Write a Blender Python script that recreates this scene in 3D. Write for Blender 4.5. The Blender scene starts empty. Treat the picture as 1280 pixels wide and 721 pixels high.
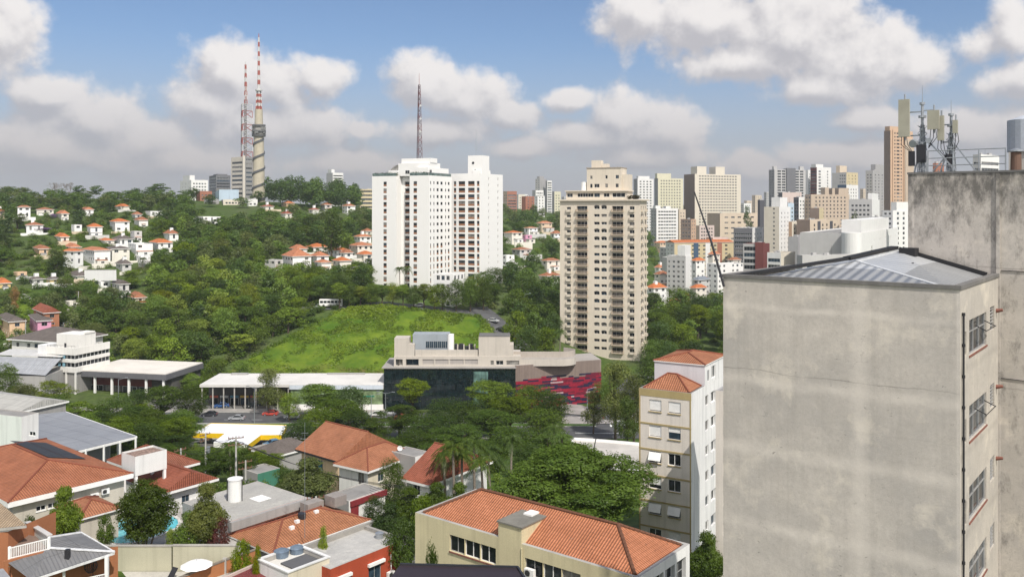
import bpy, bmesh, math, random
from mathutils import Vector, Matrix, noise as mnoise
R = math.radians
rnd = random.Random(7)
scene = bpy.context.scene
COL = scene.collection

# ---------------------------------------------------------------- camera
CZ = 60.0                     # camera height above the zero level of the valley
FPX, HX, HY = 1100.0, 640.0, 260.0   # focal length and principal point, in pixels of the 1280 px wide photo
cam_d = bpy.data.cameras.new('camera')
cam_d.sensor_width = 36.0
cam_d.lens = 36.0 * FPX / 1280.0
cam_d.shift_y = -(360.5 - HY) / 1280.0
cam_d.clip_start = 0.5
cam_d.clip_end = 30000
cam = bpy.data.objects.new('camera', cam_d)
cam.location = (0, 0, CZ)
cam.rotation_euler = (R(90), 0, 0)
COL.objects.link(cam)
scene.camera = cam

# ---------------------------------------------------------------- light
SUN_A, SUN_EL = R(27), R(50)       # sun stands behind the camera, to the right
SUN_DIR = Vector((math.sin(SUN_A) * math.cos(SUN_EL), -math.cos(SUN_A) * math.cos(SUN_EL), math.sin(SUN_EL)))
sun_d = bpy.data.lights.new('sun', 'SUN')
sun_d.energy = 3.5
sun_d.angle = R(0.6)
sun_d.color = (1.0, 0.95, 0.87)
sun = bpy.data.objects.new('sun', sun_d)
sun.rotation_euler = SUN_DIR.to_track_quat('Z', 'Y').to_euler()
sun.location = (300, -300, 400)
COL.objects.link(sun)

scene.view_settings.view_transform = 'Standard'
scene.view_settings.look = 'None'
scene.view_settings.exposure = 0.45
HAZE = .00012                 # density of the air
scene.view_settings.gamma = 1.0
scene.view_settings.use_curve_mapping = False
scene.render.engine = 'CYCLES'
cy = scene.cycles
cy.use_denoising = True
cy.max_bounces = 6
cy.diffuse_bounces = 3
cy.glossy_bounces = 3
cy.transmission_bounces = 3
cy.volume_bounces = 1
cy.transparent_max_bounces = 8
cy.sample_clamp_indirect = 6.0

# ---------------------------------------------------------------- node helper
class NT:
    def __init__(s, tree):
        s.t = tree; s.n = tree.nodes; s.l = tree.links
    def node(s, typ, ins=None, **props):
        nd = s.n.new(typ)
        for k, v in props.items():
            setattr(nd, k, v)
        for k, v in (ins or {}).items():
            s.set(nd.inputs[k], v)
        return nd
    def set(s, sock, v):
        if hasattr(v, 'is_output'):
            s.l.new(v, sock)
        elif isinstance(v, (tuple, list)) and len(v) == 3 and sock.type == 'RGBA':
            sock.default_value = (*v, 1)
        else:
            sock.default_value = v
    def math(s, op, a, b=None, c=None, clamp=False):
        nd = s.n.new('ShaderNodeMath'); nd.operation = op; nd.use_clamp = clamp
        for i, v in enumerate((a, b, c)):
            if v is not None: s.set(nd.inputs[i], v)
        return nd.outputs[0]
    def vmath(s, op, a, b=None):
        nd = s.n.new('ShaderNodeVectorMath'); nd.operation = op
        s.set(nd.inputs[0], a)
        if b is not None: s.set(nd.inputs[1], b)
        return nd.outputs['Value' if op in ('DOT_PRODUCT', 'LENGTH', 'DISTANCE') else 'Vector']
    def rng(s, v, a, b, c, d, smooth=False):
        nd = s.n.new('ShaderNodeMapRange')
        if smooth: nd.interpolation_type = 'SMOOTHSTEP'
        for i, x in enumerate((v, a, b, c, d)): s.set(nd.inputs[i], x)
        return nd.outputs[0]
    def mix(s, f, a, b, blend='MIX'):
        nd = s.n.new('ShaderNodeMix'); nd.data_type = 'RGBA'; nd.blend_type = blend
        s.set(nd.inputs[0], f); s.set(nd.inputs[6], a); s.set(nd.inputs[7], b)
        return nd.outputs[2]
    def noise(s, vec, scale, detail=4.0, rough=0.55, out='Fac'):
        nd = s.n.new('ShaderNodeTexNoise')
        if vec is not None: s.set(nd.inputs['Vector'], vec)
        nd.inputs['Scale'].default_value = scale; nd.inputs['Detail'].default_value = detail
        nd.inputs['Roughness'].default_value = rough
        return nd.outputs[out]

def pix_dir(px, py):
    v = Vector(((px - HX) / FPX, 1.0, (HY - py) / FPX))
    return v.normalized()

# ---------------------------------------------------------------- sky with cumulus
world = bpy.data.worlds.new('World')
scene.world = world
world.use_nodes = True
w = NT(world.node_tree)
w.n.clear()
sky = w.node('ShaderNodeTexSky', sky_type='NISHITA', sun_disc=False, sun_elevation=SUN_EL,
             sun_rotation=math.pi - SUN_A, altitude=760, air_density=1.0, dust_density=1.6, ozone_density=1.2)
geo_n = w.node('ShaderNodeTexCoord')
dvec = geo_n.outputs['Generated']
# cumulus heaps: centre (pixel direction), half width and half height in radians-ish units
CLOUDS = [
    (-5, 40, .050, .050), (62, 118, .045, .022), (120, 150, .080, .040), (60, 185, .075, .040), (190, 175, .070, .035),
    (290, 92, .055, .045), (345, 105, .060, .045), (400, 100, .036, .028), (255, 130, .060, .034), (340, 160, .110, .038), (230, 200, .16, .030), (450, 162, .018, .010), (430, 205, .09, .024),
    (530, 105, .042, .036), (585, 125, .060, .036), (640, 145, .036, .024), (560, 165, .085, .024), (655, 185, .06, .016),
    (710, 126, .036, .018), (780, 150, .050, .038), (835, 165, .050, .034), (740, 172, .080, .024), (800, 195, .10, .020),
    (800, 15, .055, .036), (880, 30, .090, .050), (990, 40, .105, .058), (1090, 75, .090, .050), (1030, 110, .085, .026), (1150, 85, .045, .032), (930, 75, .090, .030),
    (1225, 55, .036, .026), (1265, 40, .030, .036), (1290, 100, .060, .030),
    (1215, 165, .065, .030), (1290, 160, .06, .04), (950, 210, .055, .024), (1020, 195, .065, .024), (1100, 200, .08, .030), (1080, 150, .05, .018),
]
def cloud_group():
    g = bpy.data.node_groups.new('cumulus_field', 'ShaderNodeTree')
    g.interface.new_socket('Vector', in_out='INPUT', socket_type='NodeSocketVector')
    g.interface.new_socket('Density', in_out='OUTPUT', socket_type='NodeSocketFloat')
    q = NT(g)
    gi = q.node('NodeGroupInput'); go = q.node('NodeGroupOutput')
    v = q.vmath('NORMALIZE', gi.outputs[0])
    sep = q.node('ShaderNodeSeparateXYZ', {0: v})
    az = q.math('ARCTAN2', sep.outputs[0], sep.outputs[1])
    el = q.math('ARCSINE', sep.outputs[2])
    acc = None
    for (px, py, rw, rh) in CLOUDS:
        d = pix_dir(px, py)
        a0, e0 = math.atan2(d.x, d.y), math.asin(d.z)
        da = q.math('MULTIPLY', q.math('SUBTRACT', az, a0), 1 / rw)
        de = q.math('MULTIPLY', q.math('SUBTRACT', el, e0), 1 / rh)
        # flat bases: below the centre the heap ends sooner
        r2 = q.math('ADD', q.math('MULTIPLY', da, da), q.math('MULTIPLY', de, de))
        f = q.math('SUBTRACT', 1.0, q.math('SQRT', r2))
        acc = f if acc is None else q.math('SMOOTH_MAX', acc, f, 0.25)
    # skies elsewhere: unseen broken cloud added for fill light and window reflections
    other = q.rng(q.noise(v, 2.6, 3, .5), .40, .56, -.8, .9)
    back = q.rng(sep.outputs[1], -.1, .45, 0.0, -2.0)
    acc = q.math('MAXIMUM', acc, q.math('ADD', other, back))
    n1 = q.noise(v, 26, 7, .58)
    n2 = q.noise(v, 9, 3, .5)
    acc = q.math('ADD', acc, q.math('MULTIPLY', q.math('SUBTRACT', n1, .5), 1.35))
    acc = q.math('ADD', acc, q.math('MULTIPLY', q.math('SUBTRACT', n2, .5), .9))
    q.l.new(acc, go.inputs[0])
    return g
CG = cloud_group()
def field(vec):
    nd = w.n.new('ShaderNodeGroup'); nd.node_tree = CG
    w.set(nd.inputs[0], vec)
    return nd.outputs[0]
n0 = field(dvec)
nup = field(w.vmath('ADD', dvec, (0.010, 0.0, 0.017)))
alpha = w.rng(n0, -.07, .42, 0, 1, True)
lit = w.rng(w.math('SUBTRACT', n0, nup), -.42, .46, 0, 1, True)
sepd = w.node('ShaderNodeSeparateXYZ', {0: dvec})
elev = sepd.outputs[2]
high = w.rng(elev, 0.02, 0.16, 0, 1, True)           # heaps near the horizon are seen through more air
body = w.mix(high, (2.55, 2.42, 2.58), (3.2, 3.1, 3.25))
top = w.mix(high, (3.9, 3.45, 3.3), (5.5, 5.25, 5.1))
ccol = w.mix(lit, body, top)
# unseen cloud overhead and behind the camera, made much brighter as added fill light
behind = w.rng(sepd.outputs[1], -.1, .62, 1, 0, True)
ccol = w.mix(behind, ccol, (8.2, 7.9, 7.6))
a2 = w.math('MULTIPLY', alpha, w.rng(high, 0, 1, .62, .96))
skyc = w.mix(1.0, sky.outputs[0], (0.55, 0.60, 0.68), 'MULTIPLY')
thin = w.math('MULTIPLY', w.rng(elev, 0.0, 0.20, .88, 0.0, True), 1.0)
skyc = w.mix(thin, skyc, (2.75, 2.62, 2.84))
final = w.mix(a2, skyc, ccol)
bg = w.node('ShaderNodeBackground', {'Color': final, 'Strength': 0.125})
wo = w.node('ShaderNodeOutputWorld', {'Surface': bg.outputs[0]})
world.cycles.sampling_method = 'MANUAL'
world.cycles.sample_map_resolution = 1024

# ---------------------------------------------------------------- materials
def lin(c):
    if isinstance(c, str):
        c = tuple(int(c[i:i + 2], 16) / 255 for i in (0, 2, 4))
    return tuple((v / 12.92 if v <= .04045 else ((v + .055) / 1.055) ** 2.4) for v in c)

_mats = {}
def base_mat(name):
    m = bpy.data.materials.new(name); m.use_nodes = True
    t = NT(m.node_tree)
    return m, t, t.n['Principled BSDF']

def mat_plain(name, col, rough=.6, metal=0.0, spec=.4, var=.12, scale=2.0):
    k = ('p', name)
    if k in _mats: return _mats[k]
    m, t, p = base_mat(name)
    co = t.node('ShaderNodeTexCoord').outputs['Object']
    f = t.noise(co, scale, 4)
    dark = tuple(c * (1 - var) for c in col); lite = tuple(min(1, c * (1 + var)) for c in col)
    t.set(p.inputs['Base Color'], t.mix(t.rng(f, .3, .7, 0, 1), dark, lite))
    p.inputs['Roughness'].default_value = rough; p.inputs['Metallic'].default_value = metal
    p.inputs['Specular IOR Level'].default_value = spec
    _mats[k] = m
    return m

def mat_wall(name, col, grime=.25, streak=.35, rough=.9, scale=.25, bump=.0, dirtcol=None):
    """painted render with blotches and rain streaks"""
    k = ('w', name)
    if k in _mats: return _mats[k]
    m, t, p = base_mat(name)
    co = t.node('ShaderNodeTexCoord').outputs['Object']
    dirt = dirtcol or tuple(c * .45 for c in col)
    big = t.rng(t.noise(co, scale, 6, .6), .40, .75, 0, 1)
    stv = t.vmath('MULTIPLY', co, (1.6, 1.6, .07))
    st = t.rng(t.noise(stv, 1.0, 4, .6), .50, .78, 0, 1)
    fine = t.rng(t.noise(co, 9, 3, .6), .3, .7, -.06, .06)
    c = t.mix(t.math('MULTIPLY', big, grime), col, dirt)
    c = t.mix(t.math('MULTIPLY', st, streak), c, dirt)
    hsv = t.node('ShaderNodeHueSaturation', {'Color': c, 'Value': t.math('ADD', fine, 1.0)})
    t.set(p.inputs['Base Color'], hsv.outputs[0])
    p.inputs['Roughness'].default_value = rough
    p.inputs['Specular IOR Level'].default_value = .25
    if bump:
        b = t.node('ShaderNodeBump', {'Height': t.noise(co, 14, 4, .6), 'Strength': bump, 'Distance': .02})
        t.l.new(b.outputs[0], p.inputs['Normal'])
    _mats[k] = m
    return m

def mat_glass(name, col=(.02, .025, .03), rough=.06, curtain=None):
    k = ('g', name)
    if k in _mats: return _mats[k]
    m, t, p = base_mat(name)
    co = t.node('ShaderNodeTexCoord').outputs['Object']
    c = t.mix(t.rng(t.noise(co, .7, 2), .35, .65, 0, 1), tuple(v * .6 for v in col), tuple(min(1, v * 1.4) for v in col))
    t.set(p.inputs['Base Color'], c)
    p.inputs['Roughness'].default_value = rough
    p.inputs['Specular IOR Level'].default_value = .22
    _mats[k] = m
    return m

def mat_tiles(name, col, dark=None, pitch=.26, row=.38, worn=.5):
    """clay channel tiles; UV is in metres, u along the eave and v up the slope"""
    k = ('t', name)
    if k in _mats: return _mats[k]
    m, t, p = base_mat(name)
    uv = t.node('ShaderNodeTexCoord').outputs['UV']
    sp = t.node('ShaderNodeSeparateXYZ', {0: uv})
    u, v = sp.outputs[0], sp.outputs[1]
    chan = t.math('SINE', t.math('MULTIPLY', u, 2 * math.pi / pitch))
    rowf = t.math('FRACT', t.math('MULTIPLY', v, 1 / row))
    cell = t.node('ShaderNodeCombineXYZ', {0: t.math('FLOOR', t.math('MULTIPLY', u, 1 / pitch)), 1: t.math('FLOOR', t.math('MULTIPLY', v, 1 / row)), 2: 0.0}).outputs[0]
    wn = t.node('ShaderNodeTexWhiteNoise', {'Vector': cell}).outputs['Value']
    big = t.rng(t.noise(uv, .35, 6, .65), .38, .70, 0, 1)
    spots = t.rng(t.noise(uv, 2.2, 5, .7), .60, .74, 0, 1)
    dk = dark or tuple(c * .42 for c in col)
    lt = tuple(min(1, c * 1.25 + .02) for c in col)
    c = t.mix(t.math('MULTIPLY', wn, .55), col, lt)
    c = t.mix(t.math('MULTIPLY', big, worn), c, dk)
    c = t.mix(t.math('MULTIPLY', spots, .65), c, (.055, .045, .038))
    pale = t.rng(t.noise(uv, .9, 3, .5), .70, .8, 0, .35)
    c = t.mix(pale, c, (.42, .33, .27))
    t.set(p.inputs['Base Color'], c)
    p.inputs['Roughness'].default_value = .85
    p.inputs['Specular IOR Level'].default_value = .2
    joint = t.math('MAXIMUM', t.rng(chan, -.9, .1, .50, 0), t.rng(rowf, .0, .16, .42, 0))  # darker in the channel troughs and along the row edges
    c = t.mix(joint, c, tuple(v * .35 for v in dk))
    t.set(p.inputs['Base Color'], c)
    h = t.math('ADD', t.math('MULTIPLY', chan, .5), t.math('MULTIPLY', rowf, -.45))
    b = t.node('ShaderNodeBump', {'Height': h, 'Strength': .9, 'Distance': .07})
    t.l.new(b.outputs[0], p.inputs['Normal'])
    _mats[k] = m
    return m

def mat_corrugated(name, col, pitch=.30, rough=.6, metal=0.0, stain=.4, staincol=None, lap=2.4):
    k = ('c', name)
    if k in _mats: return _mats[k]
    m, t, p = base_mat(name)
    uv = t.node('ShaderNodeTexCoord').outputs['UV']
    sp = t.node('ShaderNodeSeparateXYZ', {0: uv})
    u, v = sp.outputs[0], sp.outputs[1]
    chan = t.math('SINE', t.math('MULTIPLY', u, 2 * math.pi / pitch))
    cell = t.node('ShaderNodeCombineXYZ', {0: t.math('FLOOR', t.math('MULTIPLY', u, 1 / 1.1)), 1: t.math('FLOOR', t.math('MULTIPLY', v, 1 / lap)), 2: 0.0}).outputs[0]
    wn = t.node('ShaderNodeTexWhiteNoise', {'Vector': cell}).outputs['Value']
    st = t.rng(t.noise(t.vmath('MULTIPLY', uv, (1.2, .22, 1)), 1.1, 6, .65), .40, .72, 0, 1)
    c = t.mix(t.math('MULTIPLY', wn, .35), col, tuple(x * .72 for x in col))
    c = t.mix(t.math('MULTIPLY', st, stain), c, staincol or tuple(x * .35 for x in col))
    lapf = t.math('LESS_THAN', t.math('FRACT', t.math('MULTIPLY', v, 1 / lap)), .04)
    c = t.mix(t.math('MULTIPLY', lapf, .5), c, tuple(x * .3 for x in col))
    t.set(p.inputs['Base Color'], c)
    p.inputs['Roughness'].default_value = rough; p.inputs['Metallic'].default_value = metal
    b = t.node('ShaderNodeBump', {'Height': chan, 'Strength': .7, 'Distance': .05})
    t.l.new(b.outputs[0], p.inputs['Normal'])
    _mats[k] = m
    return m

def mat_leaf(name, col, col2, trans=.35):
    """foliage: each leaf clump carries its own tint, each tree a slight shift of hue"""
    k = ('l', name)
    if k in _mats: return _mats[k]
    m = bpy.data.materials.new(name); m.use_nodes = True
    t = NT(m.node_tree); t.n.clear()
    at_ = t.node('ShaderNodeAttribute', attribute_name='tint').outputs['Fac']
    oi = t.node('ShaderNodeObjectInfo').outputs['Random']
    c = t.mix(at_, col, col2)
    hs = t.node('ShaderNodeHueSaturation', {'Color': c, 'Hue': t.rng(oi, 0, 1, .488, .518), 'Saturation': t.rng(oi, 0, 1, 1.06, .88), 'Value': t.rng(t.math('FRACT', t.math('MULTIPLY', oi, 7.31)), 0, 1, .66, 1.3)})
    c = hs.outputs[0]
    d = t.node('ShaderNodeBsdfDiffuse', {'Color': c})
    tr = t.node('ShaderNodeBsdfTranslucent', {'Color': t.mix(.4, c, (.34, .42, .02), 'MIX')})
    gl = t.node('ShaderNodeBsdfGlossy', {'Color': (.5, .5, .5), 'Roughness': .45})
    mx = t.node('ShaderNodeMixShader', {0: trans, 1: d.outputs[0], 2: tr.outputs[0]})
    mx2 = t.node('ShaderNodeMixShader', {0: .035, 1: mx.outputs[0], 2: gl.outputs[0]})
    t.node('ShaderNodeOutputMaterial', {'Surface': mx2.outputs[0]})
    _mats[k] = m
    return m

# ---------------------------------------------------------------- mesh helper
class MB:
    def __init__(s):
        s.v = []; s.f = []; s.m = []; s.uv = []
    def face(s, pts, mi=0, uv=None):
        i = len(s.v); s.v += [tuple(p) for p in pts]
        s.f.append(tuple(range(i, i + len(pts)))); s.m.append(mi)
        s.uv.append(uv)
        return s
    def box(s, a, b, mi=0, skip=''):
        (x0, y0, z0), (x1, y1, z1) = a, b
        q = [((x0, y0, z0), (x1, y0, z0), (x1, y0, z1), (x0, y0, z1), 'f'), ((x1, y0, z0), (x1, y1, z0), (x1, y1, z1), (x1, y0, z1), 'r'),
             ((x1, y1, z0), (x0, y1, z0), (x0, y1, z1), (x1, y1, z1), 'k'), ((x0, y1, z0), (x0, y0, z0), (x0, y0, z1), (x0, y1, z1), 'l'),
             ((x0, y0, z1), (x1, y0, z1), (x1, y1, z1), (x0, y1, z1), 't'), ((x0, y1, z0), (x1, y1, z0), (x1, y0, z0), (x0, y0, z0), 'b')]
        for *p, tag in q:
            if tag not in skip: s.face(p, mi)
        return s
    def tube(s, p0, p1, r0, r1=None, n=8, mi=0, cap=True):
        p0, p1 = Vector(p0), Vector(p1); r1 = r0 if r1 is None else r1
        d = (p1 - p0).normalized()
        a = d.orthogonal().normalized(); b = d.cross(a)
        c0 = [p0 + (a * math.cos(2 * math.pi * i / n) + b * math.sin(2 * math.pi * i / n)) * r0 for i in range(n)]
        c1 = [p1 + (a * math.cos(2 * math.pi * i / n) + b * math.sin(2 * math.pi * i / n)) * r1 for i in range(n)]
        for i in range(n):
            j = (i + 1) % n
            s.face((c0[i], c0[j], c1[j], c1[i]), mi)
        if cap:
            s.face(c1, mi); s.face(c0[::-1], mi)
        return s
    def beam(s, p0, p1, w, h, mi=0):
        """square bar between two points"""
        p0, p1 = Vector(p0), Vector(p1)
        d = (p1 - p0).normalized(); up = Vector((0, 0, 1))
        a = d.cross(up)
        a = a.normalized() if a.length > 1e-4 else Vector((1, 0, 0))
        b = a.cross(d)
        c = [a * w / 2 + b * h / 2, -a * w / 2 + b * h / 2, -a * w / 2 - b * h / 2, a * w / 2 - b * h / 2]
        A = [p0 + k for k in c]; B = [p1 + k for k in c]
        for i in range(4):
            j = (i + 1) % 4
            s.face((A[j], A[i], B[i], B[j]), mi)
        s.face(A, mi); s.face(B[::-1], mi)
        return s
    def mesh(s, name, mats, smooth=False):
        me = bpy.data.meshes.new(name)
        me.from_pydata(s.v, [], s.f)
        for m in (mats if isinstance(mats, (list, tuple)) else [mats]): me.materials.append(m)
        if any(s.m): me.polygons.foreach_set('material_index', s.m)
        if any(u is not None for u in s.uv):
            lay = me.uv_layers.new(name='UVMap')
            flat = []
            for f, u in zip(s.f, s.uv):
                for i in range(len(f)):
                    flat += list(u[i]) if u else [0.0, 0.0]
            lay.data.foreach_set('uv', flat)
        if smooth: me.polygons.foreach_set('use_smooth', [True] * len(s.f))
        me.update()
        return me
    def build(s, name, mats, parent=None, loc=None, smooth=False):
        return link(name, s.mesh(name, mats, smooth), parent, loc)

def link(name, me, parent=None, loc=None, rz=None, scale=None):
    o = bpy.data.objects.new(name, me)
    COL.objects.link(o)
    if parent is not None: o.parent = parent
    if loc is not None: o.location = loc
    if rz is not None: o.rotation_euler = (0, 0, rz)
    if scale is not None: o.scale = scale
    return o

def tag(o, label=None, cat=None, group=None, kind=None):
    if label: o['label'] = label
    if cat: o['category'] = cat
    if group: o['group'] = group
    if kind: o['kind'] = kind
    return o

def thing(name, label, cat, loc=(0, 0, 0), rz=0.0, group=None):
    o = bpy.data.objects.new(name, None)
    o.empty_display_size = .5
    COL.objects.link(o)
    o.location = loc; o.rotation_euler = (0, 0, rz)
    return tag(o, label, cat, group)

def smooth(a, b, x):
    t = max(0.0, min(1.0, (x - a) / (b - a)))
    return t * t * (3 - 2 * t)

# ---------------------------------------------------------------- terrain
T_U = [(-400 - HX) / FPX, (0 - HX) / FPX, (200 - HX) / FPX, (330 - HX) / FPX, (480 - HX) / FPX, (640 - HX) / FPX, (760 - HX) / FPX, (860 - HX) / FPX, (1000 - HX) / FPX, (1300 - HX) / FPX]
T_D = [0, 60, 72, 100, 120, 150, 185, 218, 245, 285, 300, 340, 380, 420, 500, 600, 700, 800, 1000, 1400, 2200, 4200]
T_Z = [
 # px -400    0    200   330   480   640   760   860   1000  1300
 [-34, -34, -34, -36, -38, -38, -38, -38, -40, -40],   # 0
 [-33, -33, -35.0, -36.5, -38, -38, -38, -38, -40, -40],   # 60
 [-33, -33, -35.4, -36.5, -38, -38, -38, -38, -40, -40],   # 72
 [-35.5, -35.5, -36.3, -38, -38, -38, -38, -38, -40, -40],   # 100
 [-38, -38, -40, -40, -40, -42, -42, -42, -42, -42],   # 120
 [-43, -43, -45, -45, -45, -46, -47, -47, -47, -47],   # 150
 [-50, -50, -51, -51, -51, -52, -53, -53, -53, -53],   # 185
 [-56, -56, -57, -57, -57, -57, -57, -57, -57, -57],   # 218
 [-57, -57, -57.5, -57.5, -57.5, -57.5, -57.5, -57.5, -57.5, -57.5],   # 245
 [-53, -54, -56, -57, -57, -57.5, -57.5, -57, -57, -57],   # 285
 [-50, -51, -52, -54, -56, -56, -57.5, -57, -57, -57],   # 300
 [-40, -40, -44, -42, -38, -44, -56, -55, -57, -57],   # 340
 [-33, -33, -36, -35, -35, -37, -54, -54, -57, -57],   # 380
 [-28, -27, -29, -30, -31, -36, -52, -55, -57, -57],   # 420
 [-14, -14, -16, -18, -22, -28, -44, -58, -56, -56],   # 500
 [  1,  -1,  -2,  -5, -12, -18, -36, -54, -52, -52],   # 600
 [ 10,   8,   6,   5,  -3, -11, -28, -48, -46, -46],   # 700
 [ 10,   7,   7,   6,  -1,  -6, -22, -42, -40, -40],   # 800
 [  2,   0,   0,   0,   0,   0, -14, -32, -30, -30],   # 1000
 [-20, -20, -20, -20, -10,  -6,  -8, -18, -16, -16],   # 1400
 [-50, -50, -50, -50, -30, -20, -12, -14, -12, -12],   # 2200
 [-70, -70, -70, -70, -60, -50, -40, -40, -40, -40],   # 4200
]
def _seg(arr, x):
    if x <= arr[0]: return 0, 0.0
    if x >= arr[-1]: return len(arr) - 2, 1.0
    for i in range(len(arr) - 1):
        if x < arr[i + 1]:
            return i, (x - arr[i]) / (arr[i + 1] - arr[i])
def ground(x, y):
    """height of the land at a point"""
    D = max(y, 0.0)
    u = x / max(y, 60.0)
    i, a = _seg(T_D, D); j, b = _seg(T_U, u)
    z = (T_Z[i][j] * (1 - a) + T_Z[i + 1][j] * a) * (1 - b) + (T_Z[i][j + 1] * (1 - a) + T_Z[i + 1][j + 1] * a) * b
    return CZ + z
def gp(px, D):
    x = (px - HX) / FPX * D
    return Vector((x, D, ground(x, D)))
def at(px, py, D):
    return Vector(((px - HX) / FPX * D, D, CZ + (HY - py) / FPX * D))
def find_D(px, py, D0=250.0, D1=1400.0):
    """distance at which the land is seen at a given height of the photo"""
    D = D0
    while D < D1:
        if HY - (gp(px, D).z - CZ) / D * FPX <= py: return D
        D += 2.0
    return D1

def mat_ground():
    m, t, p = base_mat('ground_cover')
    geo = t.node('ShaderNodeNewGeometry').outputs['Position']
    n1 = t.rng(t.noise(geo, .05, 5, .6), .40, .62, 0, 1)
    n2 = t.rng(t.noise(geo, .6, 5, .65), .35, .70, 0, 1)
    c = t.mix(n2, (.034, .064, .012), (.085, .130, .024))
    c = t.mix(t.math('MULTIPLY', n1, .30), c, (.13, .115, .085))
    t.set(p.inputs['Base Color'], c)
    p.inputs['Roughness'].default_value = .95
    p.inputs['Specular IOR Level'].default_value = .1
    return m
def build_ground():
    us = [-2.6, -2.0, -1.6, -1.3, -1.0] + [-.95 + .0125 * i for i in range(153)] + [1.0, 1.3, 1.6, 2.0, 2.6]
    ds = [-150, 0, 20, 40, 60, 66, 72, 80, 90, 100, 110, 120, 135, 150, 165, 185, 200, 218, 230, 245, 265, 285, 292, 300, 310, 320, 330, 340, 360, 380, 400, 420, 460, 500, 550, 600, 650, 700, 750, 800, 900, 1000, 1200, 1400, 1800, 2200, 3000, 4200]
    mb = MB()
    vs = []
    for d in ds:
        for u in us:
            x = u * max(d, 60.0)
            vs.append((x, d, ground(x, d)))
    nu = len(us)
    me = bpy.data.meshes.new('ground')
    fs = [(i * nu + j, i * nu + j + 1, (i + 1) * nu + j + 1, (i + 1) * nu + j) for i in range(len(ds) - 1) for j in range(nu - 1)]
    me.from_pydata(vs, [], fs)
    me.materials.append(mat_ground())
    me.polygons.foreach_set('use_smooth', [True] * len(fs))
    me.update()
    tag(link('ground', me), kind='structure')
build_ground()

def drape(name, pts_left, pts_right, mat, lift=.05, uvlen=True, seg=1, kind='structure', parent=None):
    """a strip of sheet laid on the land between two lists of (x, y)"""
    mb = MB(); L = 0
    n = len(pts_left)
    for i in range(n - 1):
        (ax, ay), (bx, by) = pts_left[i], pts_left[i + 1]
        (cx, cy_), (dx, dy) = pts_right[i], pts_right[i + 1]
        l = math.hypot(bx - ax, by - ay); wd = math.hypot(cx - ax, cy_ - ay)
        for k in range(seg):
            s0, s1 = k / seg, (k + 1) / seg
            q = [(ax + (cx - ax) * s0, ay + (cy_ - ay) * s0), (ax + (cx - ax) * s1, ay + (cy_ - ay) * s1), (bx + (dx - bx) * s1, by + (dy - by) * s1), (bx + (dx - bx) * s0, by + (dy - by) * s0)]
            mb.face([(x, y, ground(x, y) + lift) for x, y in q], 0, [(wd * s0, L), (wd * s1, L), (wd * s1, L + l), (wd * s0, L + l)])
        L += l
    o = mb.build(name, mat, parent)
    if kind: o['kind'] = kind
    return o

# ---------------------------------------------------------------- shared materials
G = [mat_glass('glass_dark', (.016, .019, .022)), mat_glass('glass_mid', (.05, .055, .06)), mat_glass('glass_curtain', (.19, .18, .165), .15), mat_glass('glass_blue', (.03, .05, .07), .05)]
M_frame = mat_plain('alu_frame', (.42, .42, .42), .45, .4)
M_frame_dark = mat_plain('dark_frame', (.05, .05, .05), .5)
M_white = mat_wall('white_paint', (.80, .79, .77), .12, .16, dirtcol=(.42, .40, .37))
M_white_trim = mat_plain('white_trim', (.78, .77, .75), .6, var=.06)
M_cream = mat_wall('cream_paint', (.62, .54, .42), .18, .2)
M_conc = mat_wall('concrete', (.40, .38, .35), .45, .4)
M_grey_wall = mat_wall('grey_paint', (.36, .35, .34), .3, .35)
M_roof_flat = mat_wall('flat_roof', (.26, .25, .24), .5, .0, scale=.5)
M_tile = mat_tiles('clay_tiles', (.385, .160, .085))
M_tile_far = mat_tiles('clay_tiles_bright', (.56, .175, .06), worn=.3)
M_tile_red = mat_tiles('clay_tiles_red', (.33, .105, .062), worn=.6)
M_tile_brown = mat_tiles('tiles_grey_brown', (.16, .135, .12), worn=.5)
M_steel = mat_plain('galvanised_steel', (.36, .38, .40), .45, .6)
M_dark = mat_plain('dark_metal', (.035, .035, .04), .5, .3)
M_wood = mat_plain('weathered_wood', (.16, .10, .06), .8, var=.3)
M_black = mat_plain('bitumen', (.016, .016, .018), .75)
M_rust = mat_plain('brick_red_paint', (.19, .075, .055), .75, var=.2)

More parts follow.
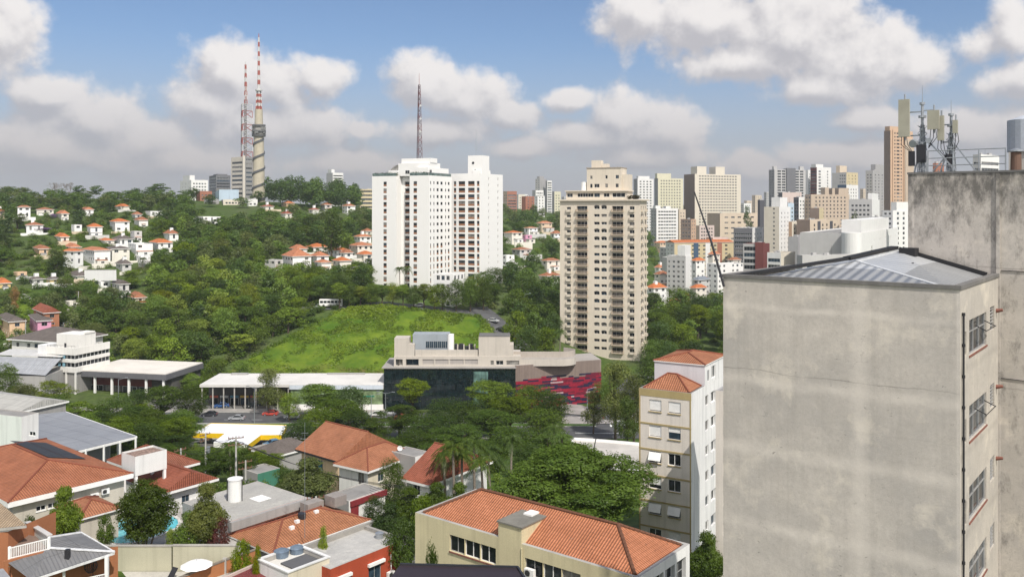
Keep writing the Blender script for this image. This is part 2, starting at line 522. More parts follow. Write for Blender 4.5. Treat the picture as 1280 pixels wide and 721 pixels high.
M_spandrel = mat_plain('brown_panel', (.30, .145, .075), .8, var=.2)
_wm = {}
def winmesh(w, h, kind, var):
    """window set in the x-z plane, facing -y, lower left corner at the origin; slots: frame, glass, blind"""
    key = (round(w, 2), round(h, 2), kind, var)
    if key in _wm: return _wm[key]
    mb = MB(); t = .055 if w < 4 else .08
    mb.face([(0, .05, 0), (w, .05, 0), (w, .05, h), (0, .05, h)], 1)
    fr = lambda x0, z0, x1, z1, y=-.0: mb.box((x0, y, z0), (x1, .049, z1), 0, 'k')
    fr(0, 0, w, t); fr(0, h - t, w, h); fr(0, t, t, h - t); fr(w - t, t, w, h - t)
    n = 1
    if kind == 'plain': n = 2 if w > .9 else 1
    if kind == 'ribbon': n = max(2, round(w / 1.5))
    if kind == 'curtainwall': n = max(2, round(w / 1.2))
    for i in range(1, n):
        x = w * i / n
        fr(x - t / 2, t, x + t / 2, h - t)
    if kind == 'curtainwall':
        k = max(2, round(h / 1.6))
        for i in range(1, k): fr(t, h * i / k - t / 2, w - t, h * i / k + t / 2, .01)
    if kind == 'spandrel':    # brown panel under the glass
        mb.box((t, -.01, t), (w - t, .05, h * .40), 2, 'k')
    if kind == 'shutter':     # roller blind let most of the way down
        b = h * (.1 + .25 * (var % 3))
        mb.box((t, .012, b), (w - t, .05, h - t), 2, 'k')
        k = int((h - b) / .12)
        for i in range(k): mb.box((t, .004, b + i * .12), (w - t, .013, b + i * .12 + .07), 2, 'k')
    me = mb.mesh('window', [M_frame if var % 2 else M_white_trim, G[(0, 0, 1, 2, 0, 3)[var % 6]], M_spandrel if kind == 'spandrel' else M_white_trim])
    _wm[key] = me
    return me

def facade(mb, O, U, W, z0, z1, ops, depth, mi=0, rmi=None):
    """wall from O along the unit vector U, W long, with real recesses; outward normal is U x Z"""
    O = Vector(O); U = Vector(U); N = U.cross(Vector((0, 0, 1)))
    rmi = mi if rmi is None else rmi
    P = lambda s, z, d=0.0: O + U * s + Vector((0, 0, z)) - N * d
    xs = sorted({0.0, W, *[round(o[0], 4) for o in ops], *[round(o[0] + o[2], 4) for o in ops]})
    zs = sorted({z0, z1, *[round(o[1], 4) for o in ops], *[round(o[1] + o[3], 4) for o in ops]})
    xs = [x for x in xs if -1e-6 <= x <= W + 1e-6]; zs = [z for z in zs if z0 - 1e-6 <= z <= z1 + 1e-6]
    rects = [(round(o[0], 4), round(o[1], 4), round(o[0] + o[2], 4), round(o[1] + o[3], 4)) for o in ops]
    for a, b in zip(xs, xs[1:]):
        col = [r for r in rects if r[0] <= (a + b) / 2 <= r[2]]
        run = None
        for c, d in zip(zs, zs[1:]):
            hole = any(r[1] <= (c + d) / 2 <= r[3] for r in col)
            if hole:
                if run is not None: mb.face([P(a, run), P(b, run), P(b, c), P(a, c)], mi); run = None
            elif run is None: run = c
        if run is not None: mb.face([P(a, run), P(b, run), P(b, zs[-1]), P(a, zs[-1])], mi)
    for (a, c, b, d) in rects:
        mb.face([P(a, c), P(b, c), P(b, c, depth), P(a, c, depth)], rmi)
        mb.face([P(a, d, depth), P(b, d, depth), P(b, d), P(a, d)], rmi)
        mb.face([P(a, c, depth), P(a, d, depth), P(a, d), P(a, c)], rmi)
        mb.face([P(b, c), P(b, d), P(b, d, depth), P(b, c, depth)], rmi)

def flat_top(mb, x0, y0, x1, y1, z, par=.7, th=.2, mi=0, rmi=1):
    """parapet and flat roof; outer walls end at z"""
    a = [(x0, y0), (x1, y0), (x1, y1), (x0, y1)]
    b = [(x0 + th, y0 + th), (x1 - th, y0 + th), (x1 - th, y1 - th), (x0 + th, y1 - th)]
    for i in range(4):
        j = (i + 1) % 4
        mb.face([(*a[i], z), (*a[j], z), (*b[j], z), (*b[i], z)], mi)
        mb.face([(*b[i], z), (*b[j], z), (*b[j], z - par), (*b[i], z - par)], mi)
    mb.face([(*p, z - par) for p in b], rmi)

def corner_dims(pxl, pxc, pxr, D, th, W=None, L=None):
    """lengths of the left-hand and right-hand faces from the three edges of a block seen corner on"""
    s, c = math.sin(th), math.cos(th)
    Xc = (pxc - HX) / FPX * D
    if W is None:
        u = (pxl - HX) / FPX; W = (u * D - Xc) / (-c - u * s)
    if L is None:
        u = (pxr - HX) / FPX; L = (u * D - Xc) / (s - u * c)
    return Xc, W, L
def corner_place(pxc, D, th, zb):
    return (((pxc - HX) / FPX * D, D, zb), math.pi / 2 - th)

def put_windows(root, side, ops, var0, L, W, limit, xoff=0.0):
    """window children of a block in its local frame; side R lies on y = 0, side L on x = 0"""
    lst = [(op, i) for i, op in enumerate(ops)]
    rest = MB()
    for k, (op, i) in enumerate(lst):
        s, z, w, h = op[:4]; kind = op[4] if len(op) > 4 else 'plain'; dep = op[5] if len(op) > 5 else .18
        var = rnd.randrange(6)
        me = winmesh(w, h, kind, var)
        if side == 'R': loc, rz = (s, dep - .06 + xoff, z), 0.0
        else: loc, rz = (dep - .06 + xoff, W - s, z), -math.pi / 2
        if k < limit:
            o = link('window', me, root, loc, rz)
        else:
            Mx = Matrix.Translation(loc) @ Matrix.Rotation(rz, 4, 'Z')
            for p in me.polygons:
                rest.face([Mx @ me.vertices[v].co for v in p.vertices], p.material_index)
    if rest.v:
        o = rest.build('window', [M_frame, G[0], M_white_trim], root); o['kind'] = 'stuff'

def grid(W, H, cols, fh, first, h, top=.6, kind='plain', dep=.18):
    """rows of openings: cols = list of (centre as a share of W, width)"""
    ops = []; z = first
    while z + h < H - top:
        for c, w in cols: ops.append((c * W - w / 2, z, w, h, kind, dep))
        z += fh
    return ops
def ribbons(W, H, fh, first, h, m=.5, top=.6):
    ops = []; z = first
    while z + h < H - top:
        ops.append((m, z, W - 2 * m, h, 'ribbon', .15)); z += fh
    return ops

def block(name, label, cat, pxl, pxc, pxr, ytop, D, th, mats, opsR=None, opsL=None, zb=None, W=None, L=None, group=None, par=.8, depth=.2, limit=45, wall='wall', H=None, noroof=False):
    """a building seen corner on; opsR / opsL are functions of (face length, height)"""
    th = R(th)
    Xc, W, L = corner_dims(pxl, pxc, pxr, D, th, W, L)
    if zb is None: zb = min(ground(Xc, D), ground(Xc + L * math.sin(th), D + L * math.cos(th)), ground(Xc - W * math.cos(th), D + W * math.sin(th))) - .5
    if H is None: H = at(pxc, ytop, D).z - zb
    loc, rz = corner_place(pxc, D, th, zb)
    root = thing(name, label, cat, loc, rz, group)
    oR = opsR(L, H) if opsR else []; oL = opsL(W, H) if opsL else []
    mb = MB()
    mR, mL = (mats[0], mats[1]) if isinstance(mats, tuple) else (mats, mats)
    facade(mb, (0, 0, 0), (1, 0, 0), L, 0, H, oR, depth, 0)
    facade(mb, (0, W, 0), (0, -1, 0), W, 0, H, oL, depth, 1)
    facade(mb, (L, 0, 0), (0, 1, 0), W, 0, H, [], depth, 1)
    facade(mb, (L, W, 0), (-1, 0, 0), L, 0, H, [], depth, 0)
    if not noroof: flat_top(mb, 0, 0, L, W, H, par, .25, 0, 2)
    mb.build(wall, [mR, mL, M_roof_flat], root)
    half = limit
    put_windows(root, 'R', oR, 0, L, W, half); put_windows(root, 'L', oL, 0, L, W, max(0, half))
    return root, W, L, H, zb

def grid(W, H, cols, fh, first, h, top=.6, kind='plain', dep=.18):
    """rows of openings: cols = list of (centre as a share of W, width)"""
    ops = []; z = first
    while z + h < H - top:
        for c, w in cols: ops.append((c * W - w / 2, z, w, h, kind, dep))
        z += fh
    return ops
def ribbons(W, H, fh, first, h, m=.5, top=.6):
    ops = []; z = first
    while z + h < H - top:
        ops.append((m, z, W - 2 * m, h, 'ribbon', .15)); z += fh
    return ops

def block(name, label, cat, pxl, pxc, pxr, ytop, D, th, mats, opsR=None, opsL=None, zb=None, W=None, L=None, group=None, par=.8, depth=.2, limit=45, wall='wall', H=None, noroof=False):
    """a building seen corner on; opsR / opsL are functions of (face length, height)"""
    th = R(th)
    Xc, W, L = corner_dims(pxl, pxc, pxr, D, th, W, L)
    if zb is None: zb = min(ground(Xc, D), ground(Xc + L * math.sin(th), D + L * math.cos(th)), ground(Xc - W * math.cos(th), D + W * math.sin(th))) - .5
    if H is None: H = at(pxc, ytop, D).z - zb
    loc, rz = corner_place(pxc, D, th, zb)
    root = thing(name, label, cat, loc, rz, group)
    oR = opsR(L, H) if opsR else []; oL = opsL(W, H) if opsL else []
    mb = MB()
    mR, mL = (mats[0], mats[1]) if isinstance(mats, tuple) else (mats, mats)
    facade(mb, (0, 0, 0), (1, 0, 0), L, 0, H, oR, depth, 0)
    facade(mb, (0, W, 0), (0, -1, 0), W, 0, H, oL, depth, 1)
    facade(mb, (L, 0, 0), (0, 1, 0), W, 0, H, [], depth, 1)
    facade(mb, (L, W, 0), (-1, 0, 0), L, 0, H, [], depth, 0)
    if not noroof: flat_top(mb, 0, 0, L, W, H, par, .25, 0, 2)
    mb.build(wall, [mR, mL, M_roof_flat], root)
    half = limit
    put_windows(root, 'R', oR, 0, L, W, half); put_windows(root, 'L', oL, 0, L, W, max(0, half))
    return root, W, L, H, zb

def cleanup_dims(root):
    for k in ('W', 'L', 'H'):
        if k in root: del root[k]

def hip_roof(L, W, z, rise, over=.5, fascia=.22, ridge_share=None, gable=False, axis=None):
    """roof over x 0..L, y 0..W; returns a mesh builder with slots tiles, fascia"""
    mb = MB(); x0, y0, x1, y1 = -over, -over, L + over, W + over
    lx, ly = x1 - x0, y1 - y0
    alongx = (lx >= ly) if axis is None else axis == 'x'
    if gable:
        if alongx: A, B = (x0, (y0 + y1) / 2, z + rise), (x1, (y0 + y1) / 2, z + rise)
        else: A, B = ((x0 + x1) / 2, y0, z + rise), ((x0 + x1) / 2, y1, z + rise)
    elif alongx:
        A = (x0 + ly / 2, (y0 + y1) / 2, z + rise); B = (x1 - ly / 2, (y0 + y1) / 2, z + rise)
    else:
        A = ((x0 + x1) / 2, y0 + lx / 2, z + rise); B = ((x0 + x1) / 2, y1 - lx / 2, z + rise)
    c = [Vector((x0, y0, z)), Vector((x1, y0, z)), Vector((x1, y1, z)), Vector((x0, y1, z))]
    A, B = Vector(A), Vector(B)
    def sl(e0, e1, pts):
        u = (e1 - e0).normalized(); n = u.cross((pts[-1] - e0)).normalized(); v = n.cross(u)
        mb.face(pts, 0, [((p - e0).dot(u), (p - e0).dot(v)) for p in pts])
    if alongx:
        sl(c[0], c[1], [c[0], c[1], B, A]); sl(c[2], c[3], [c[2], c[3], A, B])
        sl(c[1], c[2], [c[1], c[2], B]); sl(c[3], c[0], [c[3], c[0], A])
    else:
        sl(c[1], c[2], [c[1], c[2], B, A]); sl(c[3], c[0], [c[3], c[0], A, B])
        sl(c[0], c[1], [c[0], c[1], A]); sl(c[2], c[3], [c[2], c[3], B])
    dz = Vector((0, 0, -fascia))
    for i in range(4):
        a, b = c[i], c[(i + 1) % 4]
        mb.face([a + dz, b + dz, b, a], 1)
    mb.face([p + dz for p in c[::-1]], 1)
    return mb, c, A, B

def ridge_caps(root, c, A, B, mat, r=.14, gable=False):
    mb = MB()
    segs = [(A, B)]
    if not gable:
        da = [min(c, key=lambda p: (p - A).length)]
        near = sorted(c, key=lambda p: (p - A).length)[:2]; far = sorted(c, key=lambda p: (p - B).length)[:2]
        segs += [(A, p) for p in near] + [(B, p) for p in far]
    for a, b in segs:
        if (a - b).length > .3: mb.tube(a + Vector((0, 0, .03)), b + Vector((0, 0, .03)), r, n=6)
    mb.build('ridge_cap', mat, root)

M_hw = [M_white, mat_wall('warm_white', (.74, .70, .62), .15, .2), mat_wall('peach_paint', (.66, .46, .30), .15, .2), mat_wall('grey_white', (.56, .55, .53), .2, .25), mat_wall('beige_paint', (.60, .50, .37), .2, .25), mat_wall('yellow_paint', (.68, .52, .24), .15, .2), mat_wall('brick_wall', (.36, .16, .09), .2, .2), mat_wall('pink_paint', (.62, .30, .42), .12, .15)]
def house(label, pxl, pxc, pxr, yeave, ybase, th, wall=0, roof=None, rise=1.9, D=None, W=None, L=None, fl=3.0, gable=False, flat=False, cat='house', group=None, name='house', D0=250.0):
    """a house on the hillside; distance from where the land meets its foot in the photo"""
    if D is None: D = find_D(pxc, ybase, D0)
    tha = R(th)
    Xc, W, L = corner_dims(pxl, pxc, pxr, D, tha, W, L)
    W = max(4.0, min(W, 22)); L = max(4.0, min(L, 22))
    ztop = at(pxc, yeave, D).z
    zb = min(ground(Xc, D), ztop - 2.6, at(pxc, ybase, D).z) - .6
    H = ztop - zb
    loc, rz = corner_place(pxc, D, tha, zb)
    root = thing(name, label, cat, loc, rz, group)
    def wins(w):
        ops = []; nf = max(1, int((H - .8) / fl)); n = max(1, int(w / 3.2))
        for f in range(nf):
            z = H - (f + 1) * fl + 1.1
            if z < .3: continue
            for i in range(n):
                if rnd.random() < .12: continue
                ww = rnd.choice((1.2, 1.5, 1.8)); c = (i + .5) * w / n
                if f == nf - 1 and rnd.random() < .3: ops.append((c - .55, z - .9, 1.1, 2.2, 'plain', .16))
                else: ops.append((c - ww / 2, z, ww, 1.25, 'plain', .16))
        return ops
    oR, oL = wins(L), wins(W)
    mb = MB(); m = M_hw[wall] if isinstance(wall, int) else wall
    facade(mb, (0, 0, 0), (1, 0, 0), L, 0, H, oR, .2); facade(mb, (0, W, 0), (0, -1, 0), W, 0, H, oL, .2)
    facade(mb, (L, 0, 0), (0, 1, 0), W, 0, H, [], .2); facade(mb, (L, W, 0), (-1, 0, 0), L, 0, H, [], .2)
    if flat: flat_top(mb, 0, 0, L, W, H, .6, .2, 0, 1)
    mb.build('wall', [m, M_roof_flat], root)
    if not flat:
        rb, c, A, B = hip_roof(L, W, H, rise * rnd.uniform(.8, 1.15), .55, .2, gable=gable)
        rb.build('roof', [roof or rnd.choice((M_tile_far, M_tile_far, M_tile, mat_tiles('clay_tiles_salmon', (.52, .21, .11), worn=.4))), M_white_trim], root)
    put_windows(root, 'R', oR, 0, L, W, 40); put_windows(root, 'L', oL, 0, L, W, 40)
    q = rnd.random()
    if q < .6:       # lower wing with a terrace
        a, b, hh = rnd.uniform(.02, .3) * L, rnd.uniform(.55, .98) * L, max(1.2, H * rnd.uniform(.38, .55))
        wg = MB().box((a, -3.4, 0), (b, -.003, hh), 0, 'b').box((a - .15, -3.55, hh), (b + .15, -.003, hh + .18), 1).build('wing', [M_hw[rnd.choice((0, 0, 1, 3))], rnd.choice((M_roof_flat, M_tile_far))], root)
        link('window', winmesh(1.5, 1.1, 'plain', rnd.randrange(6)), wg, ((a + b) / 2 - .7, -3.46, hh - 1.6))
    if q > .35: MB().box((-3, -6.2, -2), (L + 3, -6.0, rnd.uniform(1.2, 2.4))).build('garden_wall', M_hw[rnd.choice((0, 1, 3, 4))], root)
    if q > .7: MB().box((L * .3, W * .3, H), (L * .3 + 1.6, W * .3 + 1.6, H + rise + 1.2)).build('water_tank', M_hw[0], root)
    return root, W, L, H

# ---------------------------------------------------------------- trees
LEAF = {
    'deep': mat_leaf('leaf_deep', (.020, .044, .006), (.080, .128, .013)),
    'green': mat_leaf('leaf_green', (.034, .070, .006), (.130, .190, .014)),
    'fresh': mat_leaf('leaf_fresh', (.062, .115, .006), (.205, .275, .015)),
    'lime': mat_leaf('leaf_lime', (.095, .145, .006), (.280, .310, .016)),
    'olive': mat_leaf('leaf_olive', (.055, .075, .018), (.165, .185, .040)),
    'purple': mat_leaf('leaf_purple', (.14, .07, .20), (.40, .20, .52)),
    'rusty': mat_leaf('leaf_rusty', (.14, .065, .018), (.36, .15, .035)),
    'wine': mat_leaf('leaf_wine', (.060, .020, .022), (.18, .060, .05)),
    'palm': mat_leaf('leaf_palm', (.036, .068, .010), (.115, .165, .026)),
}
M_bark = mat_plain('bark', (.085, .065, .048), .95, spec=.1, var=.35, scale=6)
M_bark_pale = mat_plain('pale_bark', (.20, .17, .14), .95, spec=.1, var=.3, scale=6)

def crown_mesh(seed, n_blob, n_leaf, leaf, shape, r_blob=(.16, .26), flat=.72):
    """leaf-sized faces on many small clumps spread through the crown; unit width 1, height 1, base at z 0"""
    r = random.Random(seed)
    blobs = []
    for i in range(n_blob):
        for _ in range(60):
            a = r.uniform(0, 2 * math.pi); q = math.sqrt(r.random())
            z = r.random()
            if shape == 'round': lim = math.sqrt(max(0, 1 - ((z - .45) / .55) ** 2)) * .40
            elif shape == 'umbrella': lim = .44 * (1 - max(0, (z - .55) / .5) ** 2) * (0.35 + .65 * smooth(.18, .6, z))
            elif shape == 'tall': lim = .34 * math.sin(math.pi * min(1, .12 + z * .88)) ** .6
            elif shape == 'conic': lim = .40 * (1 - z) + .05
            else: lim = .42 * (.55 + .45 * math.sin(z * 9 + seed)) * math.sqrt(max(.05, 1 - ((z - .45) / .6) ** 2))
            lim *= .8 + .35 * mnoise.noise(Vector((math.cos(a) * 1.4, math.sin(a) * 1.4, z * 2 + seed * 3.1)))
            q = .35 + .65 * q if r.random() < .75 else q
            x, y = q * lim * math.cos(a), q * lim * math.sin(a)
            rb = r.uniform(*r_blob) * (.75 + .5 * r.random())
            if all((x - b[0]) ** 2 + (y - b[1]) ** 2 + ((z - b[2]) * .8) ** 2 > (.5 * (rb + b[3])) ** 2 * .45 for b in blobs): break
        blobs.append((x, y, .06 + z * .86, rb, r.random()))
    V = []; Fc = []; T = []
    tot = sum(b[3] ** 2 for b in blobs)
    for (bx, by, bz, br, bt) in blobs:
        k = int(n_leaf * br * br / tot)
        for _ in range(k):
            d = Vector((r.gauss(0, 1), r.gauss(0, 1), r.gauss(.35, 1))).normalized()
            nn = mnoise.noise(Vector((bx, by, bz)) * 9 + d * 1.7)
            rr = br * (.62 + .5 * nn + .38 * r.random())
            if r.random() < .10: rr *= r.uniform(1.05, 1.35)
            p = Vector((bx, by, bz)) + Vector((d.x * rr, d.y * rr, d.z * rr * flat))
            n = (d + Vector((r.gauss(0, .55), r.gauss(0, .55), r.gauss(.35, .5)))).normalized()
            a = n.orthogonal().normalized(); ang = r.uniform(0, 6.28)
            a = Matrix.Rotation(ang, 3, n) @ a; b = n.cross(a)
            s = leaf * r.uniform(.6, 1.35)
            i = len(V)
            V += [p - a * s, p - b * s * .55 + n * s * .12, p + a * s, p + b * s * .55 + n * s * .12]
            Fc.append((i, i + 1, i + 2, i + 3))
            T.append(min(1, max(0, .22 + .42 * bt + .30 * r.random() + .25 * nn)))
    me = bpy.data.meshes.new('crown')
    me.from_pydata([tuple(v) for v in V], [], Fc)
    at_ = me.attributes.new('tint', 'FLOAT', 'FACE')
    at_.data.foreach_set('value', T)
    me.update()
    return me, blobs

def trunk_mesh(seed, blobs, h_trunk, crown_h, n_limb=6, r0=.035, mat=None, multi=1):
    """tapered trunk and limbs in units of crown width; crown starts at h_trunk"""
    r = random.Random(seed + 99); mb = MB()
    for mlt in range(multi):
        ox = 0 if multi == 1 else r.uniform(-.05, .05); oy = 0 if multi == 1 else r.uniform(-.05, .05)
        p = Vector((ox, oy, -.08)); rad = r0 / (1 if multi == 1 else 1.8)
        top = h_trunk + crown_h * .35
        lean = Vector((r.uniform(-.05, .05) + ox * 2.2, r.uniform(-.05, .05) + oy * 2.2, 0))
        joints = []
        for k in range(5):
            q = Vector((lean.x * (k + 1) / 5 + ox + r.uniform(-.012, .012), lean.y * (k + 1) / 5 + oy + r.uniform(-.012, .012), -.08 + (top + .08) * (k + 1) / 5))
            mb.tube(p, q, rad, rad * .86, 8, cap=False); rad *= .86; p = q; joints.append((q, rad))
        for b in r.sample(blobs, min(n_limb, len(blobs))):
            j, jr = joints[r.randrange(2, 5)]
            e = Vector((b[0], b[1], h_trunk + b[2] * crown_h)); m_ = j.lerp(e, .5) + Vector((r.uniform(-.03, .03), r.uniform(-.03, .03), -.02))
            mb.tube(j, m_, jr * .6, jr * .38, 6, cap=False); mb.tube(m_, e, jr * .38, jr * .12, 5, cap=False)
    return mb.mesh('trunk', mat or M_bark, smooth=True)

_protos = {}
def proto(kind, leafmat):
    key = (kind, leafmat)
    if key in _protos: return _protos[key]
    spec = {
        # kind: (seed, blobs, leaves, leaf size, shape, blob radii, flat, trunk h, crown h, limbs)
        'far_round': (1, 26, 2600, .026, 'round', (.13, .21), .75, .22, .85, 4),
        'far_ragged': (2, 24, 2400, .027, 'ragged', (.11, .20), .8, .25, .95, 4),
        'far_umbrella': (3, 30, 2800, .026, 'umbrella', (.10, .17), .55, .28, .62, 5),
        'far_tall': (4, 26, 2400, .028, 'tall', (.11, .18), .9, .3, 1.35, 4),
        'mid_round': (5, 44, 9000, .0155, 'round', (.10, .19), .75, .24, .82, 7),
        'mid_ragged': (6, 42, 8500, .016, 'ragged', (.09, .17), .8, .28, .9, 7),
        'mid_umbrella': (7, 50, 10000, .016, 'umbrella', (.09, .16), .66, .34, .55, 9),
        'mid_feather': (8, 56, 10000, .016, 'umbrella', (.08, .14), .6, .26, .76, 9),
        'near_round': (9, 70, 30000, .0165, 'round', (.10, .17), .85, .38, .72, 9),
        'near_ragged': (10, 66, 24000, .017, 'ragged', (.09, .16), .8, .30, .9, 10),
        'near_umbrella': (11, 170, 90000, .0085, 'umbrella', (.055, .11), .62, .22, .62, 16),
        'tiny_round': (1, 18, 1000, .042, 'round', (.15, .23), .75, .22, .85, 3),
        'tiny_ragged': (2, 18, 950, .043, 'ragged', (.13, .22), .8, .25, .95, 3),
        'tiny_umbrella': (3, 22, 1050, .041, 'umbrella', (.11, .19), .55, .28, .62, 3),
        'tiny_tall': (4, 18, 950, .044, 'tall', (.13, .2), .9, .3, 1.35, 3),
        'tiny_bush': (6, 9, 330, .075, 'round', (.22, .32), .9, .0, .9, 2),
        'bush': (12, 26, 9000, .020, 'round', (.13, .22), .85, .05, .85, 5),
    }[kind]
    seed, nb, nl, lf, shp, rb, fl, th_, ch, nlimb = spec
    me, blobs = crown_mesh(seed, nb, nl, lf, shp, rb, fl)
    me.materials.append(LEAF[leafmat])
    tm = trunk_mesh(seed, blobs, th_, ch, nlimb, mat=M_bark_pale if kind == 'near_round' else M_bark, multi=5 if kind == 'near_round' else 1)
    _protos[key] = (me, tm, th_, ch)
    return _protos[key]

def tree(x, y, w, h, kind, leafmat, label, group=None, name='tree', cat='tree', z=None, rz=None):
    """tree w metres wide and h metres high standing on the land"""
    me, tm, th_, ch = proto(kind, leafmat)
    z = ground(x, y) if z is None else z
    root = thing(name, label, cat, (x, y, z - .1), rnd.uniform(0, 6.28) if rz is None else rz, group)
    k = h / (th_ + ch)          # one unit of height in metres
    c = link('crown', me, root, (0, 0, th_ * k)); c.scale = (w, w, ch * k)
    t = link('trunk', tm, root); t.scale = (w, w, k)
    return root
def tree_px(px, ytop, D, wpx, kind, leafmat, label, group=None, name='tree', cat='tree', rz=None, hmin=3.0):
    """tree whose top shows at a height of the photo"""
    x = (px - HX) / FPX * D; zt = at(px, ytop, D).z; z = ground(x, D)
    return tree(x, D, wpx * D / FPX, max(hmin, zt - z + .3), kind, leafmat, label, group, name, cat, None, rz)

_palm = {}
def palm(x, y, h, label, group=None, fr=2.6, seed=0, z=None):
    root = thing('palm_tree', label, 'palm', (x, y, ground(x, y) - .1 if z is None else z), rnd.uniform(0, 6.28), group)
    r = random.Random(50 + seed)
    mb = MB(); p = Vector((0, 0, -.3)); rad = .20
    for k in range(8):
        q = Vector((.12 * math.sin(k * .7 + seed), .1 * math.cos(k * .5 + seed) - .1, h * (k + 1) / 8)); mb.tube(p, q, rad, rad * .96, 8, cap=False); p = q; rad *= .96
    mb.build('trunk', M_bark_pale, root, smooth=True)
    fb = MB()
    for i in range(26):
        a = i * 2.399 + r.uniform(-.2, .2); el = r.uniform(-.35, 1.15); ln = fr * r.uniform(.8, 1.1)
        base = p + Vector((0, 0, .1)); d = Vector((math.cos(a), math.sin(a), 0)); side = Vector((-math.sin(a), math.cos(a), 0))
        pts = []
        for s in range(13):
            t = s / 12
            pts.append(base + d * (ln * t * math.cos(el * (1 - .3 * t))) + Vector((0, 0, ln * (math.sin(el) * t - .85 * t * t))))
        for s in range(12):
            a0, a1 = pts[s], pts[s + 1]
            fb.beam(a0, a1, .03, .03)
            for sg in (-1, 1):
                for sub in (0, .5):
                    b0 = a0.lerp(a1, sub); lw = .62 * fr / 2.6 * math.sin(math.pi * min(1, (s + sub + 1.2) / 13.2)) ** .7
                    tip = b0 + side * sg * lw * .75 + d * lw * .45 + Vector((0, 0, -lw * r.uniform(.25, .75)))
                    e = (a1 - a0).normalized() * .05
                    fb.face([b0 - e, b0 + e, tip])
    me = fb.mesh('crown', LEAF['palm'])
    at_ = me.attributes.new('tint', 'FLOAT', 'FACE'); at_.data.foreach_set('value', [r.random() for _ in me.polygons])
    link('crown', me, root)
    return root

# ---------------------------------------------------------------- vehicles, people, poles
M_rubber = mat_plain('tyre_rubber', (.02, .02, .02), .9)
M_carglass = mat_glass('car_glass', (.015, .018, .02), .04)
M_lampglass = mat_plain('lamp_glass', (.6, .6, .58), .2)
M_redlamp = mat_plain('tail_lamp_red', (.35, .02, .02), .3)
_carpaint = {}
def paint(col):
    if col not in _carpaint:
        m, t, p = base_mat('car_paint')
        p.inputs['Base Color'].default_value = (*col, 1); p.inputs['Roughness'].default_value = .25
        p.inputs['Coat Weight'].default_value = .6
        nz = t.noise(t.node('ShaderNodeTexCoord').outputs['Object'], 3, 3)
        t.set(p.inputs['Roughness'], t.rng(nz, .3, .7, .2, .38))
        _carpaint[col] = m
    return _carpaint[col]
_carmesh = {}
def car(x, y, rz, col, label, group=None, kind='car', z=None):
    key = kind
    if key not in _carmesh:
        L, Wd, H, prof, glass = {
            'car': (4.2, 1.72, 1.48, [(0, .32), (0, .68), (.12, .80), (1.05, .92), (1.75, 1.44), (3.05, 1.48), (3.85, .98), (4.15, .92), (4.2, .55), (4.2, .32)], [(1.12, .95), (1.78, 1.39), (3.02, 1.43), (3.72, .99)]),
            'van': (4.9, 1.9, 2.1, [(0, .35), (0, .95), (.15, 1.05), (.75, 1.2), (1.35, 2.0), (1.6, 2.08), (4.8, 2.1), (4.9, 1.95), (4.9, .35)], [(.95, 1.3), (1.4, 1.92), (4.6, 1.95), (4.65, 1.3)]),
        }[kind]
        b = MB()
        n = len(prof); half = Wd / 2
        inset = lambda z: .0 if z < 1.0 else (.16 if kind == 'car' else .06) * min(1, (z - 1.0) / .4)
        P = lambda i, s: (prof[i][0] - L / 2, s * (half - inset(prof[i][1])), prof[i][1])
        for i in range(n):
            j = (i + 1) % n
            b.face([P(i, -1), P(j, -1), P(j, 1), P(i, 1)])
        b.face([P(i, -1) for i in range(n)][::-1]); b.face([P(i, 1) for i in range(n)])
        body = b.mesh('body', [M_white_trim])
        g = MB()
        for s in (-1, 1):
            q = [(gx - L / 2, s * (half - inset(gz) + .012), gz) for gx, gz in glass]
            g.face(q if s < 0 else q[::-1])
        side = g.mesh('side_window', M_carglass)
        gw = MB()
        k = 3
        for (i0, i1) in ((3, 4), (5, 6)) if kind == 'car' else ((3, 4),):
            a, c_ = Vector(P(i0, -1)), Vector(P(i1, -1)); nrm = Vector((c_.z - a.z, 0, -(c_.x - a.x))).normalized() * -.012
            if nrm.z < 0: nrm = -nrm
            q0 = a.lerp(c_, .1); q1 = a.lerp(c_, .92)
            gw.face([q0 + nrm + Vector((0, .12, 0)), Vector((q0.x, -q0.y, q0.z)) + nrm + Vector((0, -.12, 0)), Vector((q1.x, -q1.y, q1.z)) + nrm + Vector((0, -.1, 0)), q1 + nrm + Vector((0, .1, 0))])
        ws = gw.mesh('windscreen', M_carglass)
        t = MB(); t.tube((0, -.1, 0), (0, .1, 0), .32, n=16); t.tube((0, -.108, 0), (0, .108, 0), .19, n=12, mi=1)
        wheel = t.mesh('wheel', [M_rubber, M_steel])
        l = MB().box((-.03, -.2, -.08), (.03, .2, .08)).mesh('lamp', M_lampglass)
        l2 = MB().box((-.03, -.16, -.1), (.03, .16, .1)).mesh('lamp', M_redlamp)
        _carmesh[key] = (body, side, ws, wheel, l, l2, L, Wd)
    body, side, ws, wheel, l, l2, L, Wd = _carmesh[key]
    root = thing('parked_' + kind if group else kind, label, kind, (x, y, (ground(x, y) if z is None else z) + .06), rz, group)
    o = link('body', body, root); o.material_slots[0].link = 'OBJECT'; o.material_slots[0].material = paint(col)
    link('side_window', side, root); link('windscreen', ws, root)
    for sx in (-1, 1):
        for sy in (-1, 1):
            link('wheel', wheel, root, (sx * L * .31, sy * (Wd / 2 - .1), .32))
    for sy in (-1, 1):
        link('headlight', l, root, (-L / 2, sy * .58, .72)); link('tail_light', l2, root, (L / 2, sy * .62, .8))
    return root

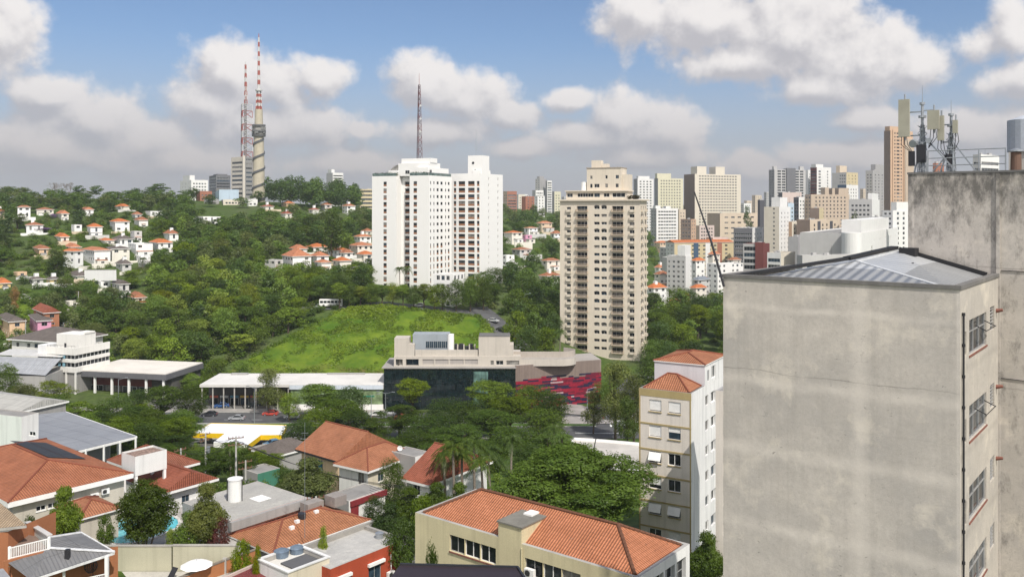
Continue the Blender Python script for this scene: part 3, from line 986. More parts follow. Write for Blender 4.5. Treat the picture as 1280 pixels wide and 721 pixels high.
M_pole = mat_wall('concrete_pole', (.42, .41, .38), .2, .3)
def street_lamp(x, y, h, rz, label, group=None, double=False):
    root = thing('street_lamp', label, 'street lamp', (x, y, ground(x, y)), rz, group)
    MB().tube((0, 0, -.2), (0, 0, h), .13, .07, 8).build('pole', M_steel, root)
    for s in ((1, -1) if double else (1,)):
        MB().tube((0, 0, h - .1), (s * 1.9, 0, h + .35), .05, .04, 6).build('arm', M_steel, root)
        MB().box((min(s * 1.7, s * 2.5), -.14, h + .3), (max(s * 1.7, s * 2.5), .14, h + .45)).build('lamp_head', M_steel, root)
    return root
def utility_pole(x, y, h, rz, label, z=None, transformer=False, arms=2):
    root = thing('utility_pole', label, 'utility pole', (x, y, ground(x, y) if z is None else z), rz)
    MB().tube((0, 0, -.3), (0, 0, h), .17, .11, 10).build('pole', M_pole, root)
    for k in range(arms):
        zz = h - .35 - k * .95
        MB().box((-1.05, .1, zz), (1.05, .2, zz + .12)).build('crossarm', M_wood, root)
        for xx in (-.95, -.4, .4, .95):
            MB().tube((xx, .15, zz + .12), (xx, .15, zz + .36), .06, .03, 6).build('insulator', M_rust, root)
    MB().box((-.1, -.5, h - 3.0), (.1, -.05, h - 2.8)).box((-.06, -.5, h - 4.2), (.06, -.1, h - 4.05)).build('bracket', M_steel, root)
    if transformer:
        MB().tube((.45, -.1, h - 3.4), (.45, -.1, h - 2.3), .32, n=12).build('transformer', M_steel, root)
    return root

# ================================================================ LARGE STRUCTURES
def s_right(px, Xc, D, th):        # distance along the right-hand face
    u = (px - HX) / FPX
    return (u * D - Xc) / (math.sin(th) - u * math.cos(th))
def s_left(px, Xc, D, th, W):      # distance along the left-hand face from its far left end
    u = (px - HX) / FPX
    return W - (u * D - Xc) / (-math.cos(th) - u * math.sin(th))

# ---------------------------------------------------------------- stained concrete block on the right and the tower behind it
def mat_stained(name, col, bands=(), mould=0.0, ztop=0.0, seams=()):
    m, t, p = base_mat(name)
    co = t.node('ShaderNodeTexCoord').outputs['Object']
    sp = t.node('ShaderNodeSeparateXYZ', {0: co}); z = sp.outputs[2]
    wob = t.math('MULTIPLY', t.math('SUBTRACT', t.noise(co, .45, 4), .5), .35)
    zz = t.math('ADD', z, wob)
    big = t.rng(t.noise(co, .28, 7, .62), .36, .66, 0, 1)
    med = t.rng(t.noise(co, 1.5, 6, .65), .35, .75, 0, 1)
    c = t.mix(big, col, tuple(v * .74 for v in (col[0] * .97, col[1] * .99, col[2] * 1.03)))
    c = t.mix(t.math('MULTIPLY', med, .55), c, tuple(v * .70 for v in col))
    spk = t.rng(t.noise(co, 6.5, 8, .72), .44, .62, 0, 1)
    c = t.mix(t.math('MULTIPLY', spk, .28), c, tuple(v * .62 for v in col))
    pale = t.rng(t.noise(co, .55, 7, .66), .54, .66, 0, .6)
    c = t.mix(pale, c, (col[0] * 1.2, col[1] * 1.19, col[2] * 1.14))
    st = t.rng(t.noise(t.vmath('MULTIPLY', co, (2.2, 2.2, .10)), 1.0, 5, .62), .50, .74, 0, 1)
    c = t.mix(t.math('MULTIPLY', st, .34), c, tuple(v * .55 for v in col))
    for bz, wd, k in bands:       # floor slabs show through the render as paler or darker strips
        f = t.rng(t.math('ABSOLUTE', t.math('SUBTRACT', zz, bz)), 0, wd, 1, 0, True)
        f = t.math('MULTIPLY', f, t.rng(t.noise(co, .8, 4), .3, .65, .25, 1))
        c = t.mix(t.math('MULTIPLY', f, abs(k)), c, tuple(min(1, v * 1.28) for v in col) if k > 0 else tuple(v * .30 for v in col))
    for sy, wd, k in seams:
        f = t.rng(t.math('ABSOLUTE', t.math('SUBTRACT', sp.outputs[1], sy)), 0, wd, 1, 0, True)
        c = t.mix(t.math('MULTIPLY', f, k), c, tuple(min(1, v * 1.25) for v in col))
    # small scuffs, chips and hairline cracks
    sc = t.rng(t.noise(t.vmath('MULTIPLY', co, (1, 1, 1.8)), 3.2, 8, .76), .60, .66, 0, 1)
    sc2 = t.rng(t.noise(co, .6, 3), .42, .6, 0, 1)
    c = t.mix(t.math('MULTIPLY', t.math('MULTIPLY', sc, sc2), .75), c, (.07, .065, .06))
    vo = t.node('ShaderNodeTexVoronoi', {'Vector': t.vmath('ADD', co, t.vmath('MULTIPLY', t.noise(co, 2.0, 5, out='Color'), (.8, .8, .8))), 'Scale': .33}, feature='DISTANCE_TO_EDGE').outputs['Distance']
    ck = t.math('MULTIPLY', t.rng(vo, 0, .004, 1, 0), t.rng(t.noise(co, .35, 2), .56, .66, 0, .38))
    c = t.mix(ck, c, (.10, .09, .085))
    if mould:
        f = t.rng(z, ztop - 3.2, ztop - .1, .25, 1)
        f2 = t.rng(t.math('ADD', t.math('MULTIPLY', f, .32), t.noise(t.vmath('MULTIPLY', co, (1.6, 1.6, .8)), 1.3, 8, .74)), .60, .84, 0, 1)
        c = t.mix(t.math('MULTIPLY', f2, mould), c, (.07, .068, .064))
    fine = t.rng(t.noise(co, 30, 3, .6), .3, .7, .93, 1.07)
    hsv = t.node('ShaderNodeHueSaturation', {'Color': c, 'Value': fine})
    t.set(p.inputs['Base Color'], hsv.outputs[0])
    p.inputs['Roughness'].default_value = .92; p.inputs['Specular IOR Level'].default_value = .2
    b = t.node('ShaderNodeBump', {'Height': t.math('ADD', t.noise(co, 3.5, 7, .65), t.math('MULTIPLY', sc, -.5)), 'Strength': .35, 'Distance': .03})
    t.l.new(b.outputs[0], p.inputs['Normal'])
    return m

def build_concrete_block():
    th, D, pxc = R(38), 31.0, 1200
    Xc, W, L = corner_dims(904, pxc, 1248, D, th)
    ztop = at(pxc, 362, D).z; zb = 18.0; H = ztop - zb
    loc, rz = corner_place(pxc, D, th, zb)
    root = thing('concrete_building', 'tall blank stained concrete building with low metal roof, nearest the camera on the right', 'building', loc, rz)
    fl = [H - .85, H - 3.9, H - 6.85, H - 9.9, H - 12.9]
    m = mat_stained('stained_render', (.585, .532, .478), [(H - 1.15, .22, .5), (fl[1] + .2, .035, -.6), (fl[1] - .2, .35, .5), (fl[2], .40, .5), (fl[2] + 1.3, .03, -.15), (fl[3], .40, .5), (fl[4], .3, .4)], seams=[(W * .385, .5, .35), (.05, .12, .35)])
    m2 = mat_stained('stained_side', (.53, .485, .425), [(H - 2.95, .25, -.25), (H - 6.0, .25, -.25), (H - 9.0, .3, -.25)])
    S = lambda px: s_right(px, Xc, D, th)
    ops = []
    zw = [at(1222, y, 33.6).z - zb for y in (437, 540, 637, 727)]
    for z in zw:
        ops.append((S(1211.5), z, S(1233) - S(1211.5), 1.30))
        ops.append((S(1237.5), z + .45, S(1243) - S(1237.5), .95))
        ops.append((S(1204.5), z + .1, S(1208) - S(1204.5), .85))
    mb = MB()
    facade(mb, (0, 0, 0), (1, 0, 0), L, 0, H, ops, .16, 1)
    facade(mb, (0, W, 0), (0, -1, 0), W, 0, H, [], .1, 0)
    facade(mb, (L, W, 0), (-1, 0, 0), L, 0, H, [], .1, 0)
    mb.build('wall', [m, m2], root)
    # parapet cap with a dark mouldy edge
    cap = MB(); o = .05
    for (a, b) in (((-o, -o, H), (.22, W + o, H + .14)), ((.22, -o, H), (L, .22, H + .14)), ((.22, W - .22, H), (L, W + o, H + .14))): cap.box(a, b)
    cap.build('parapet_cap', mat_stained('cap_concrete', (.20, .19, .18), mould=.0), root)
    MB().face([(.22, .22, H - .25), (L, .22, H - .25), (L, W - .22, H - .25), (.22, W - .22, H - .25)]).__class__
    g = MB(); g.face([(.22, .22, H - .25), (L, .22, H - .25), (L, W - .22, H - .25), (.22, W - .22, H - .25)])
    g.build('gutter', M_black, root)
    # metal hip roof
    A = Vector((L * .50, W * .52, H + .66)); P = Vector((L - .03, 3.56 + .35, H + .98))
    e0, e1, e2, e3 = Vector((.95, W - .95, H - .02)), Vector((.42, .42, H - .02)), Vector((L - .03, .42, H - .02)), Vector((L - .03, W - .6, H - .02))
    m_met = mat_corrugated('zinc_sheet', (.54, .55, .56), .42, .42, .35, .25, (.26, .28, .31), 50)
    r = MB()
    def pl(pts):
        u = (pts[1] - pts[0]).normalized(); n = u.cross(pts[-1] - pts[0]).normalized(); v = n.cross(u)
        r.face(pts, 0, [((q - pts[0]).dot(u), (q - pts[0]).dot(v)) for q in pts])
    pl([e0, e1, A]); pl([e1, e2, P, A]); pl([e2, e3, P]) if False else None
    pl([e3, e0, A, P])
    r.build('roof', m_met, root)
    MB().beam(A, e1, .16, .05).beam(A, P, .16, .05).build('ridge_cap', mat_plain('pale_flashing', (.62, .63, .64), .5, .3), root)
    MB().beam(Vector((.3, W - .3, H + .05)), A + Vector((-.25, .35, .10)), .35, .12).beam(A + Vector((-.25, .35, .10)), P + Vector((0, .2, .12)), .35, .14).build('roof_edge', M_black, root)
    MB().beam(e2 + Vector((-.06, 0, .1)), P + Vector((-.06, 0, .08)), .12, .16).box((L - .75, 3.1, H + .70), (L - .05, 3.75, H + 1.12)).build('flashing', M_black, root)
    for (x, y, s) in ((L * .62, W * .30, .16), (L * .42, W * .22, .22)):
        MB().tube((x, y, H), (x, y, H + .62 if s < .2 else H + .28), .05 if s < .2 else .15, .05 if s < .2 else .17, 10).build('roof_vent', M_dark, root)
    # windows of the right-hand face
    for i, (s, z, w_, h_) in enumerate(ops):
        k = i % 3
        if k == 0:
            f = MB(); t = .05
            f.box((0, 0, 0), (w_, .07, t)).box((0, 0, h_ - t), (w_, .07, h_)).box((0, 0, t), (t, .07, h_ - t)).box((w_ - t, 0, t), (w_, .07, h_ - t))
            for q in (.33, .66): f.box((w_ * q - .02, .005, t), (w_ * q + .02, .065, h_ - t))
            f.box((t, .005, h_ * .62), (w_ - t, .065, h_ * .62 + .03))
            o = f.build('window', M_frame, root, (s, .06, z))
            pn = MB(); pn.face([(0, .05, 0), (w_, .05, 0), (w_, .05, h_), (0, .05, h_)]); pn.build('pane', G[i % 2], o)
            MB().box((-.05, -.10, -.06), (w_ + .05, .05, 0)).build('sill', M_rust, o)
            if i < 6:
                aw = MB().box((w_ * .34, -.42, h_ * .60), (w_ * .98, -.40, h_ * .62)).beam((w_ * .4, 0, h_ * .75), (w_ * .4, -.4, h_ * .61), .03, .03).beam((w_ * .95, 0, h_ * .75), (w_ * .95, -.4, h_ * .61), .03, .03)
                aw.build('opened_sash', M_dark, o)
        else:
            f = MB()
            n = 7
            for q in range(n): f.box((0, 0, h_ * q / n), (w_, .05, h_ * q / n + .05))
            f.face([(0, .09, 0), (w_, .09, 0), (w_, .09, h_), (0, .09, h_)], 1)
            f.build('vent_grille', [M_frame, M_dark], root, (s, .05, z))
    for z in zw[:3]:
        MB().tube((S(1245), 0, z + 1.15), (S(1245), -.25, z + 1.2), .09, .06, 8).build('exhaust_flue', M_rust, root)
    # rough drain pipe down the corner
    d = MB(); zc = H - .9
    while zc > H - 22:
        d.tube((.30, -.06, zc), (.30 + rnd.uniform(-.02, .02), -.06, zc - 1.1), .035, n=6); d.tube((.30, -.06, zc - .05), (.30, -.06, zc + .06), .055, n=6); zc -= 1.1
    d.build('drain_pipe', M_dark, root)
    return Xc, D, th, W, L, zb, H
BLK = build_concrete_block()

def build_tower_behind():
    Xc, D, th, W, L, zb, H = BLK
    loc, rz = corner_place(1200, D, th, 18.0)
    loc = Vector(loc)
    M = Matrix.Translation(loc) @ Matrix.Rotation(rz, 4, 'Z')
    base = M @ Vector((L + .004, 0, 0))
    root = thing('rooftop_tower', 'taller mould-blackened concrete tower behind the blank block, carrying antennas', 'building', base, rz)
    Ht = at(1190, 217, 38.0).z - 18.0
    m = mat_stained('mouldy_render', (.56, .51, .455), [(Ht - 4.0, .05, -.5), (Ht - 6.0, .5, .3), (Ht - 9.0, .05, -.4)], mould=.8, ztop=Ht + .3, seams=[(3.35, .08, .4)])
    mb = MB(); y0, y1, dx = -14.0, 3.56, 7.0
    facade(mb, (0, y1, 0), (0, -1, 0), y1 - y0, 0, Ht, [], .1)
    facade(mb, (0, y0, 0), (1, 0, 0), dx, 0, Ht, [], .1)
    facade(mb, (dx, y1, 0), (-1, 0, 0), dx, 0, Ht, [], .1)
    facade(mb, (dx, y0, 0), (0, 1, 0), y1 - y0, 0, Ht, [], .1)
    mb.face([(0, y0, Ht), (dx, y0, Ht), (dx, y1, Ht), (0, y1, Ht)])
    mb.build('wall', m, root)
    MB().box((-.04, y0, Ht + .002), (.25, y1 + .03, Ht + .09)).build('coping', mat_stained('coping_concrete', (.17, .165, .16)), root)
    MB().box((-.10, -.07, 0), (-.003, .07, Ht - .05)).build('corner_pilaster', m, root)
    # pipe clamps and sagging cables on the wall
    c = MB()
    for zz in (Ht - 4.1, Ht - 8.6): c.tube((-.03, -.1, zz), (-.03, -4.0, zz - .08), .018, n=5)
    c.tube((-.03, -1.45, Ht - .4), (-.03, -1.5, Ht - 22), .022, n=5)
    c.build('conduit', M_dark, root)
    inv = (Matrix.Translation(base) @ Matrix.Rotation(rz, 4, 'Z')).inverted()
    def loc_of(px, py, x):
        """point over the tower's roof, on the vertical plane x behind the wall, seen at a pixel"""
        d = Vector(((px - HX) / FPX, 1, (HY - py) / FPX)); o = Vector((0, 0, CZ))
        a = inv @ o; b = inv @ (o + d); dd = b - a
        return a + dd * ((x - a.x) / dd.x)
    rootM = Matrix.Translation(base) @ Matrix.Rotation(rz, 4, 'Z')
    Wp = lambda p: rootM @ Vector(p)
    top = Ht + .09
    # ----- two lattice masts with antennas
    M_pan = mat_plain('antenna_shell', (.33, .315, .25), .6, var=.08)
    def mast(px, ytip, x, label, arms, panels, braces):
        b = loc_of(px, 215, x); t_ = loc_of(px, ytip, x)
        t = thing('antenna_mast', label, 'antenna mast', Wp((b.x, b.y, top)), rz)
        h = t_.z - top
        q = MB(); q.tube((0, 0, 0), (0, 0, h * .80), .075, .06, 8); q.tube((0, 0, h * .8), (0, 0, h), .016, .008, 6)
        q.build('mast_pole', M_steel, t)
        for k in range(5): MB().tube((0, 0, h * (.18 + .15 * k)), (0, 0, h * (.18 + .15 * k) + .10), .12 + .05 * (k % 2), n=10).build('clamp', M_steel, t)
        q = MB()
        for sx in (-.16, .16):
            q.beam((sx, .16, 0), (sx * .4, .04, h * .55), .045, .045); q.beam((sx, -.16, 0), (sx * .4, -.04, h * .55), .045, .045)
            for k in range(6):
                z0 = h * .09 * k; q.beam((sx, -.16, z0), (-sx, .16, z0 + h * .09), .022, .022); q.beam((sx, .16, z0), (sx, -.16, z0 + h * .09), .022, .022)
        q.build('lattice_base', M_steel, t)
        for (dy0, z0, dy1, z1) in braces:
            MB().beam((0, dy0, z0 * h), (0, dy1, z1 * h), .06, .06).build('brace', M_steel, t)
        for (dy, zz) in arms:
            MB().beam((0, 0, zz * h), (0, dy, zz * h), .05, .06).build('arm', M_steel, t)
        for (dy, z0, z1, w_, d_) in panels:
            p = MB().box((-.22 - d_, dy - w_ / 2, z0 * h), (-.22, dy + w_ / 2, z1 * h)); p.build('panel_antenna', M_pan, t)
            MB().tube((-.14, dy, z0 * h - .15), (-.14, dy, z1 * h + .25), .04, n=8).build('mounting_pipe', M_steel, t)
            c = MB()
            for s in (-.1, 0, .1):
                c.tube((-.3, dy + s, z0 * h), (-.26, dy + s * 1.4, z0 * h - .35), .014, n=5); c.tube((-.26, dy + s * 1.4, z0 * h - .35), (-.02, dy * .5, z0 * h - .8), .014, n=5)
            c.build('feeder_cable', M_dark, t)
        return t, h
    t1, h1 = mast(1153, 107, .9, 'taller antenna mast at the tower\'s left end with two flat panels', [(.72, .70), (-.50, .71), (.5, .43)], [(.70, .415, .845, .46, .16), (-.52, .485, .70, .48, .14)], [(-.05, .42, -1.35, .02), (.35, .0, .0, .35)])
    MB().tube((-.15, .32, h1 * .34), (-.32, .34, h1 * .33), .19, .17, 14).build('drum', M_steel, t1)
    MB().tube((-.15, -.3, h1 * .36), (-.25, -.3, h1 * .36), .12, n=12).build('drum', M_steel, t1)
    MB().box((-.25, -.18, h1 * .12), (-.05, .2, h1 * .32)).box((-.2, .3, h1 * .08), (-.05, .55, h1 * .25)).build('equipment_box', M_dark, t1)
    t2, h2 = mast(1189, 125, 1.1, 'shorter antenna mast with splayed braces beside the rooftop railing', [(.42, .66), (.42, .42)], [(.36, .44, .78, .26, .16), (-.22, .53, .71, .20, .12)], [(0, .45, -1.0, .0), (0, .45, .45, .0), (0, .30, .75, .02)])
    MB().box((-.2, -.12, h2 * .1), (-.04, .14, h2 * .25)).build('equipment_box', M_dark, t2)
    # ----- railing
    a = loc_of(1160, 215, .5); b = loc_of(1257, 215, .5)
    rl = thing('roof_railing', 'thin grey pipe railing along the mouldy tower top', 'railing', Wp((.5, 0, top)), rz)
    q = MB()
    for zz in (.30, .62, .95): q.tube((0, a.y, zz), (0, b.y, zz), .022, n=6)
    q.build('rail', M_steel, rl)
    for k in range(4):
        y = a.y + (b.y - a.y) * k / 3
        MB().tube((0, y, 0), (0, y, .97), .026, n=6).build('post', M_steel, rl)
    # ----- chimney and tank
    c = loc_of(1270, 214, .8)
    ch = thing('chimney', 'short round brick chimney with metal cowl on the tower', 'chimney', Wp((c.x, c.y, top)), rz)
    MB().tube((0, 0, 0), (0, 0, .78), .21, .20, 14).build('shaft', mat_wall('flue_brick', (.16, .10, .075), .4, .4), ch, smooth=False)
    MB().tube((0, 0, .80), (0, 0, .86), .30, .30, 14).tube((0, 0, .86), (0, 0, .95), .30, .05, 14).build('cowl', M_steel, ch)
    c = loc_of(1283, 214, 3.0)
    tk = thing('water_tank', 'white rooftop water tank cut by the right edge of the photo', 'tank', Wp((c.x, c.y, top)), rz)
    MB().tube((0, 0, .9), (0, 0, 2.3), .75, .75, 20).tube((0, 0, 2.3), (0, 0, 2.5), .75, .2, 20).build('tank_shell', mat_wall('tank_paint', (.42, .45, .50), .3, .3), tk, smooth=False)
    MB().box((-.6, -.6, 0), (.6, .6, .9)).build('stand', M_conc, tk)
    # leaning rod at the block's left corner
    p0 = at(905, 349, 36.3); p1 = at(868, 240, 37.5)
    ln = thing('leaning_pole', 'thin dark metal pole leaning out from the blank block\'s left roof corner', 'pole', p0)
    MB().tube((0, 0, -.3), tuple((p1 - p0) * .42), .055, .05, 8).tube(tuple((p1 - p0) * .42), tuple(p1 - p0), .045, .028, 8).build('shaft', M_dark, ln)
    q = (p1 - p0) * .28
    MB().beam(tuple(q), tuple(q + Vector((-.35, 0, -.12))), .05, .04).build('bracket', M_dark, ln)
build_tower_behind()

# ---------------------------------------------------------------- long building with the big orange roof in front
def build_front_building():
    th, D, pxc = R(38), 60.0, 797
    Xc, W, L = corner_dims(519, pxc, 862, D, th)
    ztop = CZ - 25.2; zb = ground(Xc, 66) - 1; H = ztop - zb
    loc, rz = corner_place(pxc, D, th, zb)
    root = thing('apartment_building', 'long pale yellow apartment building under a big orange hip roof, front centre', 'building', loc, rz)
    m = mat_wall('pale_yellow_render', (.60, .53, .34), .28, .4, dirtcol=(.26, .22, .15), scale=.35)
    mw = mat_wall('end_wall_white', (.74, .73, .71), .25, .35)
    SL = lambda px: s_left(px, Xc, D, th, W)
    opsL = []
    for k in range(4):
        z = H - 2.25 - 2.9 * k
        for a, b, n in ((562, 620, 3), (656, 726, 3)):
            s0, s1 = SL(a), SL(b)
            for i in range(n): opsL.append((s0 + (s1 - s0) * i / n, z, (s1 - s0) / n - .02, 1.3, 'plain', .20))
    opsR = []
    for k in range(4):
        z = H - 2.75 - 2.9 * k
        for i in range(4): opsR.append((.5 + i * (L - .8) / 4, z, (L - .8) / 4 - .3, 2.0, 'curtainwall', .35))
    mb = MB()
    facade(mb, (0, 0, 0), (1, 0, 0), L, 0, H, opsR, .36, 1); facade(mb, (0, W, 0), (0, -1, 0), W, 0, H, opsL, .22, 0)
    facade(mb, (L, 0, 0), (0, 1, 0), W, 0, H, [], .2, 1); facade(mb, (L, W, 0), (-1, 0, 0), L, 0, H, [], .2, 0)
    flat_top(mb, 0, 0, L, W, H, .30, .30, 2, 2)
    mb.build('wall', [m, mw, mat_wall('parapet_grey', (.40, .385, .36), .5, .3)], root)
    rb, c, A, B = hip_roof(L - .9, W - .9, 0, 1.75, .0, .08)
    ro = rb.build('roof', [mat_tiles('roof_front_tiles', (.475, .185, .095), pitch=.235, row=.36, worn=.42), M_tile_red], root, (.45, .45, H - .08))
    cap = MB(); tl = mat_tiles('ridge_dark', (.22, .10, .06), worn=.6)
    near = sorted(c, key=lambda p: (p - A).length)[:2]; far = sorted(c, key=lambda p: (p - B).length)[:2]
    for a, b in [(A, B)] + [(A, p) for p in near] + [(B, p) for p in far]: 
        n = int((b - a).length / .4)
        for i in range(n): cap.tube(a.lerp(b, i / n) + Vector((0, 0, .05)), a.lerp(b, (i + .92) / n) + Vector((0, 0, .03)), .12, .14, 6)
    cap.build('ridge_cap', tl, ro)
    # stair head rising through the roof
    s0, s1 = W - SL(652), W - SL(623)
    h2 = H + 1.15
    hd = MB(); hd.box((-.012, s0, H - 3.2), (4.2, s1, h2), 0, 'b'); hd.box((-.12, s0 - .1, h2), (4.3, s1 + .1, h2 + .12), 1)
    sh = hd.build('stair_head', [m, mat_wall('slab_lichen', (.20, .19, .165), .6, .1, scale=.8)], root)
    MB().box((2.2, s0 + .7, h2 + .12), (3.2, s0 + 1.5, h2 + .25)).build('hatch', M_white_trim, sh)
    put_windows(root, 'L', opsL, 0, L, W, 60); put_windows(root, 'R', opsR, 0, L, W, 60)
    sill = MB()
    for k in range(4):
        for a, b in ((562, 620), (656, 726)):
            MB().box((-.10, W - SL(b), H - 2.35 - 2.9 * k), (.05, W - SL(a), H - 2.26 - 2.9 * k)).build('sill', M_rust, root)
    # air conditioner hung in the second strip, curtains and laundry in the first
    y = W - SL(664)
    ac = thing('air_conditioner', 'white air conditioner outdoor unit in the yellow building\'s window strip', 'air conditioner')
    build_ac(ac); ac.location = Matrix.Translation(loc) @ Matrix.Rotation(rz, 4, 'Z') @ Vector((-.16, y, H - 2.2)); ac.rotation_euler = (0, 0, rz - math.pi / 2)
    MB().tube((-.06, W - SL(652.5) - .02, H - .3), (-.06, W - SL(652.5) - .02, H - 12), .05, n=8).build('downpipe', m, root)
    return root
def build_ac(root):
    MB().box((-.42, -.16, 0), (.42, .16, .60)).build('casing', M_white_trim, root)
    f = MB()
    f.tube((-.12, -.161, .30), (-.12, -.175, .30), .23, n=18)
    for k in range(8): f.box((-.35, -.19, .1 + k * .055), (.12, -.176, .11 + k * .055))
    f.build('fan_grille', M_frame_dark, root)
    MB().box((-.35, .0, -.06), (-.3, .3, 0)).box((.3, .0, -.06), (.35, .3, 0)).build('bracket', M_steel, root)
build_front_building()

# ---------------------------------------------------------------- six storey flats
def build_flats():
    th, D, pxc = R(30), 97.0, 864
    Xc, W, L = corner_dims(799, pxc, 906, D, th)
    ztop = at(pxc, 491.5, D).z; zb = ground(Xc, D) - 1; H = ztop - zb
    loc, rz = corner_place(pxc, D, th, zb)
    root = thing('apartment_block', 'six storey beige apartment block with ochre bands and white blinds', 'building', loc, rz)
    mF = mat_wall('beige_pebble_render', (.70, .64, .575), .25, .35); mS = mat_wall('flats_side_white', (.72, .71, .70), .22, .55, dirtcol=(.25, .25, .26)); mO = mat_wall('ochre_band', (.40, .315, .155), .3, .2)
    opsL = []; fh = 2.9; k = 0; z = H - 2.45
    SL = lambda px: s_left(px, Xc, D, th, W)
    while z > 1:
        for pxw in (819, 843):
            opsL.append((SL(pxw) - .72, z, 1.45, 1.28, 'shutter' if rnd.random() < .72 else 'plain', .14))
        z -= fh
    S = lambda px: s_right(px, Xc, D, th)
    opsR = []; z = H - 2.4
    while z > 1:
        opsR.append((S(881.5), z, S(885.5) - S(881.5), 1.15, 'plain', .2)); opsR.append((S(888.5), z - .1, min(S(894.5) - S(888.5), 2.2), 1.3, 'plain', .3)); z -= fh
    mb = MB()
    facade(mb, (0, 0, 0), (1, 0, 0), L, 0, H, opsR, .3, 1); facade(mb, (0, W, 0), (0, -1, 0), W, 0, H, opsL, .16, 0)
    facade(mb, (L, 0, 0), (0, 1, 0), W, 0, H, [], .2, 1); facade(mb, (L, W, 0), (-1, 0, 0), L, 0, H, [], .2, 1)
    flat_top(mb, 0, 0, L, W, H, .35, .2, 2, 2)
    mb.build('wall', [mF, mS, M_roof_flat], root)
    put_windows(root, 'L', opsL, 0, L, W, 60); put_windows(root, 'R', opsR, 0, L, W, 60)
    for op in opsL: MB().box((-.10, W - op[0] - op[2] - .05, op[1] - .10), (.03, W - op[0] + .05, op[1] - .01)).build('sill', mO, root)
    for i, op in enumerate(opsL):     # blinds swung out on some windows
        if i in (4, 8, 9, 12): MB().face([(-.01, W - op[0], op[1] + 1.2), (-.01, W - op[0] - op[2], op[1] + 1.2), (-.42, W - op[0] - op[2], op[1] + .35), (-.42, W - op[0], op[1] + .35)]).build('swung_blind', M_white_trim, root)
    for k in range(7):
        z = H - .95 - k * fh if k else H
        if z < .5: break
        if k == 0: MB().box((-.03, -.02, H - .82), (-.002, W + .02, H + .002)).build('cornice_band', mO, root)
        else: MB().box((-.05, -.02, z - 2.0 + 1.88), (-.002, W + .02, z + .06)).build('floor_band', mO, root)
    for y in (0.0, W - .16): MB().box((-.035, y, 0), (-.004, y + .16, H - .83)).build('corner_strip', mO, root)
    s2 = S(881)
    rb, c, A, B = hip_roof(s2 - .5, W - .7, 0, 1.5, .0, .05)
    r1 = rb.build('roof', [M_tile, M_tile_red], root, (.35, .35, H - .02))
    ridge_caps(r1, c, A, B, M_tile_red, .1)
    # taller rear part
    H2 = at(882, 457, D + s2 * math.cos(th)).z - zb
    up = MB(); o2 = [(1.0, H2 - 2.0, .7, 1.3, 'plain', .15), (2.6, H2 - 1.9, 1.5, 1.4, 'plain', .15)]
    l2 = L - s2
    facade(up, (0, 0, 0), (1, 0, 0), l2, H, H2, o2, .15, 1); facade(up, (0, W, 0), (0, -1, 0), W, H - .3, H2, [], .1, 0)
    facade(up, (l2, 0, 0), (0, 1, 0), W, H, H2, [], .1, 1); facade(up, (l2, W, 0), (-1, 0, 0), l2, H, H2, [], .1, 1)
    u = up.build('upper_storey', [mat_wall('lilac_white', (.60, .58, .60), .15, .25), mS], root, (s2, 0, .003))
    put_windows(u, 'R', o2, 0, l2, W, 9)
    rb, c, A, B = hip_roof(l2, W, 0, .75, .12, .1)
    r2 = rb.build('roof', [M_tile, M_white_trim], u, (0, 0, H2 + .1))
    ridge_caps(r2, c, A, B, M_tile_red, .1)
build_flats()
block('apartment_block', 'narrow beige block edge with ochre frame between white flats and concrete wall', 'building', 894.5, 935, 960, 492, 84, 30, (M_grey_wall, mat_wall('beige_pebble_render', (.70, .64, .575))), None, lambda w, h: grid(w, h, [(.45, 1.4), (.8, 1.4)], 2.9, h - 2.4 - 2.9 * int((h - 3) / 2.9), 1.3), L=7)

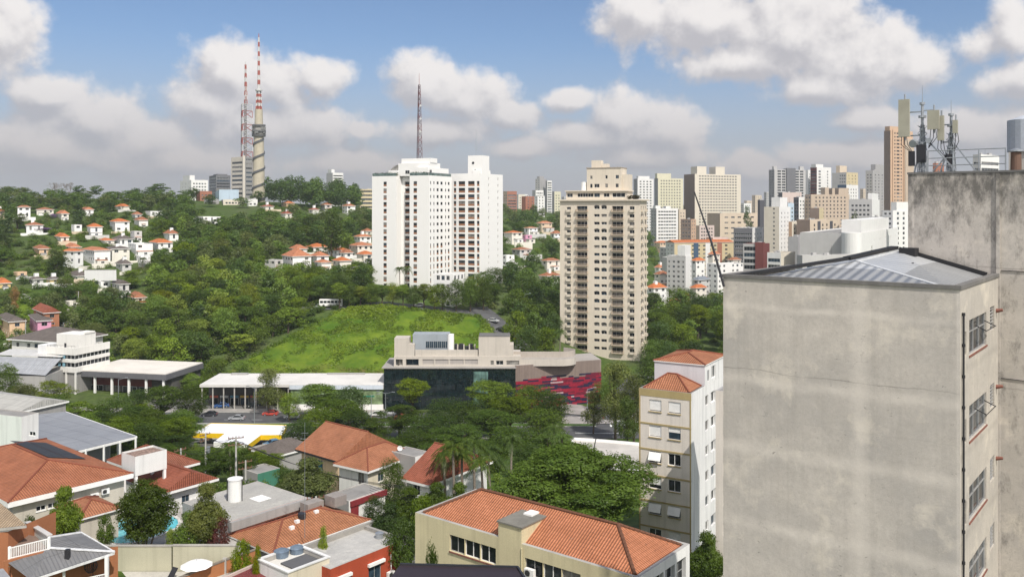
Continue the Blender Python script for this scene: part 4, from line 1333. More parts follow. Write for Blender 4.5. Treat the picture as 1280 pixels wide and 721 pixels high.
# ---------------------------------------------------------------- pair of white towers
def build_white_towers():
    fh = 3.0
    # left tower, with a recess in its left-hand front
    th, D, pxc = R(25), 380.0, 536
    Xc, W, L = corner_dims(465, pxc, 564.5, D, th)
    ztop = at(pxc, 219.3, D).z; zb = ground(Xc, D) - 3; H = ztop - zb
    loc, rz = corner_place(pxc, D, th, zb)
    root = thing('apartment_tower', 'left white apartment tower with garden terrace and glass rail on its top', 'building', loc, rz)
    SL = lambda px: s_left(px, Xc, D, th, W)
    a, b = SL(495.5), SL(512); dp = 4.5
    o1 = grid(a, H, [(SL(481.3) / a, 1.7)], fh, 3.2, 2.1, 1.2, 'spandrel', .12)
    oR_ = grid(b - a, H, [(.42, 2.6)], fh, 3.2, 2.1, 1.2, 'spandrel', .5)
    w2 = W - b
    o2 = grid(w2, H, [((SL(519) - b) / w2, 1.8)], fh, 3.2, 2.1, 1.2, 'spandrel', .12)
    oF = grid(L, H, [(.08, .8), (.22, .9), (.38, 1.7), (.55, 1.8), (.73, .9), (.87, 1.5)], fh, 3.2, 2.1, 1.2, 'spandrel', .12)
    m = mat_wall('tower_white', (.80, .785, .76), .05, .10, dirtcol=(.50, .48, .45)); mr = mat_wall('tower_recess_shade', (.55, .50, .42), .1, .2)  # left-facing recess wall: its shade put into a darker beige
    mb = MB()
    facade(mb, (0, 0, 0), (1, 0, 0), L, 0, H, oF, .12)
    facade(mb, (0, W, 0), (0, -1, 0), a, 0, H, o1, .12); facade(mb, (0, W - b, 0), (0, -1, 0), w2, 0, H, o2, .12)
    facade(mb, (0, W - a, 0), (1, 0, 0), dp, 0, H, [], .1); facade(mb, (dp, W - b, 0), (-1, 0, 0), dp, 0, H, [], .1, 1)
    facade(mb, (dp, W - a, 0), (0, -1, 0), b - a, 0, H, oR_, .5)
    facade(mb, (L, 0, 0), (0, 1, 0), W, 0, H, [], .1); facade(mb, (L, W, 0), (-1, 0, 0), L, 0, H, [], .1)
    mb.face([(0, 0, H), (L, 0, H), (L, W, H), (dp, W, H), (dp, W - a, H), (dp, W - b, H), (0, W - b, H)], 2); mb.face([(0, W - a, H), (dp, W - a, H), (dp, W, H), (0, W, H)], 2)
    mb.build('wall', [m, mr, M_roof_flat], root)
    MB().box((dp - .5, W - b - .002, 0), (dp - .01, W - b + .65, H - .2)).build('recess_slot', M_dark, root)
    def putoff(ops, off, lim, xo=0.0): put_windows(root, 'L', [(o[0] + off, *o[1:]) for o in ops], 0, L, W, lim, xo)
    putoff(o1, 0, 20); putoff(oR_, a, 20, dp); putoff(o2, b, 20); put_windows(root, 'R', oF, 0, L, W, 40)
    # penthouse
    p = MB(); k = H
    y0, y1 = W - SL(533), W - SL(494)
    p.box((2.5, y0, k + .002), (12, y1, at(515, 203, D).z - zb), 0, 'b'); p.box((3.2, W - SL(533.5), at(515, 203, D).z - zb), (9, W - SL(497), at(515, 197, D).z - zb), 0, 'b')
    p.box((1.2, 1.0, k + .002), (L - 1, 7, at(545, 209, D).z - zb), 0, 'b')
    p.box((2.4, W - SL(494), k + .002), (9, W - SL(482), k + 2.6), 0, 'b')
    n = 10      # sloped shoulder at the left
    for i in range(n):
        t0, t1 = i / n, (i + 1) / n
        yy0, yy1 = W - SL(494) , W - SL(478)
        p.box((2.6, yy0 + (yy1 - yy0) * t0, k + .002), (8.5, yy0 + (yy1 - yy0) * t1, k + .8 + 4.2 * math.cos(t1 * math.pi / 2)), 0, 'bl')
    pent = p.build('penthouse', m, root)
    for (pxw, s_) in ((486, 2.4), (503, 2.2), (524, 1.3), (533, 1.3)):
        link('window', winmesh(s_, 1.5, 'plain', 0), pent, (2.44 if pxw < 490 else 2.38, W - SL(pxw), k + 1.0), -math.pi / 2)
    g = MB()
    for (q0, q1) in ((465.5, 495), (512, 535.5)):
        g.box((.1, W - SL(q1), H + .002), (.16, W - SL(q0), H + 1.25))
    g.box((.3, .1, H + .002), (L - .3, .16, H + 1.25))
    g.build('glass_railing', mat_glass('rail_glass', (.10, .14, .13), .1), root)
    gb = MB(); r = random.Random(3)
    for i in range(60):
        yy = r.uniform(.5, W - .5)
        if W - b < yy < W - a: continue
        for _ in range(14):
            q = Vector((.9 + r.uniform(-.4, .4), yy + r.uniform(-.5, .5), H + r.uniform(.1, 1.5))); d = Vector((r.gauss(0, .25), r.gauss(0, .25), r.gauss(0, .2)))
            gb.face([q, q + d, q + d.cross(Vector((0, 0, 1))) + Vector((0, 0, .2))])
    me = gb.mesh('terrace_plants', LEAF['green']); me.attributes.new('tint', 'FLOAT', 'FACE')
    o = link('terrace_plants', me, root); o['kind'] = 'stuff'
    # right tower
    D2 = 398.0; pxc = 600.5
    Xc, W, L = corner_dims(560, pxc, 628.5, D2, th)
    ztop = at(pxc, 216.6, D2).z; zb = ground(Xc, D2) - 3; H = ztop - zb
    loc, rz = corner_place(pxc, D2, th, zb)
    root = thing('apartment_tower', 'right white apartment tower with brown balcony panels and a square white water tower', 'building', loc, rz)
    SL = lambda px: s_left(px, Xc, D2, th, W)
    S = lambda px: s_right(px, Xc, D2, th)
    oL = []
    for pxw, w_ in ((568.6, 1.3), (577.2, 3.4), (589.0, 3.4), (597.6, 1.3)): oL += grid(W, H, [(SL(pxw) / W, w_)], fh, 3.6, 2.3, 1.0, 'spandrel', .25)
    oR2 = grid(L, H, [((S(611) / L), .7), (S(622.5) / L, .8)], fh, 3.6, 1.3, 1.0, 'plain', .3)
    mb = MB()
    facade(mb, (0, 0, 0), (1, 0, 0), L, 0, H, oR2, .3); facade(mb, (0, W, 0), (0, -1, 0), W, 0, H, oL, .25)
    facade(mb, (L, 0, 0), (0, 1, 0), W, 0, H, [], .1); facade(mb, (L, W, 0), (-1, 0, 0), L, 0, H, [], .1)
    flat_top(mb, 0, 0, L, W, H, .6, .3, 0, 1)
    mb.build('wall', [m, M_roof_flat], root)
    put_windows(root, 'L', oL, 0, L, W, 72); put_windows(root, 'R', oR2, 0, L, W, 20)
    t = MB(); t.box((1.5, W - SL(600) - .2, H - .598), (9, W - SL(583), at(590, 194, D2).z - zb), 0, 'b').box((1.0, .4, H - .596), (11, 4.5, H + 1.6), 0, 'b')
    wt = t.build('water_tower', m, root)
    MB().tube((1.49, W - SL(589.5), H + 4.8), (1.40, W - SL(589.5), H + 4.8), .6, n=12).build('round_vent', M_dark, wt)
    MB().tube((4, W - SL(590), at(590, 194, D2).z - zb), (4, W - SL(590), at(590, 160, D2).z - zb), .08, .04, 5).build('antenna_rod', M_steel, root)
    link('vent', winmesh(.9, .9, 'plain', 0), wt, (1.44, W - SL(591), H + 1.0), -math.pi / 2)
    # low entrance wing between the towers
    block('entrance_wing', 'low white entrance wing at the foot of the paired towers', 'building', 540, 566, 584, 343, 352, 25, m, lambda w, h: grid(w, h, [(.2, 1.5), (.5, 1.5), (.8, 1.5)], 3.4, 1.0, 1.8), lambda w, h: grid(w, h, [(.25, 1.5), (.5, 1.5), (.75, 1.5)], 3.4, 1.0, 1.8), W=9, L=10)
build_white_towers()

# lattice mast behind the left white tower
def lattice(root, h, w0, w1, n, mats, r=.12, name='lattice', z0=0.0, k=3):
    """tapering three or four legged lattice; mats alternate per section"""
    sec = {}
    for i in range(n):
        t0, t1 = i / n, (i + 1) / n
        wa, wb = w0 + (w1 - w0) * t0, w0 + (w1 - w0) * t1
        mb = sec.setdefault(i % len(mats), MB())
        A = [Vector((wa * math.cos(2 * math.pi * j / k + .4), wa * math.sin(2 * math.pi * j / k + .4), z0 + h * t0)) for j in range(k)]
        B = [Vector((wb * math.cos(2 * math.pi * j / k + .4), wb * math.sin(2 * math.pi * j / k + .4), z0 + h * t1)) for j in range(k)]
        for j in range(k):
            q = (j + 1) % k
            mb.beam(A[j], B[j], r, r); mb.beam(A[j], B[q], r * .6, r * .6); mb.beam(A[q], B[j], r * .6, r * .6); mb.beam(B[j], B[q], r * .6, r * .6)
    for i, mb in sec.items(): mb.build(name, mats[i], root)
M_mred = mat_plain('mast_red', (.31, .085, .065), .6, var=.15)
M_mwhite = mat_plain('mast_white', (.50, .50, .49), .6)
def far_mast():
    D = 560.0; p = gp(524, D)
    root = thing('lattice_mast', 'slender dark red lattice mast behind the left white tower', 'mast', p)
    h = at(524, 92, D).z - p.z
    lattice(root, h * .93, 3.4, .75, 26, [mat_plain('mast_rust', (.14, .045, .045), .7), mat_plain('mast_grey', (.16, .12, .13), .7)], .24)
    MB().tube((0, 0, h * .93), (0, 0, h), .16, .08, 5).build('tip', M_mred, root)
    for k, zz in enumerate((.80, .72, .64)): MB().tube((.9, -.6, h * zz), (.9, -1.2, h * zz), .7, n=10).build('dish', M_mwhite, root)
far_mast()

# ---------------------------------------------------------------- cream tower
def build_cream_tower():
    th, D, pxc = R(22), 324.0, 800
    Xc, W, L = corner_dims(700, pxc, 808.5, D, th)
    ztop = at(pxc, 251, D).z; zb = ground(Xc, D) - 2; H = ztop - zb
    loc, rz = corner_place(pxc, D, th, zb)
    root = thing('apartment_tower', 'tall cream tower with balconies and stepped penthouse, right of the white pair', 'building', loc, rz)
    m = mat_wall('cream_render', (.62, .55, .455), .12, .22, dirtcol=(.30, .25, .19))
    SL = lambda px: s_left(px, Xc, D, th, W)
    fh = 2.92; first = 4.4
    cols = [(711, 1.6, 1.7, 'plain'), (727.5, 4.2, 2.05, 'ribbon'), (746, 2.1, 1.05, 'plain'), (755, 2.1, 1.05, 'plain'), (772, 4.3, 2.05, 'ribbon'), (790, 1.8, 1.9, 'plain')]
    oL = []
    for c, w_, h_, kd in cols:
        dep = 1.1 if w_ > 4 else .35
        oL += [(o[0], o[1] + (.9 if h_ < 1.2 else 0), o[2], o[3], kd, dep) for o in grid(W, H, [(SL(c) / W, w_)], fh, first, h_, 1.0, kd)]
    oR = grid(L, H, [(.2, 1.6), (.5, 1.6), (.8, 1.6)], fh, first + .6, 1.4, 1.0, 'plain', .3)
    mb = MB()
    facade(mb, (0, 0, 0), (1, 0, 0), L, 0, H, oR, .3)
    # openings of two depths: reveal as deep as the loggia
    facade(mb, (0, W, 0), (0, -1, 0), W, 0, H, oL, 1.1)
    facade(mb, (L, 0, 0), (0, 1, 0), W, 0, H, [], .1); facade(mb, (L, W, 0), (-1, 0, 0), L, 0, H, [], .1)
    flat_top(mb, 0, 0, L, W, H, .25, .3, 0, 1)
    mb.build('wall', [m, M_roof_flat], root)
    oL2 = sorted(oL, key=lambda o: -o[1])
    put_windows(root, 'L', oL2, 0, L, W, 100); put_windows(root, 'R', oR, 0, L, W, 0)
    # balconies and arched heads
    big = MB().box((-1.0, 0, 0), (0.25, 4.6, .14)).box((-1.0, 0, .14), (-.88, 4.6, .34)).box((-1.0, 0, .9), (-.9, 4.6, 1.0))
    for i in range(24): big.box((-.97, .05 + i * .195, .34), (-.93, .09 + i * .195, .9))
    big.box((-1.0, 0, .14), (0, .1, 1.0)).box((-1.0, 4.5, .14), (0, 4.6, 1.0))
    bme = big.mesh('balcony', mat_wall('balcony_beige', (.46, .37, .28), .3, .3))
    small = MB().box((-.7, 0, 0), (.1, 1.9, .12)).box((-.7, 0, .12), (-.6, 1.9, .95)).box((-.7, 0, .12), (0, .1, .95)).box((-.7, 1.8, .12), (0, 1.9, .95))
    sme = small.mesh('balcony', m)
    arch = MB(); n = 8
    for w_ in (2.1,):
        for i in range(n):
            a0, a1 = math.pi * i / n, math.pi * (i + 1) / n
            p0 = (-.01, w_ / 2 - w_ / 2 * math.cos(a0), 1.05 + .0 + .42 * math.sin(a0)); p1 = (-.01, w_ / 2 - w_ / 2 * math.cos(a1), 1.05 + .42 * math.sin(a1))
            arch.face([(-.01, w_ / 2, 1.05), p1, p0])
    ame = arch.mesh('arched_head', M_frame_dark)
    k = 0; z = first
    while z + 2.05 < H - 1.0:
        for c, w_, h_, kd in cols:
            yc = W - SL(c)
            if w_ > 4: link('balcony', bme, root, (0, yc - 2.3, z - .16))
            elif h_ > 1.2: link('balcony', sme, root, (0, yc - .95, z - .2))
            elif (k // 2) % 2 == 1: link('arched_head', ame, root, (-.0, yc - w_ / 2, z + .9))
        z += fh; k += 1
    nb = MB().box((0, -.9, 0), (1.9, .05, 1.0)).mesh('side_balcony', m)
    z = first
    while z + 2 < H - 1:
        for f in (.25, .75): link('side_balcony', nb, root, (L * f - .95, 0, z - .1))
        z += fh
    # ledge, recessed top floor, penthouse, tank
    MB().box((-.9, -.9, H + .002), (L + .5, W + .6, H + .55)).build('top_ledge', m, root)
    zz = lambda y: at(770, y, D + 5).z - zb
    tf = MB(); ow = [(SL(x) - 1.2 - SL(706), .9, 2.2, 1.4, 'ribbon', .2) for x in (711, 724, 730.5, 737, 745, 757)] + [(SL(764) - SL(706), .8, SL(780) - SL(764), 1.6, 'ribbon', .2)]
    fw = SL(782) - SL(706)
    facade(tf, (0, fw, 0), (0, -1, 0), fw, 0, 3.0, ow, .2); facade(tf, (0, 0, 0), (1, 0, 0), 9, 0, 3.0, [], .2); tf.face([(0, 0, 3), (9, 0, 3), (9, fw, 3), (0, fw, 3)])
    top1 = tf.build('top_floor', m, root, (1.6, W - SL(782), H + .56)); put_windows(top1, 'L', ow, 0, 9, fw, 20)
    MB().box((.9, W - SL(784), H + 3.56), (10, W - SL(705), H + 3.95)).build('top_slab', m, root)
    pw = SL(774) - SL(730.5); ph = zz(210) - (H + 3.96)
    pb = MB(); po = [(pw * .10, 1.0, .9, 1.5, 'plain', .2), (pw * .22, 1.1, 2.0, 1.4, 'plain', .2), (pw * .54, 1.1, 1.0, 1.4, 'plain', .2), (pw * .84, 1.1, 1.1, 1.4, 'plain', .2), (pw * .10, 4.4, .9, 1.2, 'plain', .2), (pw * .54, 4.4, .9, 1.3, 'plain', .2), (pw * .84, 4.4, 1.2, 1.3, 'plain', .2)]
    facade(pb, (0, pw, 0), (0, -1, 0), pw, 0, ph, po, .2); facade(pb, (0, 0, 0), (1, 0, 0), 8, 0, ph, [], .2); facade(pb, (8, pw, 0), (-1, 0, 0), 8, 0, ph, [], .2); facade(pb, (8, 0, 0), (0, 1, 0), pw, 0, ph, [], .2); pb.face([(0, 0, ph), (8, 0, ph), (8, pw, ph), (0, pw, ph)])
    pent = pb.build('penthouse', m, root, (3.0, W - SL(774), H + 3.96)); put_windows(pent, 'L', po, 0, 8, pw, 20)
    MB().box((2.8, W - SL(774.3), H + 3.96 + ph), (11.2, W - SL(730), H + 4.3 + ph)).build('penthouse_cornice', mat_wall('cornice_dark', (.36, .30, .24)), root)
    MB().box((4, W - SL(783), H + 3.96), (9, W - SL(774.2), zz(218)), 0, 'b').build('stair_box', m, root)
    MB().box((5, W - SL(755), H + 4.3 + ph), (8, W - SL(747), zz(204)), 0, 'b').box((4.5, W - SL(746.8), H + 4.3 + ph), (8, W - SL(735), zz(199.5)), 0, 'b').build('water_tank', m, root)
    MB().tube((4, W - SL(726), H + 3.96), (4, W - SL(726), zz(227)), 1.1, n=14).build('white_cylinder', M_white_trim, root)
    pl = MB(); r = random.Random(9)
    for i in range(420):
        q = Vector((r.uniform(-.3, 1.2), W - SL(r.uniform(784, 799)), H + .6 + r.uniform(0, 1.3))); d = Vector((r.gauss(0, .3), r.gauss(0, .3), r.gauss(0, .2)))
        pl.face([q, q + d, q + d.cross(Vector((0, 0, 1))) + Vector((0, 0, .25))])
    me = pl.mesh('terrace_plants', LEAF['wine']); me.attributes.new('tint', 'FLOAT', 'FACE'); o = link('terrace_plants', me, root); o['kind'] = 'stuff'
build_cream_tower()

# ================================================================ VALLEY FLOOR: ROADS, SLOPE, LOW BUILDINGS
def mat_asphalt(name, col=(.075, .075, .078)):
    m, t, p = base_mat(name)
    geo = t.node('ShaderNodeNewGeometry').outputs['Position']
    f = t.rng(t.noise(geo, .25, 6, .6), .3, .7, 0, 1); g = t.rng(t.noise(geo, 6, 3), .3, .7, .9, 1.1)
    c = t.mix(f, tuple(v * .75 for v in col), tuple(v * 1.35 for v in col))
    t.set(p.inputs['Base Color'], t.node('ShaderNodeHueSaturation', {'Color': c, 'Value': g}).outputs[0])
    p.inputs['Roughness'].default_value = .85
    return m
M_asph = mat_asphalt('asphalt'); M_pave = mat_asphalt('paving', (.27, .25, .235)); M_lot = mat_asphalt('parking_asphalt', (.13, .125, .12))
M_line = mat_plain('road_paint', (.72, .72, .70), .8, var=.2, scale=.8)
M_kerb = mat_plain('kerb_stone', (.36, .35, .33), .9)
M_lawn = mat_asphalt('lawn', (.060, .115, .022))
def xs_line(x0, x1, y, n=24): return [(x0 + (x1 - x0) * i / n, y) for i in range(n + 1)]
drape('avenue', xs_line(-330, 52, 247), xs_line(-330, 52, 234), M_asph, .10, seg=2)
drape('road', xs_line(-330, 60, 230), xs_line(-330, 60, 218), M_asph, .10, seg=2)
drape('median_lawn', xs_line(-330, 22, 233.6), xs_line(-330, 22, 230.4), M_lawn, .20)
drape('pavement', xs_line(-330, -36, 250.5), xs_line(-330, -36, 247.4), M_pave, .22)
drape('parking_lot', xs_line(-106, -42, 262), xs_line(-106, -42, 250.6), M_lot, .14, seg=3)
drape('pavement', xs_line(-330, 20, 217.6), xs_line(-330, 20, 214.5), M_pave, .22)
# junction on the right
drape('road', xs_line(16, 75, 252, 8), xs_line(16, 75, 217, 8), M_asph, .14, seg=6)
drape('side_street', [(22, 250), (30, 270), (40, 300)], [(31, 250), (39, 270), (49, 300)], M_asph, .16, seg=2)
drape('traffic_island', [(12, 240), (16, 242), (22, 240.5), (27.5, 236.6)], [(12, 233), (17, 232.6), (23, 232.8), (28, 233.4)], M_pave, .30, seg=2)
drape('traffic_island', [(15, 258), (20, 256), (23.5, 250.5)], [(12, 248), (16, 245), (20.5, 243)], M_pave, .30, seg=2)
for k in range(3):
    mb = MB()
    for i in range(46):
        x = -300 + i * 7.4; y = (238.3, 242.6, 224)[k]
        mb.face([(x, y - .07, ground(x, y) + .115), (x + 3, y - .07, ground(x + 3, y) + .115), (x + 3, y + .07, ground(x + 3, y) + .115), (x, y + .07, ground(x, y) + .115)])
    tag(mb.build('lane_marking', M_line), kind='structure')
for (x0, y0, x1, y1, n, ln) in ((26, 231.2, 36, 230.6, 9, 2.6), (28.6, 236.0, 33, 243.0, 8, 2.4)):     # zebra crossings
    mb = MB(); d = Vector((x1 - x0, y1 - y0, 0)).normalized(); s = Vector((-d.y, d.x, 0))
    for i in range(n):
        c = Vector((x0, y0, 0)).lerp(Vector((x1, y1, 0)), i / (n - 1))
        q = [c - d * .28 - s * ln / 2, c + d * .28 - s * ln / 2, c + d * .28 + s * ln / 2, c - d * .28 + s * ln / 2]
        mb.face([(v.x, v.y, ground(v.x, v.y) + .165) for v in q])
    tag(mb.build('zebra_crossing', M_line), kind='structure')
mb = MB()
for (ax, ay, bx, by) in ((29.6, 220.5, 31.2, 229), (16, 223, 28, 222.6)):
    d = Vector((bx - ax, by - ay, 0)).normalized(); s = Vector((-d.y, d.x, 0)) * .17
    a, b = Vector((ax, ay, 0)), Vector((bx, by, 0))
    mb.face([(v.x, v.y, ground(v.x, v.y) + .166) for v in (a - s, b - s, b + s, a + s)])
tag(mb.build('stop_line', M_line), kind='structure')
for y, x0, x1 in ((250.55, -330, -36), (247.35, -330, -36), (214.4, -330, 20), (217.7, -330, 20), (233.7, -330, 22), (230.3, -330, 22)):
    mb = MB()
    for i in range(20):
        a = x0 + (x1 - x0) * i / 20; b = x0 + (x1 - x0) * (i + 1) / 20
        mb.beam((a, y, ground(a, y) + .14), (b, y, ground(b, y) + .14), .15, .22)
    tag(mb.build('kerb', M_kerb), kind='structure')

# ---------------------------------------------------------------- bright grassy slope
def mat_slope():
    m, t, p = base_mat('slope_grass')
    geo = t.node('ShaderNodeNewGeometry').outputs['Position']
    n1 = t.rng(t.noise(geo, .11, 6, .62), .36, .66, 0, 1); n2 = t.rng(t.noise(geo, .9, 5, .65), .3, .7, 0, 1)
    c = t.mix(n1, (.052, .110, .010), (.150, .205, .018))
    c = t.mix(t.math('MULTIPLY', n2, .5), c, (.055, .095, .012))
    sp = t.node('ShaderNodeSeparateXYZ', {0: geo})
    bare = t.math('MULTIPLY', t.rng(sp.outputs[2], CZ - 53, CZ - 57, 0, 1), t.rng(t.noise(geo, .16, 5, .6), .42, .6, 0, 1))
    c = t.mix(bare, c, (.15, .085, .05))
    t.set(p.inputs['Base Color'], c)
    p.inputs['Roughness'].default_value = .95; p.inputs['Specular IOR Level'].default_value = .1
    return m
def slope_edges(D):     # left and right limits of the mown slope, in photo columns
    t = max(0.0, (D - 292) / (338 - 292))
    return 285 + 135 * t ** 1.3, (668 - 62 * t)
def build_slope():
    mb = MB(); ND, NU = 26, 60; vs = []; r = random.Random(2)
    for i in range(ND + 1):
        D = 290 + 51 * i / ND; a, b = slope_edges(D)
        for j in range(NU + 1):
            px = a + (b - a) * j / NU; x = (px - HX) / FPX * D
            bump = .9 * mnoise.noise(Vector((x * .13, D * .13, 1.0))) + .35 * mnoise.noise(Vector((x * .5, D * .5, 4.0)))
            edge = min(1, min(i, ND - i, j, NU - j) / 3)
            vs.append((x, D, ground(x, D) + .12 + (bump + .6) * edge))
    me = bpy.data.meshes.new('grassy_slope')
    fs = [(i * (NU + 1) + j, i * (NU + 1) + j + 1, (i + 1) * (NU + 1) + j + 1, (i + 1) * (NU + 1) + j) for i in range(ND) for j in range(NU)]
    me.from_pydata(vs, [], fs); me.materials.append(mat_slope())
    me.polygons.foreach_set('use_smooth', [True] * len(fs)); me.update()
    tag(link('grassy_hill', me), kind='structure')
    # tall weeds and creepers growing all over it
    V = []; F = []; T = []
    for _ in range(3200):
        i = r.random() ** .8; D = 290 + 51 * i; a, b = slope_edges(D); px = r.uniform(a, b); x = (px - HX) / FPX * D
        k = mnoise.noise(Vector((x * .09, D * .09, 9)))
        if k < -.25: continue
        z = ground(x, D) + .3; R_ = r.uniform(.4, 1.5); tint = min(1, max(0, .30 + .7 * k + r.uniform(-.15, .15)))
        for _ in range(34):
            d = Vector((r.gauss(0, 1), r.gauss(0, 1), abs(r.gauss(0, .7)))).normalized(); q = Vector((x, D, z)) + Vector((d.x * R_, d.y * R_, d.z * R_ * .8))
            n = (d + Vector((r.gauss(0, .5), r.gauss(0, .5), .6))).normalized(); u = n.orthogonal().normalized(); u = Matrix.Rotation(r.uniform(0, 6.3), 3, n) @ u; v = n.cross(u)
            s = r.uniform(.16, .36); i0 = len(V)
            V += [q - u * s, q - v * s * .6, q + u * s, q + v * s * .6]; F.append((i0, i0 + 1, i0 + 2, i0 + 3)); T.append(min(1, max(0, tint + r.uniform(-.2, .2))))
    me = bpy.data.meshes.new('weeds'); me.from_pydata([tuple(v) for v in V], [], F); me.materials.append(LEAF['fresh'])
    me.attributes.new('tint', 'FLOAT', 'FACE').data.foreach_set('value', T)
    tag(link('weeds', me), kind='stuff')
build_slope()
drape('hill_road', [((px - HX) / FPX * 344, 349) for px in range(360, 601, 20)], [((px - HX) / FPX * 344, 342) for px in range(360, 601, 20)], M_asph, .25)
# steep side street beside the slope, full of parked cars
st_l = [(585, 352), (598, 342), (616, 330), (640, 316), (672, 302), (700, 292)]
def pd(px, D): return ((px - HX) / FPX * D, D)
drape('steep_street', [pd(px, D) for px, D in st_l], [pd(px + 24, D + 4) for px, D in st_l], M_asph, .5, seg=2)

# ---------------------------------------------------------------- dark glass cultural centre with the red mosaic
def build_centre():
    D = 251.0; Z = lambda y, d=D: CZ + (HY - y) / FPX * d
    X = lambda px, d=D: (px - HX) / FPX * d
    zb = ground(0, D) - .5
    root = thing('cultural_centre', 'long low building with dark glass front, stepped beige rooftop and red mosaic wall', 'building', (0, D, zb))
    zr = Z(459) - zb
    x0, x1, x2 = X(480), X(644.5), X(751, 262)
    # glazed hall
    mb = MB()
    mb.box((x0, .12, 0), (x1, 16, zr), 0, 'f')
    mb.build('hall', [mat_wall('centre_beige', (.46, .405, .35), .2, .3)], root)
    n = 5
    gm = mat_glass('facade_glass', (.008, .016, .018), .03); gm.node_tree.nodes['Principled BSDF'].inputs['Specular IOR Level'].default_value = 1.0
    for i in range(n):
        a = x0 + (x1 - x0) * i / n; b = x0 + (x1 - x0) * (i + 1) / n
        fr = MB(); fr.face([(a, .10, 0), (b, .10, 0), (b, .10, zr - .3), (a, .10, zr - .3)])
        w_ = fr.build('curtain_wall', gm, root)
        q = MB(); k = 7
        for j in range(k): xx = a + (b - a) * j / k; q.box((xx - .025, .06, 0), (xx + .025, .099, zr - .3))
        for j in range(4): zz = (zr - .3) * (j + .02) / 4; q.box((a, .07, zz), (b, .098, zz + .05))
        q.build('mullion', mat_plain('black_mullion', (.012, .014, .016), .3), w_)
    lit = MB(); lit.face([(X(592), .092, 2.2), (X(610), .092, 2.2), (X(610), .092, zr - 1.2), (X(592), .092, zr - 1.2)]); lit.build('pale_pane', mat_glass('pale_green_glass', (.10, .17, .15), .1), root)
    be = mat_wall('centre_beige', (.46, .405, .35)); bl = mat_wall('centre_pale', (.50, .455, .40), .2, .3)
    MB().box((x0 - .6, -.35, zr - .3), (x1 + .2, 16.2, zr + .02)).build('roof_edge', mat_wall('roof_edge_grey', (.33, .31, .29), .3, .2), root)
    # rooftop volumes
    up = lambda a, b, ya, yb, dy0, dy1, m, nm: MB().box((X(a), dy0, Z(yb) - zb), (X(b), dy1, Z(ya) - zb), 0, 'b').build(nm, m, root)
    zt = Z(446.6) - zb; z1 = Z(457) - zb
    ops = [(X(493.8) - X(491.5), .25, 1.0, 1.75, 'plain', .8), (X(496.3) - X(491.5), .25, 1.4, 1.75, 'plain', .8), (X(506.5) - X(491.5), .2, X(522.5) - X(506.5), 1.85, 'ribbon', 1.5)]
    for a, b in ((527.5, 541.5), (543.5, 560), (562, 579), (580.5, 597)): ops.append((X(a) - X(491.5), .55, X(b) - X(a), 1.45, 'blind', .25))
    for a, b in ((613, 617), (620, 629), (633, 649)): ops.append((X(a) - X(491.5), .4, X(b) - X(a), 1.2, 'ribbon', .3))
    W2 = X(651) - X(491.5); h2 = zt - zr
    tb = MB(); facade(tb, (0, 0, 0), (1, 0, 0), W2, 0, h2, ops, .8); facade(tb, (0, 12, 0), (0, -1, 0), 12, 0, h2, [], .1); facade(tb, (W2, 0, 0), (0, 1, 0), 12, 0, h2, [], .1)
    tb.face([(0, 0, h2), (W2, 0, h2), (W2, 12, h2), (0, 12, h2)])
    te = tb.build('terrace_storey', bl, root, (X(491.5), 1.6, zr + .025))
    put_windows(te, 'R', [o for o in ops if o[4] != 'blind'], 0, W2, 12, 30)
    for o in ops:
        if o[4] == 'blind': MB().box((o[0], .25, o[1]), (o[0] + o[2], .3, o[1] + o[3])).build('infill_panel', mat_wall('infill_grey', (.36, .33, .31)), te)
    zt += .03
    bx = lambda a, b, yt, d0, d1, m, nm, base=zt: MB().box((X(a), d0, base), (X(b), d1, Z(yt) - zb), 0, 'b').build(nm, m, root)
    bx(491.8, 510, 423.7, 1.9, 7, bl, 'stair_block'); bx(510.003, 517, 431.5, 1.9, 6, bl, 'stair_block')
    bx(518, 597, 438.8, 2.4, 2.7, bl, 'terrace_parapet')
    bx(598, 637.5, 422, 1.8, 8, bl, 'plant_block'); bx(637.503, 642, 432, 1.9, 7, bl, 'plant_block')
    MB().box((X(598.3), 1.75, Z(421.8) - zb), (X(637.3), 8.1, Z(420.8) - zb)).build('dark_roof', mat_wall('dark_slab', (.15, .145, .14)), root)
    # glass pavilion
    pv = MB().box((X(514), 4.0, zt), (X(560), 9, Z(420) - zb), 0, 'b'); pav = pv.build('glass_pavilion', mat_wall('pavilion_grey', (.30, .33, .36), .2, .3), root)
    for i in range(6): link('window', winmesh(1.1, 2.0, 'plain', 5), pav, (X(530.5) + i * 1.15, 3.93, zt + 2.0))
    MB().box((X(530), 3.7, zt), (X(549), 3.95, zt + 1.6)).build('louvre', M_dark, pav)
    MB().tube((X(562), 4.2, zt), (X(562), 4.2, Z(420) - zb), 1.0, 1.0, 14).build('white_duct', M_white_trim, root)
    q = MB(); r = random.Random(5)
    for i in range(12):
        a = r.uniform(566, 596); q.box((X(a), 5 + r.random(), zt), (X(a) + r.uniform(.6, 1.4), 7, zt + r.uniform(1.2, 3.0)))
    ob = q.build('rooftop_plant', M_dark, root); ob['kind'] = 'stuff'
    for a in (570, 578, 585, 592): MB().box((X(a), 4.6, zt), (X(a) + .35, 4.9, zt + 3.0)).build('column', bl, root)
    # rounded terrace to the right
    c = MB()
    pts = [(X(643, 256), 2.0), (X(700, 256), 2.0)] + [(X(700, 256) + 4.8 * math.sin(a * math.pi / 2 / 8), 6.8 - 4.8 * math.cos(a * math.pi / 2 / 8)) for a in range(1, 9)] + [(X(720, 256), 14)]
    for (p0, p1) in zip(pts, pts[1:]):
        c.face([(*p0, zr), (*p1, zr), (*p1, zr + 2.0), (*p0, zr + 2.0)], 0)
